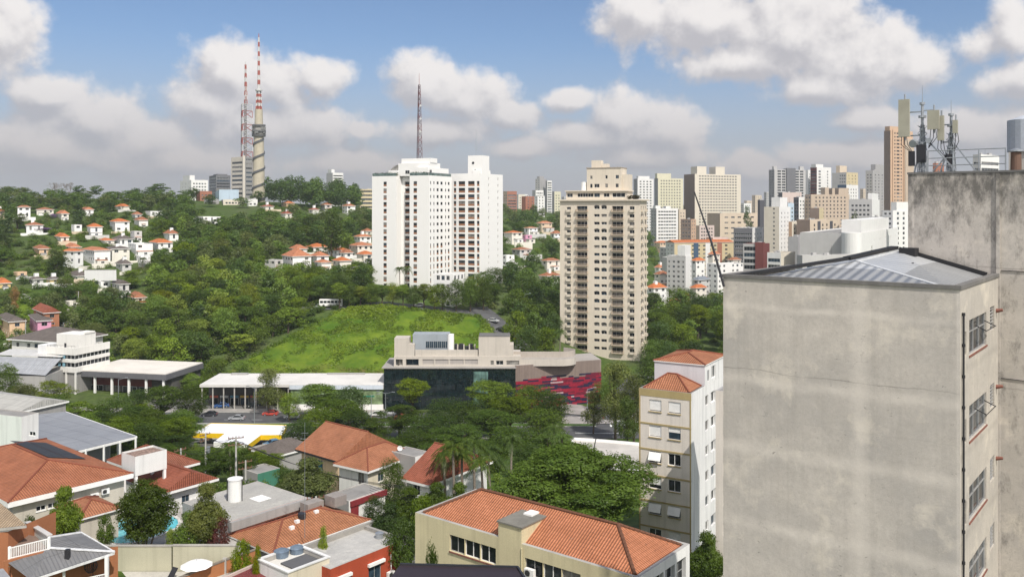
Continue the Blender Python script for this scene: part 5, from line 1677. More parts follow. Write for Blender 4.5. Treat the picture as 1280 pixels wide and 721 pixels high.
    c.face([(*p, zr + 2.0) for p in pts] + [(X(643, 256), 14, zr + 2.0)], 1)
    c.build('terrace_wall', [bl, mat_wall('terrace_slab', (.36, .33, .30))], root)
    c = MB()
    p2 = [(x * .985 + .3 - (0 if i else 1), y + 3.2) for i, (x, y) in enumerate(pts[:-1])] + [(X(705, 262), 13)]
    for (p0, p1) in zip(p2, p2[1:]):
        c.face([(*p0, zr + 2.002), (*p1, zr + 2.002), (*p1, zr + 3.6), (*p0, zr + 3.6)], 0)
        c.face([(p0[0], p0[1] + .4, zr + 3.6), (*p0, zr + 3.6), (*p1, zr + 3.6), (p1[0], p1[1] + .4, zr + 3.6)], 0)
        c.face([(p1[0], p1[1] + .4, zr + 3.6), (p1[0], p1[1] + .4, zr + 2.01), (p0[0], p0[1] + .4, zr + 2.01), (p0[0], p0[1] + .4, zr + 3.6)], 0)
    c.build('terrace_drum', mat_wall('drum_beige', (.40, .355, .31), .25, .3), root)
    # ribbed brown wall with the mosaic of red, navy and white strips
    a, b = Vector((x1 + .02, 0, 0)), Vector((x2, 10, 0)); U = (b - a).normalized(); LW = (b - a).length; N = U.cross(Vector((0, 0, 1)))
    w_ = MB(); zm = zr - 4.0
    facade(w_, a, U, LW, 0, zr + .5, [], .1); w_.face([a + Vector((0, 0, zr + .5)), b + Vector((0, 0, zr + .5)), b + Vector((-2, 12, zr + .5)), a + Vector((0, 12, zr + .5))], 1); facade(w_, b, Vector((-.16, .987, 0)), 14, 0, zr + .5, [], .1)
    w_.build('ribbed_wall', [mat_wall('brown_render', (.235, .185, .16), .2, .4), mat_wall('terrace_slab', (.36, .33, .30))], root)
    rb = MB(); i = 0.0
    while i < LW - .3:
        p = a + U * i + N * .03; rb.beam(p + Vector((0, 0, zm)), p + Vector((0, 0, zr + .5)), .12, .10); i += .45
    rb.build('ribs', mat_wall('brown_rib', (.20, .155, .135), .2, .4), root)
    mos = {}
    cols = [('mosaic_red', (.23, .008, .026)), ('mosaic_crimson', (.13, .008, .024)), ('mosaic_navy', (.013, .012, .038)), ('mosaic_white', (.36, .26, .27)), ('mosaic_rose', (.30, .03, .055))]
    r = random.Random(11); z = .0
    while z < zm + .7:
        s = 0.0
        while s < LW:
            ln = r.uniform(.9, 4.2); k = r.choices(range(5), (38, 20, 33, 3, 6))[0]; s1 = min(LW, s + ln)
            if z > zm - .2 and r.random() < .45: s = s1; continue
            P = lambda q, zz: a + U * q + N * .10 + Vector((0, 0, zz))
            mos.setdefault(k, MB()).face([P(s, z), P(s1, z), P(s1, z + .44), P(s, z + .44)]); s = s1
        z += .45
    for k, mb in mos.items():
        o = mb.build('mosaic', mat_plain(cols[k][0], cols[k][1], .5, var=.2), root); o['kind'] = 'stuff'
build_centre()

# ---------------------------------------------------------------- low shops left of it
def build_shops():
    D = 250.0; zb = ground(-60, D) - .3; X = lambda px, d=D: (px - HX) / FPX * d; Z = lambda y, d=D: CZ + (HY - y) / FPX * d
    root = thing('store', 'low store with flat white roof, shaded shopfronts and a green panelled side', 'store', (0, D, zb))
    x0, xm, x1 = X(249.5), X(362), X(479); zr = Z(480.5) - zb
    MB().box((x0, 0, zr - .75), (xm, 17, zr), 0).box((xm + .003, -.3, zr - 1.35), (x1, 17, zr + .05)).build('roof', mat_wall('white_roof_sheet', (.62, .60, .57), .3, .0, scale=.12), root)
    MB().box((xm, -.36, zr - 1.3), (x1, -.305, zr - .1)).build('fascia', mat_wall('pale_blue_fascia', (.55, .60, .66), .1, .3), root)
    MB().box((xm + .3, .1, 2.0), (x1 - .2, .3, zr - 1.36)).build('green_panel', mat_glass('green_cladding', (.17, .23, .12), .35), root)
    MB().box((X(452), .02, 4.1), (X(468), .09, 4.5)).build('sign', mat_plain('sign_green', (.03, .18, .11), .4), root)
    MB().box((xm + .3, -.2, 0), (x1, .32, 1.99)).build('plinth', M_white, root)
    MB().box((x0 + .5, 6, 0), (xm, 6.2, zr - .76)).build('back_wall', mat_wall('shop_dark', (.10, .095, .09), .3, .3), root)
    n = 9
    for i in range(n): MB().box((x0 + .4 + (xm - x0 - 1) * i / (n - 1), .3, 0), (x0 + .7 + (xm - x0 - 1) * i / (n - 1), .6, zr - .76)).build('column', M_conc, root)
    r = random.Random(4)
    for i in range(8):
        a = x0 + 1 + (xm - x0 - 2) * i / 8
        link('shopfront', winmesh(2.3, 2.4, 'plain', r.randrange(6)), root, (a, 5.9, .2))
        MB().box((a, 5.5, 2.75), (a + 2.4, 5.9, 3.3)).build('shop_sign', mat_plain('sign_%d' % (i % 4), [(.45, .10, .06), (.5, .5, .48), (.08, .22, .3), (.5, .33, .05)][i % 4], .5), root)
    for a, b in ((268, 290), (395, 445)): MB().box((X(a), 14.5, zr + .052), (X(b), 16, zr + .4)).build('roof_gutter', M_grey_wall, root)
    # left: grey fascia hall
    D2 = 262.0; zb2 = ground(-110, D2) - .3; X2 = lambda px, d=D2: (px - HX) / FPX * d
    th = R(12); Xc, W, L = corner_dims(100, 207, 236, D2, th)
    loc, rz = corner_place(207, D2, th, zb2); H = CZ + (HY - 467) / FPX * D2 - zb2
    L = 20
    root = thing('car_showroom', 'single storey showroom with white flat roof and dark grey fascia', 'store', loc, rz)
    MB().box((-.3, -.3, H - 1.9), (L, W + .3, H - .25)).build('fascia', mat_wall('slate_fascia', (.125, .125, .135), .2, .3), root)
    MB().box((-.1, -.1, H - .248), (L - .2, W + .1, H + .02)).build('roof', mat_wall('pale_roof_sheet', (.66, .62, .56), .3, .0, scale=.15), root)
    MB().box((4, .5, 0), (L - .5, W, H - 1.91)).build('wall', mat_wall('shop_dark', (.10, .095, .09)), root)
    for i in range(5): MB().box((.1, W * (i + .1) / 5, 0), (.6, W * (i + .1) / 5 + .6, H - 1.91)).build('column', M_white, root)
    for i in range(5): link('shopfront', winmesh(W / 5 - 1.0, 2.4, 'ribbon', i), root, (3.9, W * (i + 1) / 5 - .2, .2), -math.pi / 2)
    MB().box((3.8, W * .25, 2.75), (3.95, W * .95, H - 1.95)).build('red_band', mat_plain('dark_red_band', (.14, .03, .03), .6), root)
build_shops()

# ---------------------------------------------------------------- white banded office on the left
def build_office():
    th, D, pxc = R(18), 265.0, 94
    Xc, W, L = corner_dims(57.5, pxc, 137.5, D, th)
    L = min(L, 16.5)
    zb = ground(Xc, D) - .4; Z = lambda y: CZ + (HY - y) / FPX * D - zb
    loc, rz = corner_place(pxc, D, th, zb)
    root = thing('office_building', 'white three storey corner office with dark ribbon windows and a tall end fin', 'building', loc, rz)
    m = mat_wall('office_white', (.72, .70, .66), .12, .25)
    bands = [(Z(466), Z(459.5)), (Z(453.6), Z(449.5)), (Z(444.2), Z(435.2))]
    H = bands[2][1]
    core = MB().box((.5, .5, 0), (L, W, H - .9), 0, 'b'); core.build('wall', [mat_wall('office_inner', (.28, .27, .26))], root)
    for k, (a, b) in enumerate(bands):
        mb = MB(); mb.box((0, 0, a), (L, .45, b)); mb.box((0, .452, a), (.45, W, b)); mb.build('spandrel_band', m, root)
    for a, b in ((bands[0][1], bands[1][0]), (bands[1][1], bands[2][0])):
        me = winmesh(L - .2, b - a - .02, 'ribbon', 0); link('window', me, root, (.1, .22, a + .01))
        me = winmesh(W - .5, b - a - .02, 'ribbon', 0); link('window', me, root, (.22, W - .2, a + .01), -math.pi / 2)
        for i in (2.6, 4.6, 6.3): MB().box((.05, W - i - 1.0, a + .15), (.08, W - i, b - .25)).build('blind', mat_plain('blue_blind', (.22, .42, .52), .5), root)
    me = winmesh(W - .8, bands[0][0] - .8, 'ribbon', 4); link('shopfront', me, root, (1.4, W - .3, .3), -math.pi / 2)
    for i in range(4): MB().box((.1, W * i / 3.2, 0), (.5, W * i / 3.2 + .4, bands[0][0])).build('column', m, root)
    MB().box((-.15, W + .002, -.2), (5, W + 3.0, Z(433.5))).build('fin', mat_wall('fin_white', (.68, .68, .68), .1, .2), root)
    pb = MB(); p0, p1 = W * .0, W * .85
    pb.box((2.5, .8, H - .899), (9, W * .86, Z(420)), 0, 'b').box((4.5, -.0 + .6, Z(420)), (8.5, W * .35, Z(418.0)), 0, 'b')
    pent = pb.build('roof_room', m, root)
    MB().box((2.46, W * .52, H - .7), (2.49, W * .52 + .8, H + .9)).build('door', M_dark, pent)
    rr = MB()
    for i in range(9): rr.beam((.2, .3 + i * (W - .6) / 8, H), (.2, .3 + i * (W - .6) / 8, H + .6), .04, .04)
    rr.beam((.2, .3, H + .6), (.2, W - .3, H + .6), .05, .05).build('railing', M_dark, root)
    # older building with the dark hip roof behind
    r2, W2, L2, H2, zb2 = block('office_building', 'older white building with a broad dark grey hip roof behind the corner office', 'building', 15, 75, 112, 427, 288, 20, mat_wall('office_white', (.72, .70, .66)), None, lambda w, h: grid(w, h, [(.12, 1.4), (.35, 1.4), (.55, 3.2), (.8, 1.4)], 3.1, h - 2.6, 1.4), L=18, noroof=True)
    rb, c, A, B = hip_roof(L2, W2, H2, 3.4, 1.2, .35); rb.build('roof', [M_tile_brown, M_white_trim], r2)
    # saw-tooth parking sheds at the left edge
    r3 = thing('parking_shed', 'wide low shed with pale grey sheet roof at the left edge beside the office', 'shed', gp(18, 256))
    w_ = 22.0; h_ = at(18, 452, 256).z - r3.location.z
    q = MB(); q.face([(-w_ / 2, 0, h_ - 2.6), (w_ / 2 - 2, 0, h_ - 4.0), (w_ / 2 - 2, 9, h_ - .6), (-w_ / 2, 9, h_ + .2)], 0, [(0, 0), (w_, 0), (w_, 9), (0, 9)])
    q.build('roof', mat_corrugated('shed_sheet', (.36, .37, .39), .8, .6, .1, .4), r3)
    q = MB(); q.face([(-w_ / 2, 9.02, h_ + .5), (w_ / 2 - 2, 9.02, h_ - .2), (w_ / 2 - 1, 17, h_ + .4), (-w_ / 2, 17, h_ + 1.0)], 0, [(0, 0), (w_, 0), (w_, 9), (0, 9)]); q.build('roof', mat_corrugated('shed_sheet_pale', (.60, .59, .57), .8, .6, .1, .3), r3)
    MB().box((-w_ / 2, .3, 0), (w_ / 2 - 2.2, 16.5, h_ - 4.2)).build('wall', M_grey_wall, r3)
build_office()

# ---------------------------------------------------------------- filling station canopy
def build_station():
    D0 = 204.0; zb = ground(-60, D0); zc = CZ - 51.2 - zb
    X = lambda px, py: (px - HX) / (py - HY) * 51.2; Y = lambda py: 51.2 * FPX / (py - HY) - D0
    P = lambda px, py, dz=0: Vector((X(px, py), Y(py), zc + dz))
    root = thing('filling_station', 'filling station canopy with white roof and yellow fascia beside the avenue', 'filling station', (0, D0, zb))
    pts = [P(240, 541.5), P(281, 542), P(267, 553), P(310, 556), P(326, 544), P(352, 544), P(358, 531.5), P(264, 529)]
    mb = MB(); mb.face(pts); mb.face([p + Vector((0, 0, -.95)) for p in pts[::-1]])
    mb.face([pts[7], pts[6], pts[6] - Vector((0, 0, .95)), pts[7] - Vector((0, 0, .95))][::-1])
    mb.build('canopy', mat_wall('canopy_white', (.74, .75, .77), .12, .0), root)
    yl = MB(); wh = MB(); my = mat_plain('fascia_yellow', (.72, .47, .012), .4, var=.06)
    for i, (a, b) in enumerate(zip(pts, pts[1:] + pts[:1])):
        n = (b - a).cross(Vector((0, 0, 1))).normalized() * .03
        q = [a + n - Vector((0, 0, 1.0)), b + n - Vector((0, 0, 1.0)), b + n + Vector((0, 0, .12)), a + n + Vector((0, 0, .12))]
        (wh if i in (1, 2) else yl).face(q)
    yl.build('fascia', my, root); wh.build('fascia', M_white_trim, root)
    for (px, py) in ((252, 538), (278, 538), (300, 540), (330, 539), (345, 538)):
        p = P(px, py); MB().box((p.x - .2, p.y - .2, -.3), (p.x + .2, p.y + .2, zc - .96)).build('column', M_white_trim, root)
    for (px, py) in ((262, 537), (320, 537)):
        p = P(px, py); MB().box((p.x - .5, p.y - .3, 0), (p.x + .5, p.y + .3, 1.9)).box((p.x - .9, p.y - .6, 0), (p.x + .9, p.y + .6, .15)).build('fuel_pump', M_steel, root)
    p = P(264, 529); MB().box((p.x - 6.5, p.y - 1.5, 3.0), (p.x + .5, p.y + .5, 3.2)).build('annex_roof', M_grey_wall, root)
    drape('forecourt', xs_line(-75, -48, 213.5, 6), xs_line(-75, -48, 194, 6), M_lot, .12, seg=3)
build_station()

# ---------------------------------------------------------------- white low roof by the junction
def junction_roof():
    z = CZ - 49.5; Dn = lambda y: 49.5 * FPX / (y - HY)
    pt = lambda px, y: Vector(((px - HX) / FPX * Dn(y), Dn(y), z))
    q = [pt(700, 578), pt(806, 592), pt(806, 557), pt(757, 552.5), pt(718, 550)]
    c = sum(q, Vector()) / 5; zb = ground(c.x, c.y)
    root = thing('low_store', 'low store with pale dusty flat roof between the big tree and the zebra crossing', 'store', (c.x, c.y, zb))
    loc = [p - Vector((c.x, c.y, zb)) for p in q]
    MB().face(loc).build('roof', mat_wall('dusty_roof', (.50, .47, .43), .5, .0, scale=.2), root)
    w_ = MB()
    for a, b in zip(loc, loc[1:] + loc[:1]): w_.face([Vector((a.x, a.y, -1)), Vector((b.x, b.y, -1)), b - Vector((0, 0, .01)), a - Vector((0, 0, .01))])
    w_.build('wall', M_white, root)
    p = MB()
    for a, b in zip(loc, loc[1:] + loc[:1]): p.beam(a + Vector((0, 0, .25)), b + Vector((0, 0, .25)), .25, .6)
    p.build('parapet', M_white, root)
    g = MB(); a = loc[4] + Vector((-1.6, 1.0, .1)); b = loc[0] + Vector((-1.6, 0, .1))
    for i in range(9): g.beam(a.lerp(b, i / 8), a.lerp(b, i / 8) + Vector((0, 0, 1.0)), .06, .06)
    for k in (.4, .7, 1.0): g.beam(a + Vector((0, 0, k)), b + Vector((0, 0, k)), .06, .06)
    g.build('railing', M_steel, root)
    f = MB(); f.tube(loc[1] + Vector((-10, 3, 0)), loc[1] + Vector((-8.5, 6, 5.2)), .12, .1, 6).build('prop', M_dark, root)
junction_roof()

# ---------------------------------------------------------------- broadcast tower, its neighbours on the ridge
def build_tv_tower():
    D = 700.0; p = at(323.5, 258, D); p.z = min(p.z, ground(p.x, D))
    root = thing('television_tower', 'tall round concrete broadcast tower with dark spiral and red white mast', 'tower', p)
    Z = lambda y: at(323, y, D).z - p.z
    k = D / FPX
    m = mat_wall('tower_concrete', (.46, .415, .32), .25, .35)
    MB().tube((0, 0, -2), (0, 0, Z(172)), 8.0 * k, 6.0 * k, 24).tube((0, 0, Z(172)), (0, 0, Z(137)), 5.6 * k, 4.6 * k, 24).build('shaft', m, root)
    sp = MB(); n = 150
    for i in range(n):
        def q(i):
            t = i / n; a = t * 2 * math.pi * 4.6 + 2.4; r_ = (8.15 - 2.0 * t) * k
            return Vector((r_ * math.cos(a), r_ * math.sin(a), (Z(172) - 1) * t))
        sp.beam(q(i), q(i + 1), 1.1, 1.5)
    sp.build('spiral_duct', mat_plain('duct_dark', (.10, .105, .115), .7), root)
    MB().tube((0, 0, Z(171)), (0, 0, Z(168.5)), 8 * k, 8.6 * k, 24).tube((0, 0, Z(165)), (0, 0, Z(163)), 8.6 * k, 8.6 * k, 24).tube((0, 0, Z(158)), (0, 0, Z(156)), 8.2 * k, 8.2 * k, 24).build('platform', mat_plain('platform_grey', (.13, .13, .13), .7), root)
    e = MB(); r = random.Random(8)
    for i in range(26):
        a = r.uniform(0, 6.28); z = r.choice((Z(168), Z(162.6), Z(167)))
        e.tube((7.3 * k * math.cos(a), 7.3 * k * math.sin(a), z), (7.3 * k * math.cos(a), 7.3 * k * math.sin(a), z + 2.4), .8, n=8)
    o = e.build('antenna_drum', mat_plain('drum_grey', (.20, .20, .19), .6), root); o['kind'] = 'stuff'
    MB().tube((0, 0, Z(168)), (0, 0, Z(157)), 6.6 * k, 6.6 * k, 20).build('equipment_floor', mat_plain('equip_grey', (.26, .25, .23), .7, var=.4, scale=.6), root)
    lattice(root, Z(114) - Z(137), 3.2 * k, 2.2 * k, 6, [M_mred, M_mwhite], .9, 'mast_section', Z(137), 4)
    for i in range(6): MB().tube((0, 0, Z(137) + (Z(114) - Z(137)) * i / 6), (0, 0, Z(137) + (Z(114) - Z(137)) * (i + 1) / 6), 1.9 * k, 1.7 * k, 8).build('mast_core', [M_mred, M_mwhite][i % 2], root)
    MB().tube((0, 0, Z(114)), (0, 0, Z(112)), 4.2 * k, 4.2 * k, 12).build('mast_ring', M_mwhite, root)
    for i in range(11): MB().tube((0, 0, Z(112) + (Z(47) - Z(112)) * i / 11), (0, 0, Z(112) + (Z(47) - Z(112)) * (i + 1) / 11), (2.0 - .09 * i) * k, (2.0 - .09 * (i + 1)) * k, 8).build('mast_core', [M_mwhite, M_mred][i % 2], root)
    MB().tube((0, 0, Z(47)), (0, 0, Z(42)), .7 * k, .3 * k, 6).build('tip', M_mred, root)
    # lattice mast on the building to its left
    D2 = 800.0; p2 = at(303.5, 250, D2); p2.z = min(p2.z, ground(p2.x, D2))
    root, W, L, H, zb = block('broadcast_building', 'pale curved office with grey glazed middle beside the round broadcast tower', 'building', 289, 304, 318.5, 196, D2, 42, (mat_wall('glazed_grey', (.25, .245, .24), .2, .3), mat_wall('bldg_cream', (.58, .53, .46))), lambda w, h: ribbons(w, h, 4, 6, 1.6, 3), lambda w, h: ribbons(w, h, 4, 3, 2.0, 1.5))
    MB().box((L * .86, -1.6, 0), (L + .6, .0, H + 2)).box((-.8, -1.2, 0), (L * .10, 0, H + 1)).build('edge_pier', mat_wall('bldg_white', (.62, .57, .50)), root)
    top = at(303.5, 196, D2)
    ms = thing('lattice_mast', 'red and white guyed lattice mast rising from the pale curved office', 'mast', (p2.x, D2 + 8, top.z - 1))
    h = at(303.5, 75, D2 + 8).z - ms.location.z
    lattice(ms, h * .55, 6.5, 6.0, 8, [M_mred, M_mwhite], .5, 'mast_section', 0, 3)
    MB().tube((0, 0, 0), (0, 0, h * .6), 1.5, 1.1, 8).build('mast_core', mat_plain('core_grey', (.26, .25, .25), .6), ms)
    lattice(ms, h * .40, 1.6, .7, 9, [M_mred, M_mwhite], .5, 'mast_section', h * .55, 3)
    for i in range(8): MB().tube((0, 0, h * (.58 + .05 * i)), (0, 0, h * (.58 + .05 * (i + 1))), 1.1 - .08 * i, 1.0 - .08 * i, 6).build('mast_core', [M_mred, M_mwhite, M_mred][i % 3], ms)
build_tv_tower()

# ================================================================ HILLSIDE HOUSES
HH = [
 # label, left, corner, right, eave, foot, turn, wall, options
 ('white house with wide orange hip roof in the middle of the left hillside', 134, 144, 162, 277, 291, 58, 0, {}),
 ('small white house with low orange roof left of the wide-roofed hillside house', 107, 113, 128, 283.5, 297, 60, 0, {}),
 ('three storey white house with red roof at the lower left of the white row', 78, 94, 104, 314, 336, 25, 0, dict(rise=1.2)),
 ('white house with red roof and grey shaded side, second in the white row', 102, 118, 138, 313, 333, 48, 0, dict(rise=1.4)),
 ('cream house with flat grey-brown roof and large upper windows in the white row', 129, 140, 162, 311, 328, 60, 1, dict(roof=M_tile_brown, rise=1.0)),
 ('white villa with stepped flat roof and patchy tiles beside a palm', 160, 170, 191, 305, 320, 55, 0, dict(flat=True)),
 ('white house with bright orange hip roof at the right end of the row', 187, 198, 216, 303.5, 317, 55, 0, {}),
 ('low house with orange roof above the grey-roofed house', 124, 131, 143, 300.5, 306.5, 55, 1, dict(rise=1.3)),
 ('white house under a plain grey hip roof among trees', 141, 150, 166, 299, 308, 55, 0, dict(roof=M_tile_brown)),
 ('bare grey box house with flat top above the white row', 163, 168, 174, 289, 303, 50, 3, dict(flat=True)),
 ('small blue-white house with orange roof near the ridge on the left', 165, 169, 177, 268, 274, 55, 3, {}),
 ('long white flat-roofed house half hidden under the left ridge trees', 179, 188, 203, 264, 272, 55, 0, dict(flat=True)),
 ('white house with flat orange roof above the big grey-green tree', 168, 174, 185, 275, 284, 55, 0, {}),
 ('orange hip roof peeping out of the umbrella trees on the left ridge', 144, 151, 162, 258, 264, 55, 1, {}),
 ('orange-roofed bungalow behind the three storey white house', 80, 89, 101, 309, 315, 55, 4, {}),
 ('large white ridge house with tall windows at the far left', 17, 22, 38, 259, 275, 62, 0, dict(rise=1.5)),
 ('long house wing with orange roof beside the large white ridge house', 38, 46, 67, 262, 269, 60, 1, dict(rise=1.6)),
 ('white two storey house with red hip roof above the purple tree', 24, 33, 54, 281.5, 293, 60, 0, {}),
 ('cream house cut by the left edge under the ridge', -8, -3, 6, 264, 274, 55, 4, {}),
 ('white garden house in the trees right of the purple tree', 89, 93, 101, 281, 291, 50, 0, dict(flat=True)),
 ('yellow-walled house with sloping orange roof left of the white row', 41, 49, 64, 311, 322, 55, 2, dict(rise=1.5)),
 ('salmon painted box house with teal roof at the top of the diagonal lane', 17, 22, 29, 340, 346, 40, 2, dict(flat=True, D0=300)),
 ('small white house first on the diagonal lane', 36, 42, 52, 349, 357, 40, 3, dict(roof=M_tile_brown, rise=1.2, D0=300)),
 ('pale yellow house with grey roof on the diagonal lane', 58, 63, 73, 349, 358, 45, 5, dict(roof=M_tile_brown, rise=1.2, D0=300)),
 ('long low house with dark brown roof under the white row', 84, 97, 116, 345, 352, 50, 1, dict(roof=M_tile_brown, rise=1.6, D0=300)),
 ('white carport house with flat slab under the white row', 118, 126, 138, 352, 362, 50, 0, dict(flat=True, D0=300)),
 ('grey house with big pale gable roof facing the valley', 140, 149, 160, 355, 368, 50, 3, dict(roof=M_tile_brown, gable=True, D0=300)),
 ('yellow house cut by the left edge beside the green bank', -6, 0, 9, 354, 361, 50, 5, dict(D0=300)),
 ('orange-walled workshop with dark roof at the left edge above the office', -4, 12, 31, 402, 412, 50, 2, dict(roof=M_tile_brown, rise=1.4, D=312)),
 ('pink and white terraced house above the dark hip roof', 33, 47, 64, 401, 412, 55, 7, dict(roof=M_tile_brown, rise=.8, D=308)),
 ('house under a dark red roof with brick gable left of the trees', 42, 56, 74, 391, 398, 50, 6, dict(roof=M_tile_red, gable=True, D=318)),
 ('cream garden wall house at the foot of the diagonal lane', 81, 87, 94, 377, 385, 45, 1, dict(flat=True, D0=300)),
 ('orange roof half buried in trees at the edge of the forest', 160, 169, 182, 372, 378, 50, 1, dict(D0=300)),
 ('large white house with two orange roofs on the hill left of the towers', 353, 366, 389, 320.5, 338, 55, 0, dict(rise=3.8)),
 ('blank grey-walled annex left of the large white hill house', 331, 344, 354, 325, 338, 30, 3, dict(flat=True)),
 ('white house with a single orange roof right of the large white hill house', 388, 396, 411, 320, 331, 55, 0, {}),
 ('long orange roof behind the large white hill house', 382, 392, 411, 309, 316, 55, 0, {}),
 ('wide cream house with orange roof beside the left white tower', 436, 447, 468, 307, 322, 55, 1, {}),
 ('upper house with orange roof just left of the white tower', 443, 450, 464, 296, 305, 55, 0, {}),
 ('narrow white house with orange top in front of the wide cream house', 425, 431, 441, 316, 327, 50, 0, {}),
 ('small house with orange hip roof under the ridge wood, left one', 401, 406, 415, 256, 265, 55, 3, {}),
 ('white two storey house with red hip roof at the right of the ridge wood', 428, 434, 444, 257.5, 268, 55, 0, {}),
 ('low tile-roofed house below the round tower', 352, 358, 368, 254, 260, 55, 2, {}),
 ('brown-roofed house at the foot of the round tower', 326, 332, 342, 258, 263, 50, 1, dict(roof=M_tile_red)),
 ('red-roofed cottage lost in trees below the ridge wood', 351, 357, 365, 267, 273, 55, 1, dict(roof=M_tile_red)),
 ('long white flat-roofed house in the trees below the red building', 240, 254, 276, 271, 280, 55, 0, dict(flat=True)),
 ('red roof slope right of the low tile-roofed house', 386, 391, 399, 262, 267, 50, 1, dict(roof=M_tile_red)),
 ('yellow-beige house with orange roof between the white and cream towers', 671, 677, 690, 279, 291, 55, 4, {}),
 ('white house with flat orange roof left of the yellow-beige one', 655, 661, 672, 285, 295, 55, 0, dict(rise=1.0)),
 ('cream villa with flat front right of the white towers', 630, 640, 653, 291, 306, 50, 1, dict(rise=1.4)),
 ('small pink house between the towers', 653, 657, 665, 294, 303, 50, 7, dict(flat=True)),
 ('broad orange roof at the foot of the hill left of the cream tower', 674, 684, 701, 345, 354, 50, 1, dict(rise=2.2)),
 ('narrow cream house above the broad orange roof', 677, 684, 700, 326, 339, 55, 1, dict(rise=1.2)),
 ('white house right beside the right white tower', 628, 633, 643, 319, 334, 50, 0, dict(flat=True)),
 ('low white house with tile roof half way up between the towers', 688, 693, 702, 292, 300, 50, 0, {}),
 ('white house with orange roof in the middle of the cluster left of the towers', 410, 421, 437, 313, 323, 55, 0, {}),
 ('orange-roofed house hard against the left white tower', 446, 455, 468, 318, 329, 55, 1, {}),
 ('low white house under the cluster left of the towers', 394, 402, 414, 328, 337, 55, 0, dict(rise=1.2)),
 ('cream house with orange roof at the lower edge of the cluster', 416, 425, 439, 326, 336, 55, 1, {}),
 ('orange roof at the upper right corner of the cluster by the tower', 452, 457, 466, 289, 296, 55, 1, {}),
 ('second orange roof at the back of the large white hill house', 362, 371, 384, 311, 319, 55, 0, dict(rise=2.2)),
 ('white house alone in the trees right of the white row', 204, 212, 223, 292, 302, 55, 0, {}),
 ('cream house with orange roof above the yellow-walled house', 69, 76, 85, 296, 305, 55, 1, {}),
 ('terraced white house under the right end of the white row', 168, 176, 188, 320, 331, 50, 0, dict(flat=True)),
 ('pale house with grey roof under the row beside the palm', 145, 153, 163, 330, 341, 50, 3, dict(roof=M_tile_brown)),
 ('white house with orange roof just under the left ridge', 100, 107, 117, 262, 270, 55, 0, {}),
 ('orange-roofed cream house between the ridge houses on the left', 70, 77, 86, 267, 275, 55, 1, {}),
 ('white and grey villa on the slope between the towers', 640, 650, 664, 312, 322, 50, 3, dict(rise=1.2)),
]
for (lab, a, b, c, ye, yf, th_, wl, opt) in HH: house(lab, a, b, c, ye, yf, th_, wl, **opt)
# houses in the valley right of the cream tower
for (lab, a, b, c, ye, yf, th_, wl, D, opt) in [
 ('orange-roofed house in the trees left of the slim grey tower', 818, 825, 836, 343, 352, 55, 1, 540, {}),
 ('pair of patched orange roofs at the foot of the cream tower', 808, 817, 833, 360, 372, 55, 0, 430, {}),
 ('grey workshop at the foot of the slim grey tower', 823, 828, 836, 365, 382, 50, 3, 440, dict(flat=True)),
 ('orange roof right of the slim grey tower', 864, 870, 883, 360, 370, 55, 1, 470, {}),
 ('barn-like house with pale metal roof right of the slim grey tower', 866, 873, 887, 350, 359, 50, 3, 500, dict(roof=M_steel, rise=1.8)),
 ('white house with orange roof under the leaning pole', 865, 870, 881, 326, 336, 55, 0, 590, {}),
 ('long white terrace behind the leaning pole', 884, 897, 930, 330, 341, 60, 0, 520, dict(flat=True)),
 ('red-roofed house behind the leaning pole near the dark modern block', 911, 916, 926, 325, 333, 50, 1, 560, {}),
 ('small orange-roofed house by the dark shrub', 886, 891, 900, 318, 328, 50, 1, 620, {})]:
    house(lab, a, b, c, ye, yf, th_, wl, D=D, **opt)
# retaining wall below the white row
p0, p1 = gp(106, 385), gp(145, 378)
rw = thing('retaining_wall', 'long white retaining wall under the row of white houses', 'wall', (0, 0, 0))
MB().beam(Vector((p0.x, p0.y, at(106, 344, 385).z)), Vector((p1.x, p1.y, at(145, 344, 378).z)), .4, 4.6).build('panel', M_white, rw)
MB().beam(Vector((p0.x, p0.y, at(106, 344, 385).z + 2.4)), Vector((p1.x, p1.y, at(145, 344, 378).z + 2.4)), .6, .16).build('coping', M_conc, rw)
drape('diagonal_lane', [pd(px, D) for px, D in ((22, 362), (40, 352), (62, 338), (86, 324))], [pd(px, D) for px, D in ((30, 366), (49, 356), (72, 342), (98, 328))], M_pave, .4)
drape('green_bank', [pd(px, D) for px, D in ((2, 352), (20, 340), (50, 326), (80, 318))], [pd(px, D) for px, D in ((22, 362), (40, 351), (60, 337), (86, 323))], mat_slope(), .35, seg=4)

# ================================================================ CITY BLOCKS
def wl(name, col, g=.15): return mat_wall(name, col, g, .2)
C_white = wl('city_white', (.72, .71, .69)); C_grey = wl('city_grey', (.34, .33, .33)); C_beige = wl('city_beige', (.60, .50, .39)); C_cream = wl('city_cream', (.64, .585, .49))
C_brown = wl('city_brown', (.24, .185, .15)); C_yellow = wl('city_yellow', (.60, .57, .43)); C_orange = wl('city_orange', (.52, .36, .25)); C_brick = wl('city_brick', (.34, .15, .10)); C_dark = wl('city_dark', (.09, .09, .10)); C_red = wl('city_red', (.40, .09, .07)); C_blue = wl('city_blue', (.44, .54, .62)); C_pink = wl('city_pink', (.58, .48, .44)); C_tan = wl('city_tan', (.46, .37, .29)); C_mid = wl('city_mid_grey', (.46, .45, .44)); C_ochre = wl('city_ochre', (.55, .46, .29)); C_maroon = wl('city_maroon', (.17, .055, .05)); C_navy = wl('city_navy', (.06, .10, .16)); C_slate = wl('city_slate', (.16, .16, .17))
def gr(cols, ww=1.5, h=1.3, fh=2.95, m=0.08):
    return lambda w, hh: grid(w, hh, [(m + (1 - 2 * m) * (i + .5) / cols, min(ww, w / cols * .75)) for i in range(cols)], fh, 1.5, h, .8)
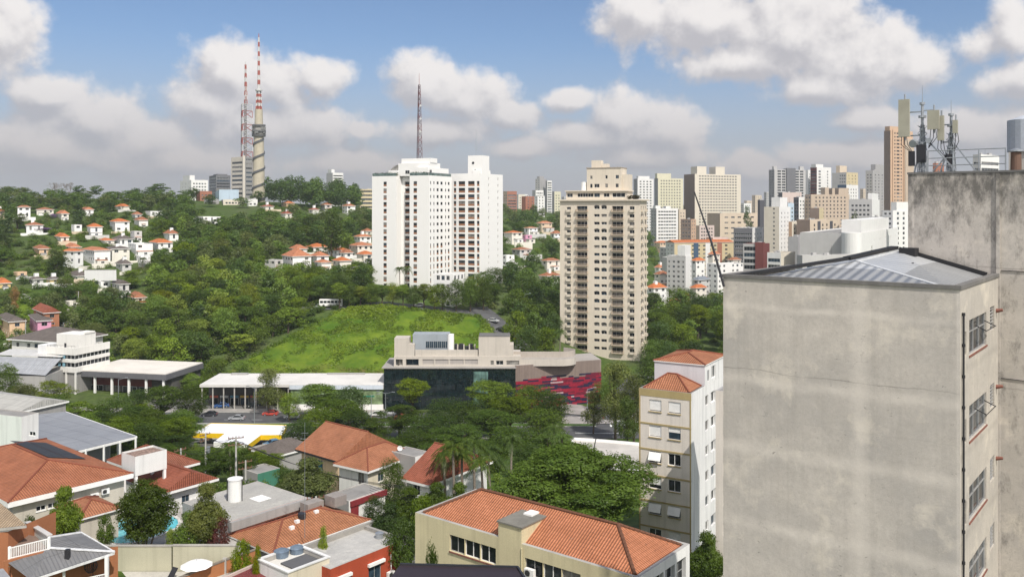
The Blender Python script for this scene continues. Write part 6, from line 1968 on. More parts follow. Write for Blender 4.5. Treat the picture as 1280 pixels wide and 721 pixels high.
def rib(h=1.3, fh=2.95, m=.6): return lambda w, hh: ribbons(w, hh, fh, 1.4, h, min(m, w * .1), .8)
CITY = [
 # label, left, corner, right, top, distance, turn, (right mat, left mat; many left mats darker to paint that side's shade), right openings, left openings, extras
 ('white apartment building with a square top hut on the left ridge', 225, 239, 260, 225, 800, 55, (C_white, C_white), gr(5), gr(3), [('hut', .05, .35, .2, .8, 4.5)]),
 ('dark glass office beside the white ridge apartments', 261.5, 270, 288, 219, 900, 60, (C_slate, C_slate), rib(1.8), rib(1.8), [('hut', .2, .9, .2, .8, 1.5)]),
 ('light blue flat building in front of the glazed tower base', 269, 274, 298.5, 237, 720, 70, (C_blue, C_blue), None, None, []),
 ('small orange-red building on the left ridge', 245, 250, 265, 239, 700, 60, (C_brick, C_brick), gr(3), gr(1), []),
 ('beige four storey building below the round tower', 273, 279, 307, 249.5, 665, 70, (C_cream, C_cream), gr(6), gr(1), []),
 ('plain grey building left of the beige one on the ridge', 255, 266, 274, 249, 670, 40, (C_grey, C_grey), None, gr(3), []),
 ('white small apartment house right of the beige ridge building', 306, 310, 322, 249, 660, 60, (C_white, C_white), gr(2), gr(1), []),
 ('white tower with a blank wing rising behind the ridge wood', 408, 416, 429, 216, 1000, 55, (C_white, C_mid), rib(1.6), None, [('hut', .0, .3, .2, .8, 4)]),
 ('beige building with yellow strips at the ridge left of the white towers', 447, 450, 466, 236.5, 760, 65, (C_ochre, C_beige), rib(1.6, 3.4), None, []),
 ('brown balconied block right of the white towers', 629, 634, 646, 239, 900, 55, (C_brick, C_tan), rib(1.5), gr(2), []),
 ('orange brick block behind the between-towers houses', 652, 657, 669, 245.5, 880, 55, (C_brick, C_brick), gr(2), None, []),
 ('slim grey tower with a dark slot far behind the between-towers houses', 669, 675, 683, 223.5, 1100, 45, (C_grey, C_mid), None, gr(2), [('hut', .1, .8, .2, .8, 3)]),
 ('white tower joined to the right of the slim grey tower far behind', 682, 684, 690, 226, 1095, 60, (C_white, C_grey), rib(1.6), None, []),
 ('white apartment block under the slim grey far tower', 668, 672, 681, 245, 870, 55, (C_white, C_white), gr(2), gr(1), []),
 ('pale green-beige block just left of the cream tower', 690, 693, 701, 239.5, 940, 55, (C_yellow, C_grey), gr(2), None, []),
 ('cream low block behind the between-towers trees', 643, 648, 656, 243, 1000, 50, (C_cream, C_mid), gr(2), None, []),
 ('white-framed grey tower right of the cream tower', 792, 797, 817, 223.5, 950, 65, (C_white, C_grey), gr(4, 2.2), gr(1), [('hut', .1, .8, .2, .8, 3)]),
 ('pale yellow tower with side painted shade-grey and a grey strip', 818, 822.5, 854, 223, 880, 72, (C_yellow, C_grey), gr(8, 1.3), None, [('hut', .0, .55, .2, .8, 5)]),
 ('broad tower with side painted shade-brown, many pale floors and two roof boxes', 855, 868.5, 926, 217.5, 900, 68, (C_cream, C_brown), lambda w, h: [o for o in gr(14, 2.0)(w, h)], None, [('hut', .10, .30, .2, .8, 8), ('hut', .50, .70, .2, .8, 8)]),
 ('bright white apartment block with horizontal bands right of the cream tower', 813.5, 820.5, 847.5, 260.5, 780, 70, (C_white, C_mid), gr(7, 2.2, 1.2), gr(2), [('hut', .02, .25, .2, .7, 2.5), ('hut', .5, .72, .2, .7, 2)]),
 ('tan apartment block with side painted shade-brown in front of the broad tower', 851, 864, 870, 274, 700, 35, (C_orange, C_brown), gr(2), gr(3), []),
 ('tan low block between the white banded block and the broad tower', 843, 849, 857, 262, 840, 50, (C_beige, C_tan), gr(2), None, []),
 ('slim grey and white tower, the grey painted for shade, in the valley right of the cream tower', 833.5, 857, 864.5, 320, 520, 33, (C_white, C_mid), lambda w, h: grid(w, h, [(.9, .9)], 2.9, 1.5, 1.2), lambda w, h: grid(w, h, [(.12, 1.0), (.37, 1.4), (.62, 1.4), (.87, 1.0)], 2.9, 1.5, 1.3), [('hut', .0, .95, .0, .42, 6.2)]),
 ('long beige hall with a dark roof below the broad tower', 884, 900, 948, 266.5, 820, 66, (C_beige, C_tan), gr(5, 4.0, 1.4, 5), None, []),
 ('white-ended apartment block with its left side painted shade-grey beside the dark modern block', 917, 940.5, 954, 285, 610, 33, (C_white, C_slate), gr(3), rib(1.4), []),
 ('dark modern block with glass floors and a maroon fin', 929, 953, 962, 305, 440, 32, (C_maroon, C_mid), None, rib(2.0, 3.1, .4), []),
 ('low balcony block with red panels right of the dark modern block', 959, 976, 994, 316, 420, 42, (C_cream, C_white), None, rib(1.7, 3.0, .4), []),
 ('grey concrete low block with a long dark window', 996, 1003, 1100, 319, 345, 76, (C_mid, C_mid), rib(1.3, 4.0, 2), None, []),
 ('dark narrow block at the left of the right-hand cluster', 947, 950, 956, 250, 700, 50, (C_dark, C_dark), None, None, []),
 ('slender cream tower with a side painted sunlit white in the right-hand cluster', 955, 974, 988, 258.5, 600, 40, (C_white, C_cream), gr(3, 1.2), lambda w, h: grid(w, h, [(.65, 1.3)], 2.95, 1.5, 1.2), [('hut', .25, .9, .1, .7, 6.5)]),
 ('pale blue-white block behind the slender cream tower', 982, 985, 992.5, 254, 650, 60, (C_blue, C_white), gr(2), None, []),
 ('black and white striped block in the right-hand cluster', 992, 998.5, 1006.5, 246.5, 690, 45, (C_white, C_dark), gr(2, 2), rib(1.7), []),
 ('pinkish flat-topped block behind the striped block', 973, 978, 1002, 240.5, 760, 65, (C_pink, C_slate), None, None, []),
 ('wide grey glass tower with stacked balconies on the skyline', 961, 968, 1008, 212, 950, 70, (C_mid, C_grey), lambda w, h: gr(6, 4.5, 1.7)(w, h), gr(2), [('hut', .36, .64, -.05, .5, 1.5), ('hut', .02, .12, .2, .5, 3.5), ('hut', .84, .96, .2, .5, 4)]),
 ('plain white skyline slab left of the red striped tower', 1007, 1010, 1017, 212.5, 900, 60, (C_white, C_white), gr(2, 1.0), None, []),
 ('skyline tower with red balconies and white sides', 1013, 1021, 1039, 209, 880, 62, (C_white, C_maroon), lambda w, h: grid(w, h, [(.2, 3.0), (.75, 1.5)], 2.95, 1.5, 1.5), rib(1.5, 2.95, .3), [('hut', .0, .5, .1, .9, 3)]),
 ('beige skyline tower with a thin upper stair block', 1040, 1050, 1061, 216, 850, 50, (C_beige, C_mid), gr(2), None, [('hut', .1, .9, .1, .6, 7)]),
 ('yellow and grey topped white tower on the skyline', 1048, 1058, 1072.5, 215.5, 800, 50, (C_ochre, C_mid), gr(3, 1.2), gr(3, 1.2), []),
 ('white block with a navy side under the yellow topped tower', 1047, 1058, 1072.8, 231, 780, 48, (C_white, C_navy), gr(4, 1.4), None, []),
 ('long tan apartment slab with a pale stair shaft', 1006, 1014, 1062, 243, 690, 70, (C_tan, C_tan), gr(9, 1.3), gr(2), [('hut', .36, .46, -.02, .7, 5.5), ('hut', .55, .62, .0, .7, 5), ('hut', .72, .98, .0, .7, 5.2)]),
 ('brown cube with a yellow side in front of the tan slab', 1012, 1024, 1029.5, 260, 640, 35, (C_ochre, C_brown), None, None, []),
 ('beige block with two dark balcony stripes and a grey-brown side', 996, 1012.5, 1049, 274.5, 600, 52, (C_beige, C_brown), gr(6, 1.6, 1.7), None, []),
 ('small orange-topped house between the cream tower and the beige block', 986, 990, 997, 277, 610, 55, (C_cream, C_orange), gr(1), None, []),
 ('grey utility block left of the big white low building', 985, 998, 1012, 296, 500, 45, (C_grey, C_mid), None, None, []),
 ('big white low building with grey side and a round tank', 1000, 1076, 1122.5, 291.5, 400, 30, (C_white, C_mid), lambda w, h: grid(w, h, [(.3, 1.2), (.45, 1.2), (.6, 1.2), (.75, 1.2), (.9, 1.2)], 3.2, h - 5, 1.2), None, [('hut', .05, .75, .02, .35, 6.0)]),
 ('white stepped apartment block with a bright gable right of the tan slab', 1061, 1090, 1099.5, 249, 570, 28, (C_white, C_mid), None, gr(5, 1.4), [('hut', .1, .9, .0, .2, 4)]),
 ('tall grey tower with double top behind the brown-orange tower', 1082, 1091, 1106, 213, 850, 50, (C_grey, C_mid), gr(3, 1.8), gr(2), [('hut', .3, 1.0, .1, .8, 6)]),
 ('tall tower with side painted dark shade-brown and orange front left of the antennas', 1105, 1113, 1141, 163, 720, 62, (C_orange, C_brown), lambda w, h: grid(w, h, [(.20, 1.4), (.34, 3.4), (.48, 1.4)], 2.9, 1.5, 1.3), None, [('hut', .0, .5, .05, .9, 3.4)]),
 ('white balconied block below the orange tower', 1103, 1116, 1150, 263, 520, 55, (C_white, C_white), gr(4, 2.0, 1.6), gr(2), [('hut', .15, .6, .0, .6, 5)]),
 ('white block with open balconies behind the big white low building', 1086, 1098, 1120, 271, 540, 50, (C_white, C_white), gr(3, 2.2, 1.6), gr(2), []),
 ('white and green-glazed building seen through the rooftop railing', 1216, 1226, 1249, 193, 420, 55, (C_white, C_mid), rib(1.5), gr(2), []),
 ('small brick-red building behind the antenna mast base', 1166, 1170, 1180, 204, 450, 50, (C_brick, C_brick), gr(2), None, []),
 ('row of townhouses with one long red roof, blue and orange walls', 832, 843, 917, 303.5, 640, 74, (C_ochre, C_white), gr(9, 2.0), gr(2), []),
]
for (lab, a, b, c, yt, D, th_, mats, oR, oL, extra) in CITY:
    r_, W, L, H, zb = block('apartment_building' if 'house' not in lab and 'hall' not in lab else 'building', lab, 'building', a, b, c, yt, D, th_, mats, oR, oL, par=.6, limit=70, L=None)
    for (nm, u0, u1, v0, v1, hh) in extra:
        hb = MB().box((L * u0, W * v0 + .3, H - .598), (L * u1, W * v0 + .3 + max(1.5, (W - .6) * (v1 - v0)), H + hh), 0, 'b')
        hb.build('roof_hut', mats[0], r_)
    rm = random.Random(int(a * 7))
    if D < 900:
        for k in range(3):
            x, y, s = rm.uniform(.1, .8) * L, rm.uniform(.1, .6) * W, rm.uniform(.6, 1.3)
            MB().box((x, y, H - .597), (x + s * 1.5, y + s, H + s * .8)).build('roof_unit', C_mid, r_)
        MB().tube((L * .4, W * .4, H - .6), (L * .4, W * .4, H + rm.uniform(2, 5)), .06, .03, 5).build('aerial', M_dark, r_)
    if 'townhouses' in lab:
        rb, c_, A_, B_ = hip_roof(L, W, H + .05, 1.8, .4, .2, gable=True); rb.build('roof', [M_tile_far, M_white_trim], r_)
        for k, m_ in enumerate((C_navy, C_white, C_brick)): MB().box((L * (.32 + .2 * k), -.06, 0), (L * (.40 + .2 * k), -.003, H - .1)).build('painted_front', m_, r_)
    if 'round tank' in lab:
        MB().tube((-2.2, W * .02 + 3, H - 12), (-2.2, W * .02 + 3, H + .3), 4.4, 4.4, 24).build('round_tank', C_white, r_)
    if 'two dark balcony' in lab:
        for u in (.30, .72): MB().box((L * u - 1.8, -.12, 1), (L * u + 1.8, -.02, H - 1.2)).build('balcony_strip', C_dark, r_)
    if 'maroon fin' in lab:
        MB().box((-.5, -.6, 0), (2.2, 3.5, H + .8)).build('fin', C_maroon, r_)
    if 'orange front' in lab:
        MB().box((L * .62, -.8, 0), (L + .5, -.01, H - 6)).build('balcony_stack', C_tan, r_)
        MB().box((L * .08, -.6, 0), (L * .12, -.01, H + .5)).box((L * .56, -.6, 0), (L * .60, -.01, H + .5)).build('pier', C_orange, r_)
    if 'grey glass tower' in lab:
        MB().box((L * .36, -1.2, 0), (L * .64, -.01, H + 1.8)).build('glass_bay', C_slate, r_)
# far skyline, a kilometre and more away
SK = [(1300, 800, 240, 14), (1500, 930, 251, 10), (1400, 905, 249, 12), (1250, 925, 254, 14), (1600, 1075, 236, 12), (1350, 1100, 232, 12), (1500, 650, 243, 10), (1300, 636, 247, 9), (1550, 702, 246, 9), (1250, 845, 245, 9), (1700, 940, 244, 12), (1450, 955, 240, 9), (1500, 1128, 226, 9)]
for i, (D, px, yt, w_) in enumerate(SK):
    block('apartment_building', 'faint pale apartment building on the far skyline in the haze', 'building', px, px + w_ * .35, px + w_, yt, D, 50, [(C_white, C_mid), (C_beige, C_tan), (C_mid, C_grey)][i % 3], gr(3, 2), gr(2, 2), limit=20, group='hazy buildings of the far skyline')  # darker second colour paints the left face's shade

# small mid-rises and houses packed between the named ones
r_i = random.Random(41); CEN = [(o.location.x, o.location.y) for o in COL.objects if o.parent is None and o.get('category') in ('building', 'house')]
made = 0
for _ in range(900):
    if made >= 44: break
    D = r_i.uniform(540, 1150); px = r_i.uniform(815, 1125) if r_i.random() < .85 else r_i.uniform(630, 700)
    if px < 700 and D < 850: continue
    x = (px - HX) / FPX * D; zt = ground(x, D) + r_i.uniform(9, 30) * (1.25 if D > 800 else 1); yt = HY - (zt - CZ) / D * FPX
    if yt < 236 or any((x - a) ** 2 + (D - b) ** 2 < 24 ** 2 for a, b in CEN): continue
    w_ = r_i.uniform(11, 24) / D * FPX; wm_ = r_i.choice(((C_white, C_mid), (C_cream, C_tan), (C_white, C_white), (C_beige, C_tan), (C_mid, C_grey), (C_pink, C_tan)))  # second colour mostly darker, shade painted on the left face
    block('apartment_building', 'small pale apartment building packed into the city slope behind the larger towers', 'building', px, px + w_ * .3, px + w_, yt, D, 60, wm_, r_i.choice((gr(4), gr(5, 1.8), rib(1.4))), r_i.choice((gr(2), None)), L=None, limit=25, group='small buildings of the city slope'); CEN.append((x, D)); made += 1
made = 0
for _ in range(600):
    if made >= 30: break
    D = r_i.uniform(430, 760); px = r_i.uniform(812, 965); x = (px - HX) / FPX * D
    if any((x - a) ** 2 + (D - b) ** 2 < 15 ** 2 for a, b in CEN): continue
    w_ = r_i.uniform(8, 13) / D * FPX; ye = HY - (ground(x, D) + r_i.uniform(3.5, 6.5) - CZ) / D * FPX
    house('small orange roofed house packed among trees in the valley right of the cream tower', px, px + w_ * .4, px + w_, ye, ye + 6, 55, r_i.choice((0, 1, 3, 4)), D=D, rise=r_i.uniform(1.4, 2.4), group='small houses of the valley right of the cream tower'); CEN.append((x, D)); made += 1

# ================================================================ HOUSES OF THE NEAR BLOCK
def near_house(name, label, pxl, pxc, pxr, yeave, D, th, mR, mL, opsR=None, opsL=None, W=None, L=None, rise=1.6, over=.6, tiles=None, gable=False, axis=None, fascia=.3, zb=None, flat=False, par=.35, fmat=None, cat='house', caps=True):
    tha = R(th); Xc, W, L = corner_dims(pxl, pxc, pxr, D, tha, W, L)
    zt = at(pxc, yeave, D).z
    if zb is None: zb = min(ground(Xc, D), ground(Xc + L * math.sin(tha), D + L * math.cos(tha))) - .4
    H = zt - zb
    loc, rz = corner_place(pxc, D, tha, zb)
    root = thing(name, label, cat, loc, rz)
    oR = [(o[0], H - o[1], *o[2:]) for o in (opsR or []) if H - o[1] > .1]; oL = [(o[0], H - o[1], *o[2:]) for o in (opsL or []) if H - o[1] > .1]   # second value: sill below the eave
    mb = MB()
    facade(mb, (0, 0, 0), (1, 0, 0), L, 0, H, oR, .18, 0); facade(mb, (0, W, 0), (0, -1, 0), W, 0, H, oL, .18, 1)
    facade(mb, (L, 0, 0), (0, 1, 0), W, 0, H, [], .1, 1); facade(mb, (L, W, 0), (-1, 0, 0), L, 0, H, [], .1, 0)
    if flat: flat_top(mb, 0, 0, L, W, H, par, .22, 2, 3)
    if gable and axis == 'y':
        for y in (0, W): mb.face([(0, y, H), (L, y, H), (L / 2, y, H + rise * L / (L + 2 * over))], 0)
    mb.build('wall', [mR, mL, M_conc, tiles or M_roof_flat], root)
    put_windows(root, 'R', oR, 0, L, W, 60); put_windows(root, 'L', oL, 0, L, W, 60)
    for side, ops in (('R', oR), ('L', oL)):
        for o in ops:
            if side == 'R': MB().box((o[0] - .06, -.08, o[1] - .08), (o[0] + o[2] + .06, .02, o[1] - .005)).build('sill', M_white_trim, root)
            else: MB().box((-.08, W - o[0] - o[2] - .06, o[1] - .08), (.02, W - o[0] + .06, o[1] - .005)).build('sill', M_white_trim, root)
    if not flat:
        rb, c, A, B = hip_roof(L, W, H, rise, over, fascia, gable=gable, axis=axis)
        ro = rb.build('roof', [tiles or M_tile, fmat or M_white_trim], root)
        if caps: ridge_caps(ro, c, A, B, M_tile_red, .11, gable)
    return root, W, L, H, (loc, rz, zb)
def on(root, p):
    return Matrix.Translation(root.location) @ Matrix.Rotation(root.rotation_euler[2], 4, 'Z') @ Vector(p)

W_beige = mat_wall('house_beige', (.50, .46, .39), .25, .35); W_grey = mat_wall('house_grey', (.33, .32, .31), .3, .35)
W_white = mat_wall('house_white', (.70, .69, .67), .2, .35); W_peach = mat_wall('house_peach', (.62, .47, .31), .2, .3)
W_pink = mat_wall('house_pink', (.62, .36, .30), .2, .3); W_red = mat_wall('house_red', (.36, .065, .030), .2, .3); W_cream2 = mat_wall('house_cream', (.62, .56, .44), .25, .35)
W_brick = mat_wall('house_brick', (.33, .135, .065), .3, .3); M_conc_roof = mat_corrugated('fibre_cement', (.44, .43, .40), .34, .85, 0, .5, lap=1.8)
M_zinc_dark = mat_corrugated('dark_fibre_cement', (.17, .17, .175), .30, .75, 0, .45, (.08, .075, .07), lap=1.8)

# red tiled house at the left edge, with solar heating panels
r, W, L, H, _ = near_house('tiled_house', 'large orange tiled house with white fascia and black solar panels at the left edge', -40, 16, 155, 624, 92, 40, W_beige, W_grey,
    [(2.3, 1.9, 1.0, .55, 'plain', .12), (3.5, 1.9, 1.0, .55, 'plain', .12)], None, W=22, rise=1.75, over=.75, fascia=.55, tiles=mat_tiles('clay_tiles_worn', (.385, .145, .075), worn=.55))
pan = MB()
hx = (L + 1.5) / 2
for i in range(2):
    for j in range(9):
        a = (L / 2 + .6 + i * 2.2, hx + .6 + j * 1.25); 
        zz = lambda x: H + 1.75 - (x - L / 2) * 1.75 / hx + .10
        pan.face([(a[0], a[1], zz(a[0])), (a[0] + 2.1, a[1], zz(a[0] + 2.1)), (a[0] + 2.1, a[1] + 1.2, zz(a[0] + 2.1)), (a[0], a[1] + 1.2, zz(a[0]))][::1])
pan.build('solar_panel', mat_corrugated('solar_mat', (.05, .05, .055), .12, .6, 0, .2), r)
for k, s in enumerate((8.4, 9.6)):
    ac = thing('air_conditioner', ['upper', 'lower'][k] + ' white air conditioner unit on the beige wall of the tiled house', 'air conditioner'); build_ac(ac)
    ac.location = on(r, (s, -.2, H - 1.75 - .25 * (1 - k))); ac.rotation_euler = (0, 0, r.rotation_euler[2])
ac['label'] = 'white air conditioner unit nearer the right end of the tiled house\'s beige wall'
# low annex under it
near_house('annex', 'low annex with orange roof under the big tiled house beside the pool', 92, 101, 148, 647, 90, 40, W_beige, W_grey, W=5, rise=1.0, over=.35, fascia=.15)

# sheet roofed carport
def carport():
    z = CZ - 36.0; pts = [(98, 563, -36.0), (171, 545, -36.2), (82, 514, -35.2), (26, 520, -35.2), (22, 552, -35.2)]
    q = [Vector(((px - HX) / FPX * (-zz * FPX / (py - HY)), -zz * FPX / (py - HY), CZ + zz)) for px, py, zz in pts]
    c = (q[0] + q[1]) / 2; zb = ground(c.x, c.y)
    root = thing('carport', 'wide carport with grey sheet roof on white posts behind the tiled house', 'carport', (c.x, c.y, zb))
    l = [p - root.location for p in q]; u = (l[1] - l[0]).normalized(); n = u.cross(l[3] - l[0]).normalized(); v = n.cross(u)
    MB().face(l, 0, [((p - l[0]).dot(v), (p - l[0]).dot(u)) for p in l]).build('roof', mat_corrugated('carport_sheet', (.29, .30, .32), .5, .55, .15, .45, (.16, .16, .17), 3.2), root)
    MB().beam(l[0] - Vector((0, 0, .2)), l[1] - Vector((0, 0, .2)), .12, .35).beam(l[1] - Vector((0, 0, .15)), l[2] - Vector((0, 0, .15)), .15, .3).build('fascia', M_white_trim, root)
    for t in (.12, .42, .70, .98): p = l[0].lerp(l[1], t); MB().box((p.x - .12, p.y - .12, -.5), (p.x + .12, p.y + .12, p.z - .1)).build('post', M_white_trim, root)
    for t in (.25, .6, .95): p = l[1].lerp(l[2], t); MB().box((p.x - .12, p.y - .12, -2.5), (p.x + .12, p.y + .12, p.z - .1)).build('post', M_white_trim, root)
    b = MB(); m_ = l[0].lerp(l[3], .35); e = l[1].lerp(l[2], .35); b.face([Vector((m_.x, m_.y, -2)), Vector((e.x, e.y, -2)), e - Vector((0, 0, .3)), m_ - Vector((0, 0, .3))]); b.build('back_wall', W_grey, root)
carport()
near_house('shop_house', 'white house with green eave board at the left edge beside the carport', -60, 27, 40, 521, 132, 20, W_white, mat_wall('white_green_wall', (.68, .72, .68)), None, [(16, 2.6, 1.2, .6, 'plain', .1)], L=3.0, flat=True, par=.1, fmat=M_conc)
near_house('warehouse', 'low warehouse with streaked grey asbestos roof at the left edge above the carport', -60, 24, 40, 514, 150, 25, W_grey, W_grey, L=9, rise=1.2, over=.4, tiles=M_conc_roof, caps=False, cat='warehouse', axis='y', gable=True)

# bottom left house: terrace and dark corrugated roof
def bottom_left():
    V = lambda px, py, zz: Vector(((px - HX) / FPX * (-zz * FPX / (py - HY)), -zz * FPX / (py - HY), CZ + zz))
    p = V(40, 700, -29.5); zb = ground(p.x, p.y) - 1.5
    root = thing('terrace_house', 'house with roof terrace, white balustrade and dark corrugated roof in the bottom left corner', 'house', (p.x, p.y, zb))
    o = root.location
    r1, e1, e2, e3 = V(63, 685, -28.3), V(143, 689.5, -29.0), V(38, 724, -29.5), V(10, 703, -29.3)
    b1, b2 = V(62, 671, -28.0), V(101, 665, -28.6)
    def sheet(pts, nm, m, flip=False):
        l = [q - o for q in pts]; u = (l[1] - l[0]).normalized(); n = u.cross(l[2] - l[0]).normalized(); v = n.cross(u)
        return MB().face(l, 0, [((q - l[0]).dot(u), (q - l[0]).dot(v)) for q in l]).build(nm, m, root)
    sheet([e2, e1, r1, e3], 'roof', M_zinc_dark); sheet([e1, b2, b1, r1], 'roof', M_zinc_dark)
    MB().beam(r1 - o + Vector((0, 0, .05)), e1 - o + Vector((0, 0, .05)), .35, .06).beam(b2 - o, b1 - o, .3, .12).beam(b2 - o, e1 - o, .12, .12).beam(e2 - o - Vector((0, 0, .1)), e1 - o - Vector((0, 0, .1)), .10, .2).build('flashing', mat_plain('white_flashing', (.60, .60, .60), .6, var=.2), root)
    a = V(82, 694, -28.85) - o; MB().face([a + Vector((-1.0, .6, .16)), a + Vector((.1, -.5, .0)), a + Vector((.5, -.1, .02)), a + Vector((-.3, .9, .2))]).build('patch', mat_plain('blue_tarp', (.38, .48, .62), .6), root)
    MB().box((a.x + .2, a.y - .6, a.z - .2), (a.x + .55, a.y - .25, a.z + .7)).build('chimney', M_dark, root)
    pt = V(133.5, 700, -29.3) - o; MB().box((pt.x - .13, pt.y - .13, 0), (pt.x + .13, pt.y + .13, pt.z + .35)).build('post', M_white_trim, root)
    pt2 = V(80, 712, -29.6) - o; MB().box((pt2.x - .08, pt2.y - .08, 0), (pt2.x + .08, pt2.y + .08, pt2.z + .3)).build('post', M_white_trim, root)
    w0, w1 = V(14, 704, -29.4) - o, V(66, 690, -28.8) - o
    # terrace floor, its walls and balustrade
    f = [V(12, 698, -29.2), V(62, 686, -28.4), V(45, 668, -28.4), V(10, 662, -28.9)]
    MB().face([q - o + Vector((0, 0, -.12)) for q in f]).build('terrace_floor', mat_wall('brown_floor', (.19, .13, .10), .3, 0), root)
    wl_ = [q - o for q in (V(62, 672, -28.2), V(34, 655, -28.6), V(20, 658, -28.8))]
    wb = MB()
    for i in range(2): wb.beam(wl_[i] - Vector((0, 0, .35)), wl_[i + 1] - Vector((0, 0, .35)), .22, 1.1)
    wb.build('terrace_wall', W_white, root)
    MB().beam(wl_[0] + Vector((0, 0, .24)), wl_[1] + Vector((0, 0, .24)), .45, .10).build('coping', mat_wall('coping_pale', (.52, .50, .48)), root)
    a, b = V(12, 698.5, -29.2) - o, V(61.5, 686.5, -28.4) - o
    rl = MB(); rl.beam(a + Vector((0, 0, .92)), b + Vector((0, 0, .92)), .09, .08).beam(a + Vector((0, 0, .08)), b + Vector((0, 0, .08)), .07, .07)
    n = 22
    for i in range(n + 1): q = a.lerp(b, i / n); rl.beam(q, q + Vector((0, 0, .9)), .05, .05)
    rl.build('balustrade', M_white_trim, root)
    for q in (a, b): MB().box((q.x - .09, q.y - .09, q.z - .6), (q.x + .09, q.y + .09, q.z + 1.05)).build('newel', M_white_trim, root)
    # brick side with mottled tile roof
    t = [V(-12, 661, -27.3), V(33, 656, -27.0), V(-2, 626, -26.6), V(-40, 640, -26.6)]
    sheet(t, 'roof', mat_tiles('mottled_tiles', (.40, .30, .20), worn=.8, row=.42))
    MB().beam(t[0] - o - Vector((0, 0, .12)), t[1] - o - Vector((0, 0, .12)), .1, .2).build('fascia', M_conc, root)
    w = MB(); q0, q1 = V(-30, 668, -27.6) - o, V(10, 664, -27.6) - o
    w.face([Vector((q0.x, q0.y, 0)), Vector((q1.x, q1.y, 0)), q1, q0]); w.face([Vector((q1.x, q1.y, 0)), Vector((q1.x + 1.5, q1.y + 5, 0)), Vector((q1.x + 1.5, q1.y + 5, q1.z)), q1]); w.build('wall', [W_brick], root)
    w = MB(); w.face([Vector((e3.x - o.x, e3.y - o.y + .4, 0)), Vector((e1.x - o.x - .5, e1.y - o.y + 1.8, 0)), e1 - o + Vector((-.5, 1.8, -.2)), e3 - o + Vector((0, .4, -.15))]); w.build('wall', [W_brick], root)
    MB().beam(a - Vector((.3, .2, .3)), b - Vector((.3, .2, .3)), .3, .5).build('terrace_edge', W_brick, root)
    # skylight roof corner
    s = [V(-14, 724, -29.0), V(14, 722, -29.0), V(4, 710, -29.0), V(-20, 712, -29.0)]
    MB().face([q - o for q in s]).build('skylight', M_frame, root)
    # porch: hanging wicker chair and rail
    ch = thing('hanging_chair', 'round wicker hanging chair in the shade of the dark roofed porch', 'chair', V(113, 716, -30.8))
    q = MB()
    for k in range(9):
        a0 = k / 9 * math.pi; 
        pts = [Vector((.55 * math.cos(t) * math.sin(a0 + .2), .35 * math.cos(a0), .55 * math.sin(t) * (.6 + .4 * math.sin(a0)) + .6)) for t in [2 * math.pi * j / 14 for j in range(15)]]
        for i in range(14): q.tube(pts[i], pts[i + 1], .022, n=5, cap=False)
    q.build('basket', M_dark, ch); MB().tube((0, 0, -.6), (0, 0, -.5), .5, n=14).tube((0, .45, -.5), (0, .5, 1.5), .03, n=6).tube((0, .5, 1.5), (0, 0, 1.7), .03, n=6).tube((0, 0, 1.7), (0, 0, 1.15), .015, n=5).build('stand', M_dark, ch)
    a, b = V(108, 722, -30.3) - o, V(131, 717, -30.0) - o
    rl = MB(); rl.beam(a, b, .06, .06)
    for i in range(11): q = a.lerp(b, i / 10); rl.beam(q, q - Vector((0, 0, .9)), .035, .035)
    rl.build('balustrade', M_white_trim, root)
bottom_left()

# garden with pool
def flat_patch(name, pts, z, mat, kind='structure', loc=None):
    return tag(MB().face([(*p, z) for p in pts]).build(name, mat), kind=kind)
ZP = CZ - 34.75
flat_patch('patio', [(-49, 86.4), (-27.5, 86.6), (-28, 101), (-45, 103)], ZP, mat_asphalt('patio_stone', (.34, .32, .29)))
pl = thing('swimming_pool', 'turquoise swimming pool behind the many-stemmed tree', 'pool', (-40.5, 95.5, ZP))
wm, t_, p_ = base_mat('pool_water')
co = t_.node('ShaderNodeTexCoord').outputs['Object']
t_.set(p_.inputs['Base Color'], t_.mix(t_.rng(t_.noise(co, 1.6, 3), .35, .65, 0, 1), (.06, .36, .42), (.16, .55, .60)))
p_.inputs['Roughness'].default_value = .05
t_.l.new(t_.node('ShaderNodeBump', {'Height': t_.noise(co, 3, 3), 'Strength': .15, 'Distance': .05}).outputs[0], p_.inputs['Normal'])
n = 20
ov = [(3.6 * math.cos(2 * math.pi * i / n) * (1.15 if i % n < n / 2 else 1), 4.6 * math.sin(2 * math.pi * i / n)) for i in range(n)]
MB().face([(x, y, .012) for x, y in ov]).build('water', wm, pl)
rim = MB()
for (a, b) in zip(ov, ov[1:] + ov[:1]): rim.beam((*a, .05), (*b, .05), .35, .10)
rim.build('rim', mat_plain('pool_edge', (.52, .50, .47), .8), pl)
flat_patch('lawn', [(-33, 87), (-29, 87), (-29.2, 91), (-33.5, 90)], ZP + .02, M_lawn)
gw = thing('garden_wall', 'beige garden wall with a brown slatted gate panel below the pool', 'wall', (-46.5, 86.0, CZ - 35.6))
MB().box((0, 0, 0), (3.6, .22, 2.55)).box((6.2, 0, 0), (13.2, .22, 2.55)).box((13.35, 0, 0), (19.5, .22, 2.6)).build('panel', mat_wall('wall_beige_green', (.46, .44, .33), .25, .35), gw)
MB().box((3.6, .03, 0), (6.2, .19, 2.6)).build('gate_panel', mat_wall('gate_brown', (.22, .14, .085), .3, .5), gw)
MB().box((-.1, -.05, 2.551), (13.25, .27, 2.66)).box((13.30, -.05, 2.601), (19.6, .27, 2.71)).build('coping', M_conc, gw)
flat_patch('deck', [(-47, 76), (-27, 76), (-27, 85.9), (-47, 85.9)], CZ - 35.45, mat_asphalt('deck_stone', (.42, .40, .36)))
lg = thing('sun_lounger', 'dark sun lounger with raised back on the deck below the garden wall', 'lounger', (-32.6, 83.6, CZ - 35.45), R(-25))
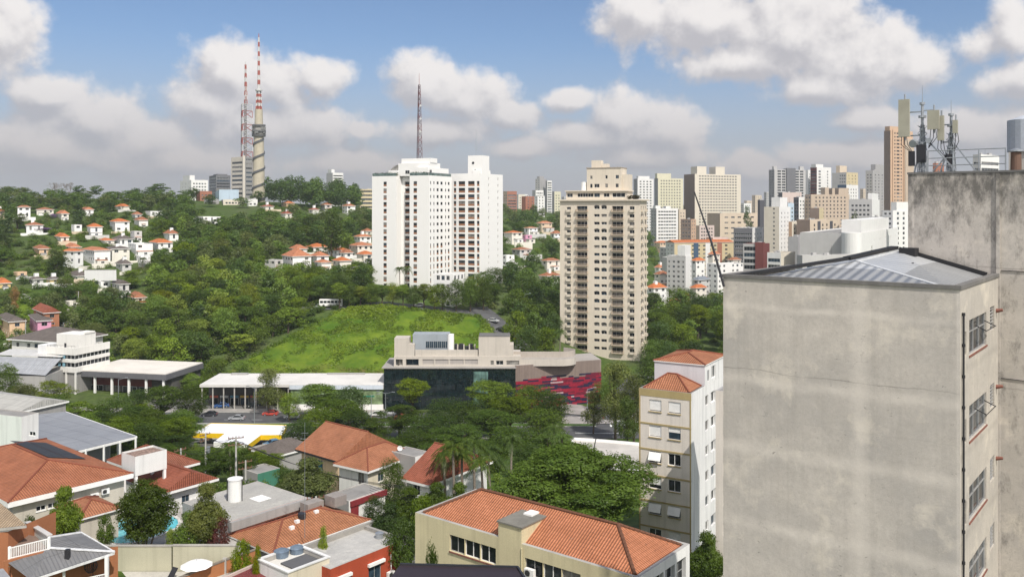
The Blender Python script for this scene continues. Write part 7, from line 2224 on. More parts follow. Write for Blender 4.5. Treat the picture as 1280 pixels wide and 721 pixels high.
MB().box((-.32, -1.0, .30), (.32, .2, .36)).build('seat', M_dark, lg); MB().beam((0, .2, .33), (0, .85, 1.05), .64, .06).build('backrest', M_dark, lg)
for x in (-.28, .28):
    for y in (-.9, .1): MB().box((x - .03, y - .03, 0), (x + .03, y + .03, .3)).build('leg', M_dark, lg)
um = thing('parasol', 'white round parasol open on the deck below the garden wall', 'parasol', (-29.9, 83.4, CZ - 35.45))
q = MB(); n = 10
for i in range(n):
    a0, a1 = 2 * math.pi * i / n, 2 * math.pi * (i + 1) / n
    for (r0, z0, r1, z1) in ((0, 2.1, .8, 1.95), (.8, 1.95, 1.5, 1.62)):
        P = lambda a, r_, z: (r_ * math.cos(a), r_ * math.sin(a), z)
        q.face([P(a0, r0, z0), P(a1, r0, z0), P(a1, r1, z1), P(a0, r1, z1)][(1 if r0 == 0 else 0):])
q.build('canopy', M_white_trim, um, smooth=False); MB().tube((0, 0, 0), (0, 0, 2.2), .03, n=8).build('pole', M_steel, um); MB().tube((0, 0, 0), (0, 0, .12), .3, n=12).build('base', M_conc, um)
flat_patch('plunge_pool_water', [(-46.8, 80), (-44.5, 80), (-44.5, 84), (-46.8, 84)], CZ - 35.43, wm)

# mid left houses with the white water box
r, W, L, H, _ = near_house('tiled_house', 'white house with two faded red roofs and air conditioners behind the pool tree', 196, 206, 262, 613, 104, 38, W_white, W_white, [(2.2, 2.4, 1.0, 1.2, 'plain', .1), (5, 2.3, 1.6, 1.2, 'plain', .1)], [(1, 2.3, 1.2, 1.1)], W=7, rise=1.7, over=.8, tiles=M_tile_red, gable=True, axis='y')
near_house('tiled_house', 'brownish red roofed house right behind the white water box', 168, 190, 238, 590, 114, 38, W_white, W_white, None, None, W=9, rise=1.9, over=.9, tiles=mat_tiles('clay_tiles_brown', (.27, .10, .06), worn=.6))
for k in range(2):
    ac = thing('air_conditioner', ['left', 'right'][k] + ' one of two air conditioners under the faded red gable roof', 'air conditioner'); build_ac(ac); ac.location = on(r, (3.3 + k * 1.0, -.2, H - 2.6)); ac.rotation_euler = (0, 0, r.rotation_euler[2])
wt = thing('water_box', 'white box-shaped water tank on square legs above the red roofs', 'tank', at(169, 607, 103), R(52))
wt.location.z = at(169, 609, 103).z
w = 3.1
MB().box((0, 0, 1.3), (w + .9, w, 3.6), 0, 't').box((.12, .12, 3.2), (w + .78, w - .12, 3.25)).build('tank_body', W_white, wt)
MB().box((.14, .14, 3.26), (w + .76, w - .14, 3.4)).build('debris', mat_plain('rubble', (.22, .15, .12), .95, var=.6, scale=4), wt)['kind'] = 'stuff'
for (x, y) in ((.05, .05), (w + .55, .05), (.05, w - .35), (w + .55, w - .35)): MB().box((x, y, -4.5), (x + .3, y + .3, 1.3)).build('leg', M_white, wt)

# pink house with flat roof and white cylinder
r, W, L, H, _ = near_house('flat_house', 'pink house with a streaked grey slab roof and dark shaded windows', 240, 289, 384, 651, 92.8, 39, W_pink, W_grey, [(.9, 2.6, 2.6, 1.3, 'plain', .25), (4.3, 2.6, 3.0, 1.3, 'plain', .25)], None, W=9.5, flat=True, par=.02, tiles=mat_stained('slab_streaked', (.42, .405, .375), mould=.0))
MB().box((-.25, -.45, H - .95), (L + .2, -.02, H - .02)).build('fascia', W_grey, r)
MB().box((-.2, W * .62, H + .003), (.9, W * .62 + .25, H + .6)).build('upstand', W_grey, r)
MB().box((L * .55, W * .3, H + .002), (L * .72, W * .5, H + .02)).build('patch', M_white, r)
wt = thing('water_tank', 'tall white cylindrical water tank beside the pink house', 'tank', at(294, 629, 99.5))
MB().tube((0, 0, -.1), (0, 0, 2.75), .78, .78, 24).tube((0, 0, 2.75), (0, 0, 2.85), .85, .85, 24).build('tank_shell', mat_wall('tank_white', (.72, .72, .70), .2, .5), wt)
MB().box((-.9, -.9, -8), (.9, .9, -.1)).build('stand', M_grey_wall, wt); MB().tube((.84, -.2, -.1), (.84, -.2, 2.8), .05, n=6).tube((-.84, -.2, -.1), (-.84, -.2, 2.8), .05, n=6).build('pipe', M_dark, wt)

# orange roof with grey gutter wall
r, W, L, H, _ = near_house('tiled_house', 'low house with a broad weathered orange roof beside the pink house', 300, 342, 460, 691, 88, 40, W_grey, W_grey, W=7.6, rise=1.5, over=.25, fascia=.15, tiles=mat_tiles('clay_tiles_weathered', (.40, .17, .085), worn=.65, pitch=.3, row=.42))
MB().box((-.3, -.55, H - 1.2), (L + .6, -.30, H - .1)).build('gutter_wall', mat_stained('gutter_concrete', (.34, .33, .31)), r)
MB().tube((5.8, 3.2, H + 1.2), (5.8, 3.2, H + 1.75), .42, .42, 14).build('roof_vent', M_dark, r)
MB().box((L - 1.6, 3.8, H + .9), (L + .1, 5.6, H + 2.0)).box((L - 4.2, 5.2, H + .4), (L - 2.0, 6.6, H + 1.6)).build('chimney', mat_stained('soot_render', (.30, .27, .25), mould=.0), r)
for (x, y) in ((3.5, 2.0), (4.6, 2.6), (7.5, 3.1)): MB().box((x, y, H + .15 + y * .33), (x + .5, y + .35, H + .5 + y * .33)).build('glass_tile', M_white_trim, r)
for k, (px, py) in enumerate(((352, 683), (371, 679))):
    bt = thing('water_tank', ['left', 'right'][k] + ' blue plastic water tank below the weathered orange roof', 'tank', at(px, py + 13, 84.5 + k))
    MB().tube((0, 0, -.2), (0, 0, .65), .62, .72, 16).tube((0, 0, .65), (0, 0, .85), .75, .3, 16).build('tank_shell', mat_plain('tank_blue', (.13, .17, .22), .5, var=.3), bt)
    MB().box((-.6, -.6, -4.5), (.6, .6, -.2)).build('stand', M_grey_wall, bt)

# white parapet house
r, W, L, H, _ = near_house('flat_house', 'white flat house with thick parapet and a dark square roof opening', 322, 360, 412, 716, 79.6, 40, W_cream2, W_white, flat=True, par=.45, tiles=mat_wall('white_screed', (.62, .60, .56), .3, 0))
MB().box((L * .30, W * .12, H - .44), (L * .92, W * .66, H - .30)).build('roof_opening', M_zinc_dark, r)
MB().box((-.08, -.08, H + .002), (L + .08, .26, H + .12)).box((-.08, W - .26, H + .002), (L + .08, W + .08, H + .12)).box((-.08, .26, H + .002), (.26, W - .26, H + .12)).box((L - .26, .26, H + .002), (L + .08, W - .26, H + .12)).build('parapet_cap', mat_wall('chalk_white', (.66, .66, .65), .5, .2), r)
# dark red sheet roof in front of it
V = lambda px, py, zz: Vector(((px - HX) / FPX * (-zz * FPX / (py - HY)), -zz * FPX / (py - HY), CZ + zz))
sh = thing('shed', 'shed with dark red corrugated roof at the bottom edge below the white parapet', 'shed', (V(320, 715, -34.3).x, V(320, 715, -34.3).y, CZ - 38))
l = [v - sh.location for v in (V(255, 735, -34.4), V(362, 733, -34.4), V(319, 706.5, -34.0), V(300, 712, -34.1))]
u = (l[1] - l[0]).normalized(); nn = u.cross(l[2] - l[0]).normalized(); vv = nn.cross(u)
MB().face(l, 0, [((p - l[0]).dot(u), (p - l[0]).dot(vv)) for p in l]).build('roof', mat_corrugated('red_sheet', (.20, .045, .045), .22, .5, 0, .3), sh)
w = MB()
for a, b in zip(l, l[1:] + l[:1]): w.face([Vector((a.x, a.y, 0)), Vector((b.x, b.y, 0)), b - Vector((0, 0, .02)), a - Vector((0, 0, .02))])
w.build('wall', W_pink, sh); MB().beam(l[2] + Vector((0, 0, .1)), l[1] + Vector((0, 0, .1)), .3, .25).beam(l[2] + Vector((0, 0, .1)), l[0] + Vector((0, 0, .1)), .25, .25).build('parapet', mat_wall('pinkish_cap', (.48, .38, .34), .3, .2), sh)
# brick boundary wall
bw = thing('brick_wall', 'orange brick boundary wall running down to the bottom edge by the deck', 'wall', (0, 0, 0))
a, b, c = V(212, 727, -34.4), V(281, 700, -34.2), V(320, 686.5, -34.0)
for p, q in ((a, b), (b, c)): MB().beam(p - Vector((0, 0, .9)), q - Vector((0, 0, .9)), .24, 1.8).build('panel', mat_wall('boundary_brick', (.40, .165, .07), .35, .4), bw); MB().beam(p + Vector((0, 0, .05)), q + Vector((0, 0, .05)), .34, .10).build('coping', mat_wall('brick_coping', (.20, .17, .14), .3), bw)
MB().beam(b - Vector((0, 0, 2)), b + Vector((0, 0, .25)), .34, .34).build('pier', M_conc, bw)

# brick-red house
r, W, L, H, _ = near_house('flat_house', 'brick-red painted house with pale slab roof, white windows and an air conditioner', 398, 413, 500, 711, 81.7, 39, W_red, W_red, [(.5, 3.0, 2.0, 1.5, 'plain', .12), (4.7, 2.9, 1.6, 1.7, 'plain', .12)], None, W=5.5, flat=True, par=.02, tiles=mat_stained('slab_pale', (.47, .455, .43)))
for s in (.35, 4.55): MB().box((s, -.30, H - 1.25), (s + 2.1, -.004, H - .98)).build('blind_box', M_white_trim, r)
ac = thing('air_conditioner', 'white air conditioner on the brick-red house wall', 'air conditioner'); build_ac(ac); ac.location = on(r, (7.4, -.22, H - 3.1)); ac.rotation_euler = (0, 0, r.rotation_euler[2])
MB().tube((7.6, -.06, H - 2.5), (7.6, -.06, H - .9), .06, n=6).build('conduit', M_white_trim, r)
MB().tube((8.2, 2.3, H), (8.2, 2.3, H + .5), .42, .40, 14).tube((8.2, 2.3, H + .5), (8.2, 2.3, H + .6), .45, .2, 14).build('roof_tank', M_steel, r)
MB().box((-.1, W - .2, H - .4), (L + .2, W + .15, H + .5)).box((L - .1, .2, H - .4), (L + .25, W - .21, H + .35)).build('parapet', mat_stained('parapet_conc', (.34, .32, .29)), r)
MB().box((L + .3, -.5, H - 3), (L + 4.2, W - .5, H - 1.6)).build('side_annex', W_grey, r); MB().box((L + .3, -.4, H - 1.599), (L + 4.2, W - .6, H - 1.5)).build('annex_roof', mat_wall('felt_roof', (.10, .095, .095), .3, 0), r)
# beige slab between the houses
sb = thing('lean_to', 'long beige slab roof lean-to between the orange roof and brick-red house', 'shed', V(430, 668, -35.0))
l = [v - sb.location for v in (V(398, 690, -35.2), V(470, 662, -34.6), V(460, 655.5, -34.6), V(392, 676, -35.2))]
MB().face(l).build('roof', mat_stained('slab_beige', (.38, .34, .28)), sb); w = MB()
for a, b in zip(l, l[1:] + l[:1]): w.face([a - Vector((0, 0, 4)), b - Vector((0, 0, 4)), b - Vector((0, 0, .02)), a - Vector((0, 0, .02))])
w.build('wall', W_grey, sb)
# dark roof at the bottom edge
dr = thing('dark_roof_house', 'house with dark purple-brown flat roof at the bottom centre edge', 'house', (V(570, 720, -21).x, V(570, 720, -21).y, CZ - 37))
l = [v - dr.location for v in (V(470, 745, -21.0), V(668, 742, -21.0), V(647, 709, -21.0), V(500, 705.5, -21.0))]
MB().face(l).build('roof', mat_corrugated('purple_sheet', (.050, .034, .040), .35, .55, 0, .3), dr); w = MB()
for a, b in zip(l, l[1:] + l[:1]): w.face([Vector((a.x, a.y, 0)), Vector((b.x, b.y, 0)), b - Vector((0, 0, .02)), a - Vector((0, 0, .02))])
w.build('wall', W_cream2, dr); MB().beam(l[2], l[1], .12, .2).beam(l[3], l[2], .12, .2).build('roof_edge', M_dark, dr)

# pair of orange roofed houses in the middle
r, W, L, H, _ = near_house('tiled_house', 'peach house with orange gable roof and blue shuttered windows', 377, 423, 480, 574, 126, 40, W_peach, W_peach, [(3.5, 2.0, 1.2, 1.2), (6.2, 2.0, 1.2, 1.2)], [(1.4, 2.2, 1.15, 1.35, 'plain', .06), (3.9, 2.2, 1.15, 1.35, 'plain', .06)], L=10, rise=3.1, over=.7, gable=True, axis='y', fmat=M_dark)
for s in (1.4, 3.9): MB().box((-.10, W - s - 1.05, H - 2.1), (-.03, W - s - .1, H - .95)).build('shutter', mat_plain('shutter_blue', (.02, .11, .17), .5), r); 
near_house('tiled_house', 'white and cream house with orange hip roof and one dark shuttered window', 424, 460, 515, 587, 119.4, 34, W_cream2, W_white, [(2, 2.2, 1.2, 1.2), (6, 2.2, 1.2, 1.2)], [(3.6, 2.4, 1.1, 1.8, 'plain', .1)], rise=2.0, over=.6, tiles=M_tile, zb=CZ - 43)
near_house('tiled_house', 'house with a steep red roof and skylights behind the palms', 509, 536, 604, 604, 111, 36, W_white, W_white, None, [(1, 1.8, 1.2, 1.2)], L=12, rise=3.2, over=.6, tiles=M_tile_red, gable=True, axis='y')
near_house('flat_house', 'small pale grey box house with one dark window beside the palms', 510, 519, 539, 571, 122, 38, W_white, W_grey, [(2.0, 2.2, .9, 1.0)], None, W=5, flat=True, par=.1)
r, W, L, H, _ = near_house('garage', 'garage with white corrugated gate, red door and red fascia below the cream house', 424, 436, 481, 626, 107, 38, W_white, W_grey, None, None, W=4, flat=True, par=.1, cat='garage')
H0 = H
MB().box((.2, -.25, H - .75), (L + .2, -.003, H - .1)).build('fascia', mat_wall('red_fascia', (.22, .03, .035)), r); MB().box((.3, -.12, H - 3.0), (1.5, -.004, H - .8)).build('door', mat_plain('red_door', (.22, .03, .035), .5), r)
g = MB()
for i in range(20): g.box((1.8 + i * .21, -.10, H - 3.1), (1.96 + i * .21, -.03, H - .9))
g.build('gate', M_white, r)
near_house('flat_house', 'low dark-roofed house among trees beside the filling station', 322, 345, 392, 569, 150, 38, W_grey, W_grey, W=6, rise=1.6, over=.4, tiles=M_tile_brown, caps=False)
near_house('flat_house', 'grey slab roofed house right of the filling station canopy', 318, 330, 352, 565, 168, 38, W_grey, W_brick, W=5, flat=True, par=.3)
near_house('flat_house', 'green-walled small shop among parked cars behind the pink house', 318, 322, 350, 592, 132, 40, mat_wall('green_wall', (.06, .20, .14)), W_grey, W=4, flat=True, par=.1)

# ================================================================ TREES
# photo rectangles that stay open: left, right, top, bottom, distance of what is seen there
VIS = [(a - 1, c + 1, ye - 6, yf - 2, find_D(b, yf, o.get('D0', 250.0)) if 'D' not in o else o['D']) for (_l, a, b, c, ye, yf, _t, _w, o) in HH]
VIS += [(a, c, yt, yt + 22, D) for (_l, a, b, c, yt, D, *_r) in CITY if D < 800]
VIS += [(308, 640, 384, 462, 300), (465, 565, 200, 352, 376), (565, 628, 195, 350, 396), (700, 808, 240, 448, 322), (45, 138, 412, 478, 264), (12, 112, 410, 430, 286),
        (100, 250, 452, 476, 262), (252, 478, 464, 492, 250), (833, 866, 308, 372, 515), (330, 412, 306, 337, 370), (590, 690, 392, 432, 296), (398, 430, 365, 379, 343), (22, 96, 343, 384, 325), (100, 146, 336, 350, 380)]
TREES = []; QUEUE = []
def clear(px0, px1, y0, y1, D, lim=.30):
    for (a, b, c, d, DD) in VIS:
        if DD < D - 1: continue
        w_ = min(px1, b) - max(px0, a); h_ = min(y1, d) - max(y0, c)
        if w_ > 0 and h_ > 0 and w_ * h_ > lim * min((b - a) * (d - c), (px1 - px0) * (y1 - y0) * 1.2): return False
    return True
FOOT = []      # plan rectangles of houses, so that trunks do not stand inside them
for o in list(COL.objects):
    if o.parent is None and o.get('category') in ('house', 'building', 'store', 'garage', 'warehouse', 'carport', 'filling station'):
        xs = []; ys = []
        for ch in o.children:
            if ch.name.split('.')[0] in ('wall', 'roof', 'hall'):
                for v in ch.bound_box:
                    c, s = math.cos(o.rotation_euler[2]), math.sin(o.rotation_euler[2]); vx, vy = v[0] + ch.location[0], v[1] + ch.location[1]
                    xs.append(o.location.x + c * vx - s * vy); ys.append(o.location.y + s * vx + c * vy)
        if xs: FOOT.append((o.location.x, o.location.y, o.rotation_euler[2], [ch for ch in o.children if ch.name.split('.')[0] == 'wall']))
def in_house(x, y, m=1.0):
    for (ox, oy, rz, walls) in FOOT:
        dx, dy = x - ox, y - oy
        if dx * dx + dy * dy > 3600: continue
        lx, ly = dx * math.cos(rz) + dy * math.sin(rz), -dx * math.sin(rz) + dy * math.cos(rz)
        for wo in walls:
            b = wo.bound_box
            if min(v[0] for v in b) - m < lx < max(v[0] for v in b) + m and min(v[1] for v in b) - m < ly < max(v[1] for v in b) + m: return True
    return False
def scatter(n, pxr, Dr, wr, hr, kinds, label, group, seed, spacing=.62, name='tree', ok=None, tries=60, lim=.30):
    r = random.Random(seed); made = 0
    for _ in range(n * tries):
        if made >= n: break
        D = Dr[0] + (Dr[1] - Dr[0]) * r.random(); px = r.uniform(*pxr)
        if ok and not ok(px, D): continue
        x = (px - HX) / FPX * D; w_ = r.uniform(*wr); h_ = r.uniform(*hr) * (.8 + .2 * w_ / wr[1])
        z = ground(x, D)
        y1 = HY - (z - CZ) / D * FPX; y0 = HY - (z + h_ - CZ) / D * FPX; hw = w_ / 2 / D * FPX * .8
        if not clear(px - hw, px + hw, y0, y1, D, lim): continue
        if any((x - a) ** 2 + (D - b) ** 2 < (spacing * .5 * (w_ + c)) ** 2 for a, b, c in TREES): continue
        if in_house(x, D): continue
        k, m = r.choice(kinds)
        QUEUE.append((w_ / D, (x, D, w_, h_, k, m, label, group, name))); TREES.append((x, D, w_)); made += 1
    return made
def one(px, yt, D, wpx, kind, mat, label, group=None, name='tree', rz=None):
    o = tree_px(px, yt, D, wpx, kind, mat, label, group, name, 'tree' if name != 'shrub' else 'shrub', rz)
    TREES.append((o.location.x, D, wpx * D / FPX)); return o

# --- trees that can be told apart
one(716, 559, 92, 256, 'near_umbrella', 'green', 'very broad flat-crowned green tree behind the orange roofed front building', rz=.4)
one(181, 606, 89, 80, 'near_round', 'deep', 'dense round tree with several pale stems in front of the pool', rz=1.0)
one(80, 611, 84, 54, 'near_ragged', 'fresh', 'light green loose tree against the wall of the big tiled house')
one(258, 607, 88.5, 58, 'near_ragged', 'olive', 'airy olive green tree right of the pool beside the pink house')
one(236, 642, 88, 46, 'bush', 'green', 'dense green bush under the airy olive tree', name='shrub')
one(274, 648, 88.3, 34, 'bush', 'wine', 'dark reddish shrub at the corner of the pink house', name='shrub')
one(213, 664, 87.2, 22, 'bush', 'lime', 'small yellow-green shrub by the garden wall', name='shrub')
one(131, 646, 87.6, 26, 'bush', 'green', 'narrow green bush at the left edge of the pool', name='shrub')
one(38, 648, 83, 26, 'bush', 'deep', 'spiky dark shrub against the shaded wall of the tiled house', name='shrub')
one(303, 677, 83.5, 30, 'bush', 'fresh', 'leafy shrub on top of the brick boundary wall', name='shrub')
one(322, 684, 82.5, 14, 'bush', 'lime', 'small bright weed clump below the weathered orange roof', name='shrub')
one(404, 661, 87, 17, 'bush', 'lime', 'bright plant growing out of the gutter of the orange roof', name='shrub')
one(385, 576, 112, 86, 'near_ragged', 'olive', 'greyish olive tree in front of the peach house')
one(356, 588, 118, 50, 'mid_ragged', 'green', 'green tree left of the greyish olive tree')
one(491, 575, 113, 44, 'mid_round', 'deep', 'dark compact tree right of the cream house')
one(372, 527, 168, 62, 'mid_round', 'deep', 'dark rounded tree between the filling station and the peach house')
one(336, 463, 244, 48, 'mid_ragged', 'olive', 'tall grey-green tree in front of the shaded shopfronts')
one(362, 492, 236, 38, 'mid_round', 'fresh', 'small bright green tree beside the street lamp on the avenue')
one(514, 474, 242, 54, 'mid_umbrella', 'fresh', 'pale yellow-green tree before the dark glass front')
one(610, 477, 238, 78, 'mid_umbrella', 'fresh', 'broad fresh green tree in the middle of the dark glass front')
one(664, 483, 236, 78, 'mid_round', 'green', 'round green tree at the left end of the red mosaic')
one(62, 476, 238, 72, 'mid_feather', 'lime', 'yellow-green tree in front of the white corner office')
one(540, 688, 61.5, 30, 'bush', 'deep', 'dark leafy bush against the pale yellow building front', name='shrub')
one(884, 668, 84, 56, 'near_ragged', 'deep', 'dark tree at the foot of the white flats beside the concrete wall')
one(55, 291, 505, 28, 'far_umbrella', 'purple', 'purple flowering tree on the left hillside')
one(66, 276, 560, 13, 'far_round', 'purple', 'small dusky purple tree behind the red roofed white house')
one(18, 357, 338, 18, 'far_ragged', 'rusty', 'orange flowering tree on the green bank at the left edge')
one(197, 229, 690, 34, 'far_umbrella', 'deep', 'tall dark umbrella tree standing out on the left ridge')
one(10, 233, 690, 30, 'far_umbrella', 'deep', 'dark umbrella tree at the left end of the ridge')
one(415, 262, 452, 42, 'far_tall', 'deep', 'tall dark tree rising left of the white towers')
one(935, 259, 800, 16, 'far_round', 'deep', 'lone tree on the skyline left of the slender cream tower')
one(1068, 264, 560, 26, 'far_ragged', 'olive', 'greyish tree in front of the white stepped block')
one(1090, 308, 330, 12, 'far_ragged', 'green', 'small tree growing at the end of the grey low block')
# bare tree on the ridge
def bare_tree():
    D = 700; p = gp(76, D); root = thing('bare_tree', 'leafless grey tree on the left ridge', 'tree', p); r = random.Random(5); mb = MB()
    def br(a, d, l, rad, n):
        b = a + d * l; mb.tube(a, b, rad, rad * .65, 5, cap=False)
        if n:
            for _ in range(3): br(b, (d + Vector((r.gauss(0, .5), r.gauss(0, .5), r.gauss(.1, .3)))).normalized(), l * .72, rad * .6, n - 1)
    for dx in (-6, 0, 7): br(Vector((dx, 0, 0)), Vector((r.uniform(-.1, .1), 0, 1)), 4.5, .32, 5)
    mb.build('trunk', M_bark_pale, root)
bare_tree()
# --- avenue trees
A_lab, A_grp = 'leafy street tree of the dense green belt along the avenue', 'trees of the green belt along the avenue'
for (px, yt, D, w_, k, m) in [
    (8, 455, 248, 46, 'mid_round', 'green'), (28, 482, 232, 50, 'mid_ragged', 'olive'), (100, 503, 206, 78, 'mid_feather', 'green'), (148, 496, 210, 74, 'mid_round', 'deep'), (204, 483, 231, 72, 'mid_umbrella', 'green'), (240, 486, 233, 56, 'mid_round', 'deep'),
    (178, 507, 206, 60, 'mid_ragged', 'green'), (122, 520, 192, 70, 'mid_umbrella', 'deep'), (190, 528, 186, 62, 'mid_round', 'green'), (218, 545, 172, 58, 'mid_feather', 'deep'), (70, 494, 214, 50, 'mid_round', 'deep'), (172, 489, 232, 46, 'mid_ragged', 'deep'),
    (396, 481, 237, 78, 'mid_umbrella', 'green'), (436, 484, 232, 62, 'mid_round', 'deep'), (420, 500, 212, 76, 'mid_umbrella', 'deep'), (398, 512, 204, 70, 'mid_round', 'green'), (445, 515, 206, 66, 'mid_ragged', 'deep'),
    (556, 499, 226, 66, 'mid_round', 'deep'), (590, 502, 216, 76, 'mid_round', 'deep'), (640, 496, 218, 76, 'mid_umbrella', 'green'), (692, 491, 231, 58, 'mid_round', 'deep'), (500, 506, 214, 74, 'mid_feather', 'deep'), (538, 520, 206, 82, 'mid_round', 'deep'), (468, 524, 206, 64, 'mid_ragged', 'green'),
    (615, 514, 204, 88, 'mid_umbrella', 'deep'), (676, 512, 206, 78, 'mid_round', 'green'), (575, 532, 190, 84, 'mid_feather', 'deep'), (520, 541, 186, 74, 'mid_round', 'deep'), (640, 535, 186, 84, 'mid_round', 'deep'), (455, 545, 186, 58, 'mid_umbrella', 'deep'), (690, 538, 176, 56, 'mid_feather', 'green'), (488, 552, 172, 60, 'mid_round', 'deep'), (545, 556, 160, 70, 'mid_ragged', 'deep'), (610, 555, 158, 80, 'mid_round', 'deep'), (662, 556, 150, 60, 'mid_round', 'deep')]:
    one(px, yt, D, w_, k, m, A_lab, A_grp)
for (px, yt, D, w_, k, m) in [(252, 560, 152, 58, 'mid_feather', 'green'), (288, 562, 152, 70, 'mid_feather', 'deep'), (325, 565, 146, 62, 'mid_feather', 'green'), (232, 566, 146, 48, 'mid_round', 'deep'), (268, 566, 138, 56, 'mid_feather', 'deep'), (305, 570, 136, 52, 'mid_round', 'deep'), (342, 572, 138, 46, 'mid_ragged', 'green'), (210, 556, 160, 40, 'mid_round', 'deep')]:
    one(px, yt, D, w_, k, m, 'feathery tree of the clump below the filling station canopy', 'feathery trees below the filling station')
for (px, yt, D, w_, k, m) in [(770, 455, 216, 58, 'mid_ragged', 'olive'), (792, 470, 204, 52, 'mid_round', 'olive'), (742, 490, 222, 38, 'mid_ragged', 'olive'), (784, 498, 196, 40, 'mid_ragged', 'green'), (756, 478, 248, 40, 'mid_round', 'green')]:
    one(px, yt, D, w_, k, m, 'olive green street tree by the zebra crossing', 'olive trees around the zebra crossing')
for (px, yt, D, w_, k, m) in [(512, 612, 100, 60, 'near_ragged', 'deep'), (487, 632, 96, 56, 'near_ragged', 'deep'), (505, 652, 88, 50, 'bush', 'deep'), (545, 606, 104, 54, 'near_ragged', 'deep'), (468, 622, 106, 40, 'mid_round', 'deep'), (574, 606, 100, 46, 'near_ragged', 'green'), (528, 622, 96, 44, 'bush', 'green')]:
    one(px, yt, D, w_, k, m, 'dark shaded tree left of the pale yellow building', 'dark trees left of the pale yellow building')
for (px, yt, D, w_, k, m) in [(272, 450, 276, 52, 'mid_ragged', 'fresh'), (240, 468, 272, 38, 'mid_round', 'fresh'), (302, 452, 280, 46, 'mid_ragged', 'fresh'), (258, 474, 268, 34, 'mid_round', 'green')]:
    one(px, yt, D, w_, k, m, 'bright shrubby tree behind the store roof at the foot of the slope', 'bright trees behind the stores')
# --- palms
for i, (px, yt, D, fr) in enumerate([(566, 548, 106, 2.8), (578, 556, 108, 2.4), (592, 543, 110, 2.8), (555, 558, 112, 2.4), (612, 552, 114, 2.6), (603, 566, 104, 2.2), (640, 540, 130, 2.6), (692, 528, 152, 3.0), (702, 538, 148, 2.6)]):
    p = at(px, yt, D); palm(p.x, p.y, p.z - ground(p.x, p.y) - 1.0, 'slender feathery palm between the red roof and the broad tree', 'palms behind the front building', fr, i)
for i, (px, yt, D) in enumerate([(500, 334, 362), (509, 333, 364)]):
    p = at(px, yt, D); palm(p.x, p.y, p.z - ground(p.x, p.y) - .5, 'palm at the foot of the left white tower', 'palms at the left white tower', 3.2, 20 + i)
p = at(603, 340, 372); palm(p.x, p.y, p.z - ground(p.x, p.y) - .5, 'palm at the foot of the right white tower', None, 3.4, 31)
p = at(288, 551, 146); palm(p.x, p.y, p.z - ground(p.x, p.y) - .6, 'small spiky palm in front of the filling station canopy', None, 2.6, 33)
p = at(700, 412, 306); palm(p.x, p.y, p.z - ground(p.x, p.y) - .6, 'palm at the left foot of the cream tower', None, 3.4, 35)
p = at(178, 322, 420); palm(p.x, p.y, p.z - ground(p.x, p.y) - .5, 'palm in front of the white villa on the left hillside', None, 2.8, 36)
# --- woods and scattered trees
far = ['far_round', 'far_ragged', 'far_umbrella', 'far_tall']
def kk(ks, ms): return [(k, m) for k in ks for m in ms]
edge = lambda px, D: (D < 290 or D > 342 or px < slope_edges(D)[0] - 8)
for (px, yt, D, w_) in ((552, 355, 344, 30), (570, 350, 345, 34), (588, 348, 347, 34), (605, 346, 350, 32)): one(px, yt, D, w_, 'mid_round', 'green', 'green tree hiding the low white wing below the right white tower', 'trees before the low white wing')
for i in range(10): one(424 + i * 13.3, 354 + (i * 7) % 5, 342 + i % 3, 27 + (i * 5) % 6, ('mid_umbrella', 'mid_round')[i % 2], ('fresh', 'green', 'lime')[i % 3], 'bright green tree in the row along the top of the grassy slope', 'row of trees on top of the slope')
scatter(95, (160, 425), (288, 395), (9, 15), (8, 13), kk(['mid_round', 'mid_ragged', 'far_round', 'far_umbrella'], ['green', 'fresh', 'fresh', 'lime', 'deep']), 'leafy tree of the thick wood left of the grassy slope', 'trees of the wood left of the slope', 21, .42, ok=edge, lim=.25)
scatter(26, (55, 175), (296, 372), (8, 13), (7, 11), kk(['far_round', 'far_ragged', 'mid_round'], ['green', 'deep', 'olive']), 'leafy tree behind the white corner office', 'trees behind the white corner office', 22, .5)
scatter(10, (-12, 60), (300, 350), (6, 9), (5, 8), kk(['far_round', 'far_ragged'], ['green', 'fresh', 'olive']), 'small tree on the green bank at the far left', 'small trees on the left green bank', 23, .5)
scatter(34, (588, 702), (300, 425), (9, 14), (9, 14), kk(['far_round', 'far_ragged', 'mid_round'], ['deep', 'deep', 'green']), 'dark leafy tree on the bank between the white and cream towers', 'dark trees between the towers', 24, .48, ok=lambda px, D: px > 640 or D > 335, lim=.35)
scatter(60, (812, 930), (262, 440), (10, 16), (9, 17), kk(['mid_round', 'mid_ragged', 'far_round', 'mid_umbrella'], ['green', 'fresh', 'deep']), 'big leafy tree in the valley between the cream tower and the concrete building', 'valley trees right of the cream tower', 25, .5, lim=.4)
scatter(34, (335, 447), (660, 740), (14, 20), (15, 23), kk(['far_round', 'far_ragged', 'far_tall'], ['deep', 'deep', 'green']), 'dark tree of the ridge wood right of the broadcast tower', 'trees of the ridge wood', 26, .42, lim=.6)
scatter(40, (-20, 335), (630, 715), (12, 18), (8, 12), kk(['far_round', 'far_umbrella', 'far_ragged'], ['deep', 'deep', 'green', 'olive']), 'dark tree on the skyline of the left ridge', 'trees along the left ridge', 27, .5, lim=.5)
scatter(120, (-25, 465), (392, 650), (11, 17), (8, 13), kk(far, ['deep', 'green', 'olive', 'green']), 'leafy tree among the orange roofed houses of the left hillside', 'trees of the left hillside', 28, .56)
scatter(60, (200, 465), (350, 560), (10, 16), (8, 13), kk(far, ['deep', 'green', 'fresh', 'olive']), 'leafy tree on the wooded hill below the broadcast tower', 'trees of the hill below the broadcast tower', 29, .5)
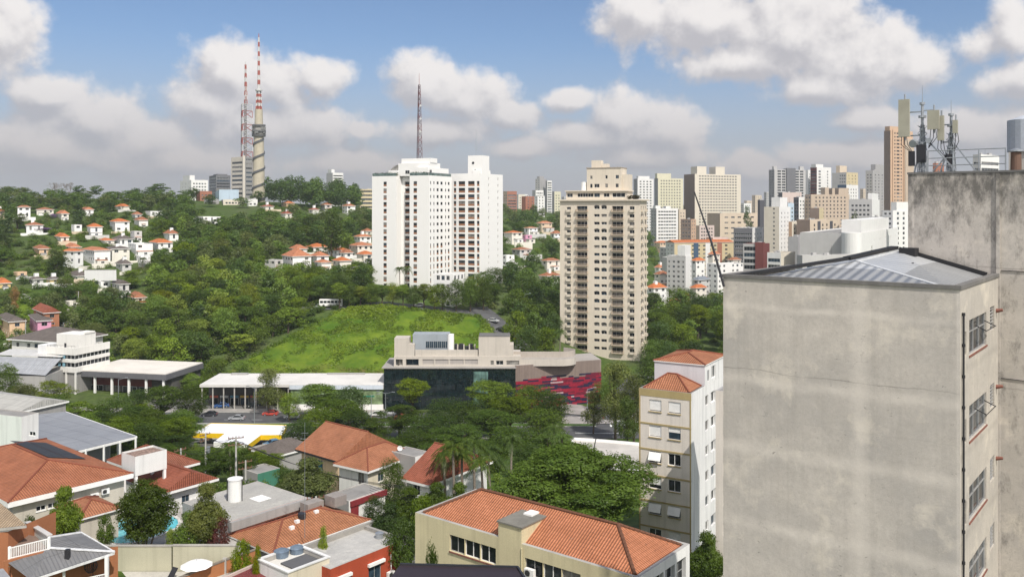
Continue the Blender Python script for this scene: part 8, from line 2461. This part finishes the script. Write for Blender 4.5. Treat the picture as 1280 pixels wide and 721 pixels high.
scatter(30, (626, 704), (425, 860), (10, 15), (8, 12), kk(far, ['deep', 'green', 'olive']), 'tree among the houses seen between the white and cream towers', 'trees seen between the towers', 30, .55)
scatter(34, (808, 960), (440, 840), (9, 14), (7, 12), kk(far, ['deep', 'green', 'fresh']), 'tree among the low houses of the valley behind the leaning pole', 'trees among the valley houses', 31, .55)
scatter(22, (-10, 330), (120, 214), (8, 12), (6, 9), kk(['mid_round', 'mid_umbrella', 'mid_feather'], ['deep', 'green']), A_lab, A_grp, 32, .5, ok=lambda px, D: (D > 165 and px > 90) and not (228 < px < 365), lim=.2)

# the largest become trees of their own, the small remainder one wood
QUEUE.sort(key=lambda q: -q[0])
N_OWN = 300 - sum(1 for o in COL.objects if o.parent is None and o.name.split('.')[0] == 'tree')
for _s, a in QUEUE[:N_OWN]: tree(*a)
import numpy as np
def merge_wood(lst, name='woodland'):
    mats = []; VV = []; FF = []; MI = []; TT = []; off = 0
    for _s, (x, y, w_, h_, k, m, *_r) in lst:
        kind = {'far_round': 'tiny_round', 'far_ragged': 'tiny_ragged', 'far_umbrella': 'tiny_umbrella', 'far_tall': 'tiny_tall', 'mid_round': 'tiny_round', 'mid_ragged': 'tiny_ragged', 'mid_umbrella': 'tiny_umbrella', 'mid_feather': 'tiny_umbrella', 'tiny_bush': 'tiny_bush'}[k]
        me, tm, th_, ch = proto(kind, 'green')
        n = len(me.vertices); co = np.empty(n * 3, np.float32); me.vertices.foreach_get('co', co); co = co.reshape(-1, 3)
        nf = len(me.polygons); f = np.empty(nf * 4, np.int32); me.loops.foreach_get('vertex_index', f)
        t = np.empty(nf, np.float32); me.attributes['tint'].data.foreach_get('value', t)
        q = h_ / (th_ + ch); a = rnd.uniform(0, 6.28); c, s = math.cos(a), math.sin(a)
        X = (co[:, 0] * c - co[:, 1] * s) * w_ + x; Y = (co[:, 0] * s + co[:, 1] * c) * w_ + y; Z = co[:, 2] * ch * q + ground(x, y) + th_ * q
        VV.append(np.stack([X, Y, Z], 1)); FF.append(f + off); off += n
        if m not in mats: mats.append(m)
        MI.append(np.full(nf, mats.index(m), np.int32)); TT.append(t * rnd.uniform(.7, 1.2))
    V = np.concatenate(VV); Fi = np.concatenate(FF); M_ = np.concatenate(MI); T_ = np.clip(np.concatenate(TT), 0, 1)
    me = bpy.data.meshes.new(name); nf = len(Fi) // 4
    me.vertices.add(len(V)); me.vertices.foreach_set('co', V.ravel()); me.loops.add(nf * 4); me.loops.foreach_set('vertex_index', Fi)
    me.polygons.add(nf); me.polygons.foreach_set('loop_start', np.arange(0, nf * 4, 4, dtype=np.int32)); me.polygons.foreach_set('material_index', M_)
    me.attributes.new('tint', 'FLOAT', 'FACE').data.foreach_set('value', T_)
    for m in mats: me.materials.append(LEAF[m])
    me.update(); me.validate()
    tag(link(name, me), kind='stuff')
merge_wood(QUEUE[N_OWN:])

# low bushes and hedges that fill the gardens and banks between the trees
def undergrowth():
    r = random.Random(77); L_ = []
    for _ in range(9000):
        if len(L_) >= 2600: break
        z = r.random()
        if z < .62: px, D = r.uniform(-20, 468), 285 + 400 * r.random() ** 1.2
        elif z < .72: px, D = r.uniform(588, 704), r.uniform(300, 800)
        elif z < .85: px, D = r.uniform(808, 1120), r.uniform(240, 840)
        else: px, D = r.uniform(-10, 700), r.uniform(112, 216)
        if not edge(px, D): continue
        if 285 < D < 345 and px > 285 and px < slope_edges(D)[1] + 30 and px > slope_edges(D)[0] - 8: continue
        x = (px - HX) / FPX * D; w_ = r.uniform(3, 6.5); h_ = r.uniform(1.2, 3.2)
        if D < 216: w_, h_ = w_ * .5, h_ * .6
        if in_house(x, D, 1.2): continue
        y0 = HY - (ground(x, D) + h_ - CZ) / D * FPX; y1 = HY - (ground(x, D) - CZ) / D * FPX; hw = w_ / 2 / D * FPX
        if not clear(px - hw, px + hw, y0, y1, D, .35): continue
        if 192 < D < 216 and 225 < px < 370: continue
        L_.append((0, (x, D, w_, h_, 'tiny_bush', r.choice(('green', 'green', 'deep', 'fresh', 'olive')), '', '')))
    merge_wood(L_, 'undergrowth')
undergrowth()

# ================================================================ VEHICLES, POLES, WIRES, PEOPLE
car(*pd(365, 240)[:2], R(2), (.62, .63, .64), 'white car driving on the far lane of the avenue')
car(*pd(316, 253.5)[:2], R(60), (.02, .025, .03), 'black car parked before the shaded shopfronts')
car(*pd(277, 253)[:2], R(20), (.03, .09, .25), 'blue car parked at the left of the shop forecourt')
car(*pd(793, 228)[:2], R(100), (.60, .61, .62), 'white car waiting at the zebra crossing', kind='van')
car(*pd(487, 245)[:2], R(5), (.45, .46, .47), 'silver car on the avenue before the dark glass front')
car(*pd(502, 239)[:2], R(3), (.5, .08, .06), 'red car on the avenue before the dark glass front')
car(*pd(341, 196)[:2], R(40), (.06, .16, .26), 'blue car parked under the yellow fascia of the filling station')
car(*pd(349, 199)[:2], R(40), (.03, .03, .035), 'dark car parked beside the blue one at the filling station')
car(*pd(330, 137)[:2], R(35), (.10, .15, .22), 'grey-blue car parked behind the pink house')
for i, (px, D, c) in enumerate([(612, 336, (.5, .5, .5)), (622, 329, (.03, .03, .03)), (633, 323, (.35, .05, .04)), (644, 316.5, (.6, .6, .6)), (656, 311.5, (.10, .14, .22)), (668, 306.5, (.25, .25, .26)), (680, 302, (.55, .55, .54)), (690, 298.5, (.04, .04, .05))]):
    x, y = pd(px + 5, D + 1); car(x, y, R(145), c, 'car parked along the steep street beside the grassy slope', 'cars parked along the steep street', z=ground(x, y) + .5)
for (px, D, c, l) in [(398, 345.5, (.4, .42, .45), 'silver car on the hill road left of the white bus'), (524, 346, (.5, .5, .5), 'light car parked under the hilltop tree row')]:
    x, y = pd(px, D); car(x, y, R(4), c, l, z=ground(x, y) + .25)
x, y = pd(414, 346)
bus = thing('bus', 'white bus standing on the hill road above the grassy slope', 'bus', (x, y, ground(x, y) + .25), R(3))
MB().box((-4.5, -1.2, .4), (4.5, 1.2, 3.0)).build('body', M_white_trim, bus)
for i in range(6): MB().box((-4.2 + i * 1.42, -1.23, 1.6), (-3.0 + i * 1.42, -1.205, 2.5)).build('window', M_carglass, bus)
for sx in (-2.8, 2.8): MB().tube((sx, -1.22, .5), (sx, -.9, .5), .5, n=14).build('wheel', M_rubber, bus)
for i, (px, D, c) in enumerate([(222, 237, (.5, .5, .5)), (262, 243, (.04, .04, .05)), (296, 238, (.35, .36, .38)), (338, 244, (.5, .07, .05)), (216, 222, (.6, .6, .6)), (455, 238, (.05, .06, .08)), (470, 243, (.6, .6, .58))]):
    x, y = pd(px, D); car(x, y, R(0 if D > 230 else 180), c, 'car in the traffic of the avenue seen between the trees', 'cars in the avenue traffic')
# cars in the lane on the left
for i, (px, D, c) in enumerate([(63, 338, (.5, .52, .54)), (72, 333, (.12, .35, .34)), (80, 328, (.45, .46, .5))]):
    x, y = pd(px, D); car(x, y, R(-40), c, 'car parked on the diagonal lane on the far left', 'cars on the diagonal lane', z=ground(x, y) + .4)
# pedestrian on the island
def person(x, y, label, shirt, rz=0.0, z=None):
    root = thing('person', label, 'person', (x, y, ground(x, y) + .3 if z is None else z), rz)
    sk = [((0, 0, .95), .13), ((0, 0, 1.2), .14), ((0, 0, 1.42), .13), ((0, 0, 1.52), .06), ((0, -.01, 1.66), .10), ((.09, .0, .90), .09), ((.11, -.12, .48), .065), ((.11, -.10, .08), .05), ((.11, -.22, .04), .04), ((-.09, .0, .90), .09), ((-.11, .10, .50), .065), ((-.11, .22, .10), .05), ((-.11, .12, .04), .04),
          ((.20, 0, 1.40), .06), ((.25, .08, 1.12), .05), ((.24, -.06, .88), .04), ((-.20, 0, 1.40), .06), ((-.25, -.06, 1.12), .05), ((-.24, -.16, .90), .04)]
    ed = [(0, 1), (1, 2), (2, 3), (3, 4), (0, 5), (5, 6), (6, 7), (7, 8), (0, 9), (9, 10), (10, 11), (11, 12), (2, 13), (13, 14), (14, 15), (2, 16), (16, 17), (17, 18)]
    me = bpy.data.meshes.new('body'); me.from_pydata([s[0] for s in sk], ed, [])
    o = link('body', me, root); o.modifiers.new('skin', 'SKIN'); 
    for i, s in enumerate(sk): me.skin_vertices[0].data[i].radius = (s[1], s[1])
    me.skin_vertices[0].data[0].use_root = True
    sub = o.modifiers.new('sub', 'SUBSURF'); sub.levels = 1; sub.render_levels = 2
    m, t, p = base_mat('clothes'); z_ = t.node('ShaderNodeSeparateXYZ', {0: t.node('ShaderNodeTexCoord').outputs['Object']}).outputs[2]
    c = t.mix(t.math('GREATER_THAN', z_, .92), (.03, .035, .06), shirt); c = t.mix(t.math('GREATER_THAN', z_, 1.5), c, (.35, .20, .14)); c = t.mix(t.math('GREATER_THAN', z_, 1.68), c, (.02, .015, .012))
    t.set(p.inputs['Base Color'], c); p.inputs['Roughness'].default_value = .9; me.materials.append(m)
x, y = pd(754, 234.5); person(x, y, 'person in a dark red top waiting on the traffic island', (.25, .05, .04), R(120))
# lamps
for (px, D, h, lab, dbl) in [(318, 234, 9.5, 'tall street lamp standing before the grey-green tree', True), (482, 232, 8.5, 'double street lamp left of the dark glass front', True), (464, 232, 8, 'street lamp before the green clad store', False), (204, 232, 8, 'street lamp among the trees on the left of the avenue', True), (148, 248, 9, 'street lamp in front of the white roofed showroom', False), (656, 345, 11, 'tall street lamp between the white and cream towers', False), (734, 235, 9, 'street lamp beside the zebra crossing', False)]:
    x, y = pd(px, D); street_lamp(x, y, h, R(rnd.uniform(-20, 20)), lab, None, dbl)
# utility poles
POLES = []
for (px, yt, D, lab, tr, rz) in [(226, 560, 128, 'concrete utility pole right of the brownish red roof', False, 60), (257, 541, 142, 'concrete utility pole left of the filling station roof', True, 60), (295, 545, 122, 'tall concrete utility pole beside the white cylinder tank', False, 20), (307, 575, 130, 'short utility pole behind the white cylinder tank', False, 40), (127, 428, 300, 'white utility pole behind the corner office', False, 10), (98, 364, 345, 'utility pole in front of the hillside trees', False, 10), (32, 399, 300, 'white utility pole by the orange-walled workshop', False, 0), (395, 620, 100, 'thin pole at the end of the pink house', False, 30)]:
    p = at(px, yt, D); utility_pole(p.x, p.y, p.z - ground(p.x, p.y), R(rz), lab, None, tr); POLES.append(Vector((p.x, p.y, p.z)))
def wire(a, b, sag, label, group, r_=.03):
    mb = MB(); n = 16; pts = [a.lerp(b, i / n) - Vector((0, 0, sag * 4 * (i / n) * (1 - i / n))) for i in range(n + 1)]
    c = (a + b) / 2; root_loc = a
    for p, q in zip(pts, pts[1:]): mb.tube(p - a, q - a, r_, n=4, cap=False)
    o = mb.build('power_line', M_black, None, a); tag(o, label, 'cable', group); return o
for k in range(3):
    off = Vector((-.6 + .6 * k, .3 * k, -.35 - .3 * k))
    wire(POLES[0] + off, POLES[2] + off, .7, 'black cable strung between the utility poles behind the pink house', 'cables between the near poles')
    wire(POLES[1] + off, POLES[2] + off, .6, 'black cable strung between the utility poles behind the pink house', 'cables between the near poles')
    wire(POLES[2] + off, at(520, 604, 104) + off, 1.2, 'black cable sagging from the tall pole past the cream house', 'cables past the cream house')
for k in range(4):
    wire(at(462, 606 + k * 3, 104), at(520, 619 + k * 3, 98), .3, 'pale sagging cable in front of the dark compact tree', 'cables in front of the dark compact tree', .02)
an = thing('aerial', 'thin tall aerial rod on the weathered orange roof', 'aerial', at(381, 668, 90)); MB().tube((0, 0, -.3), (0, 0, 11.5), .03, .015, 6).beam((-.5, 0, 9.8), (.5, 0, 9.8), .03, .03).beam((-.35, 0, 10.4), (.35, 0, 10.4), .03, .03).build('rod', M_steel, an)
for (px, py, D, lab) in [(500, 563, 125, 'white satellite dish on the grey box house')]:
    d = thing('satellite_dish', lab, 'satellite dish', at(px, py, D)); q = MB(); n = 14
    for i in range(n):
        a0, a1 = 2 * math.pi * i / n, 2 * math.pi * (i + 1) / n
        q.face([(0, .12, .35), (.38 * math.cos(a0), 0, .35 + .38 * math.sin(a0)), (.38 * math.cos(a1), 0, .35 + .38 * math.sin(a1))])
    q.build('reflector', M_white_trim, d); MB().tube((0, .14, -.6), (0, .14, .3), .03, n=6).build('mount', M_steel, d)

# ================================================================ AIR
hz = MB().box((-11500, -330, CZ - 72), (11500, 4215, CZ + 150))
m = bpy.data.materials.new('haze'); m.use_nodes = True; t = NT(m.node_tree); t.n.clear()
pv = t.node('ShaderNodeVolumePrincipled', {'Color': (.86, .90, .98, 1), 'Density': HAZE})
pv.inputs['Anisotropy'].default_value = .35
t.node('ShaderNodeOutputMaterial', {'Volume': pv.outputs[0]})
o = hz.build('haze', m); o['kind'] = 'stuff'
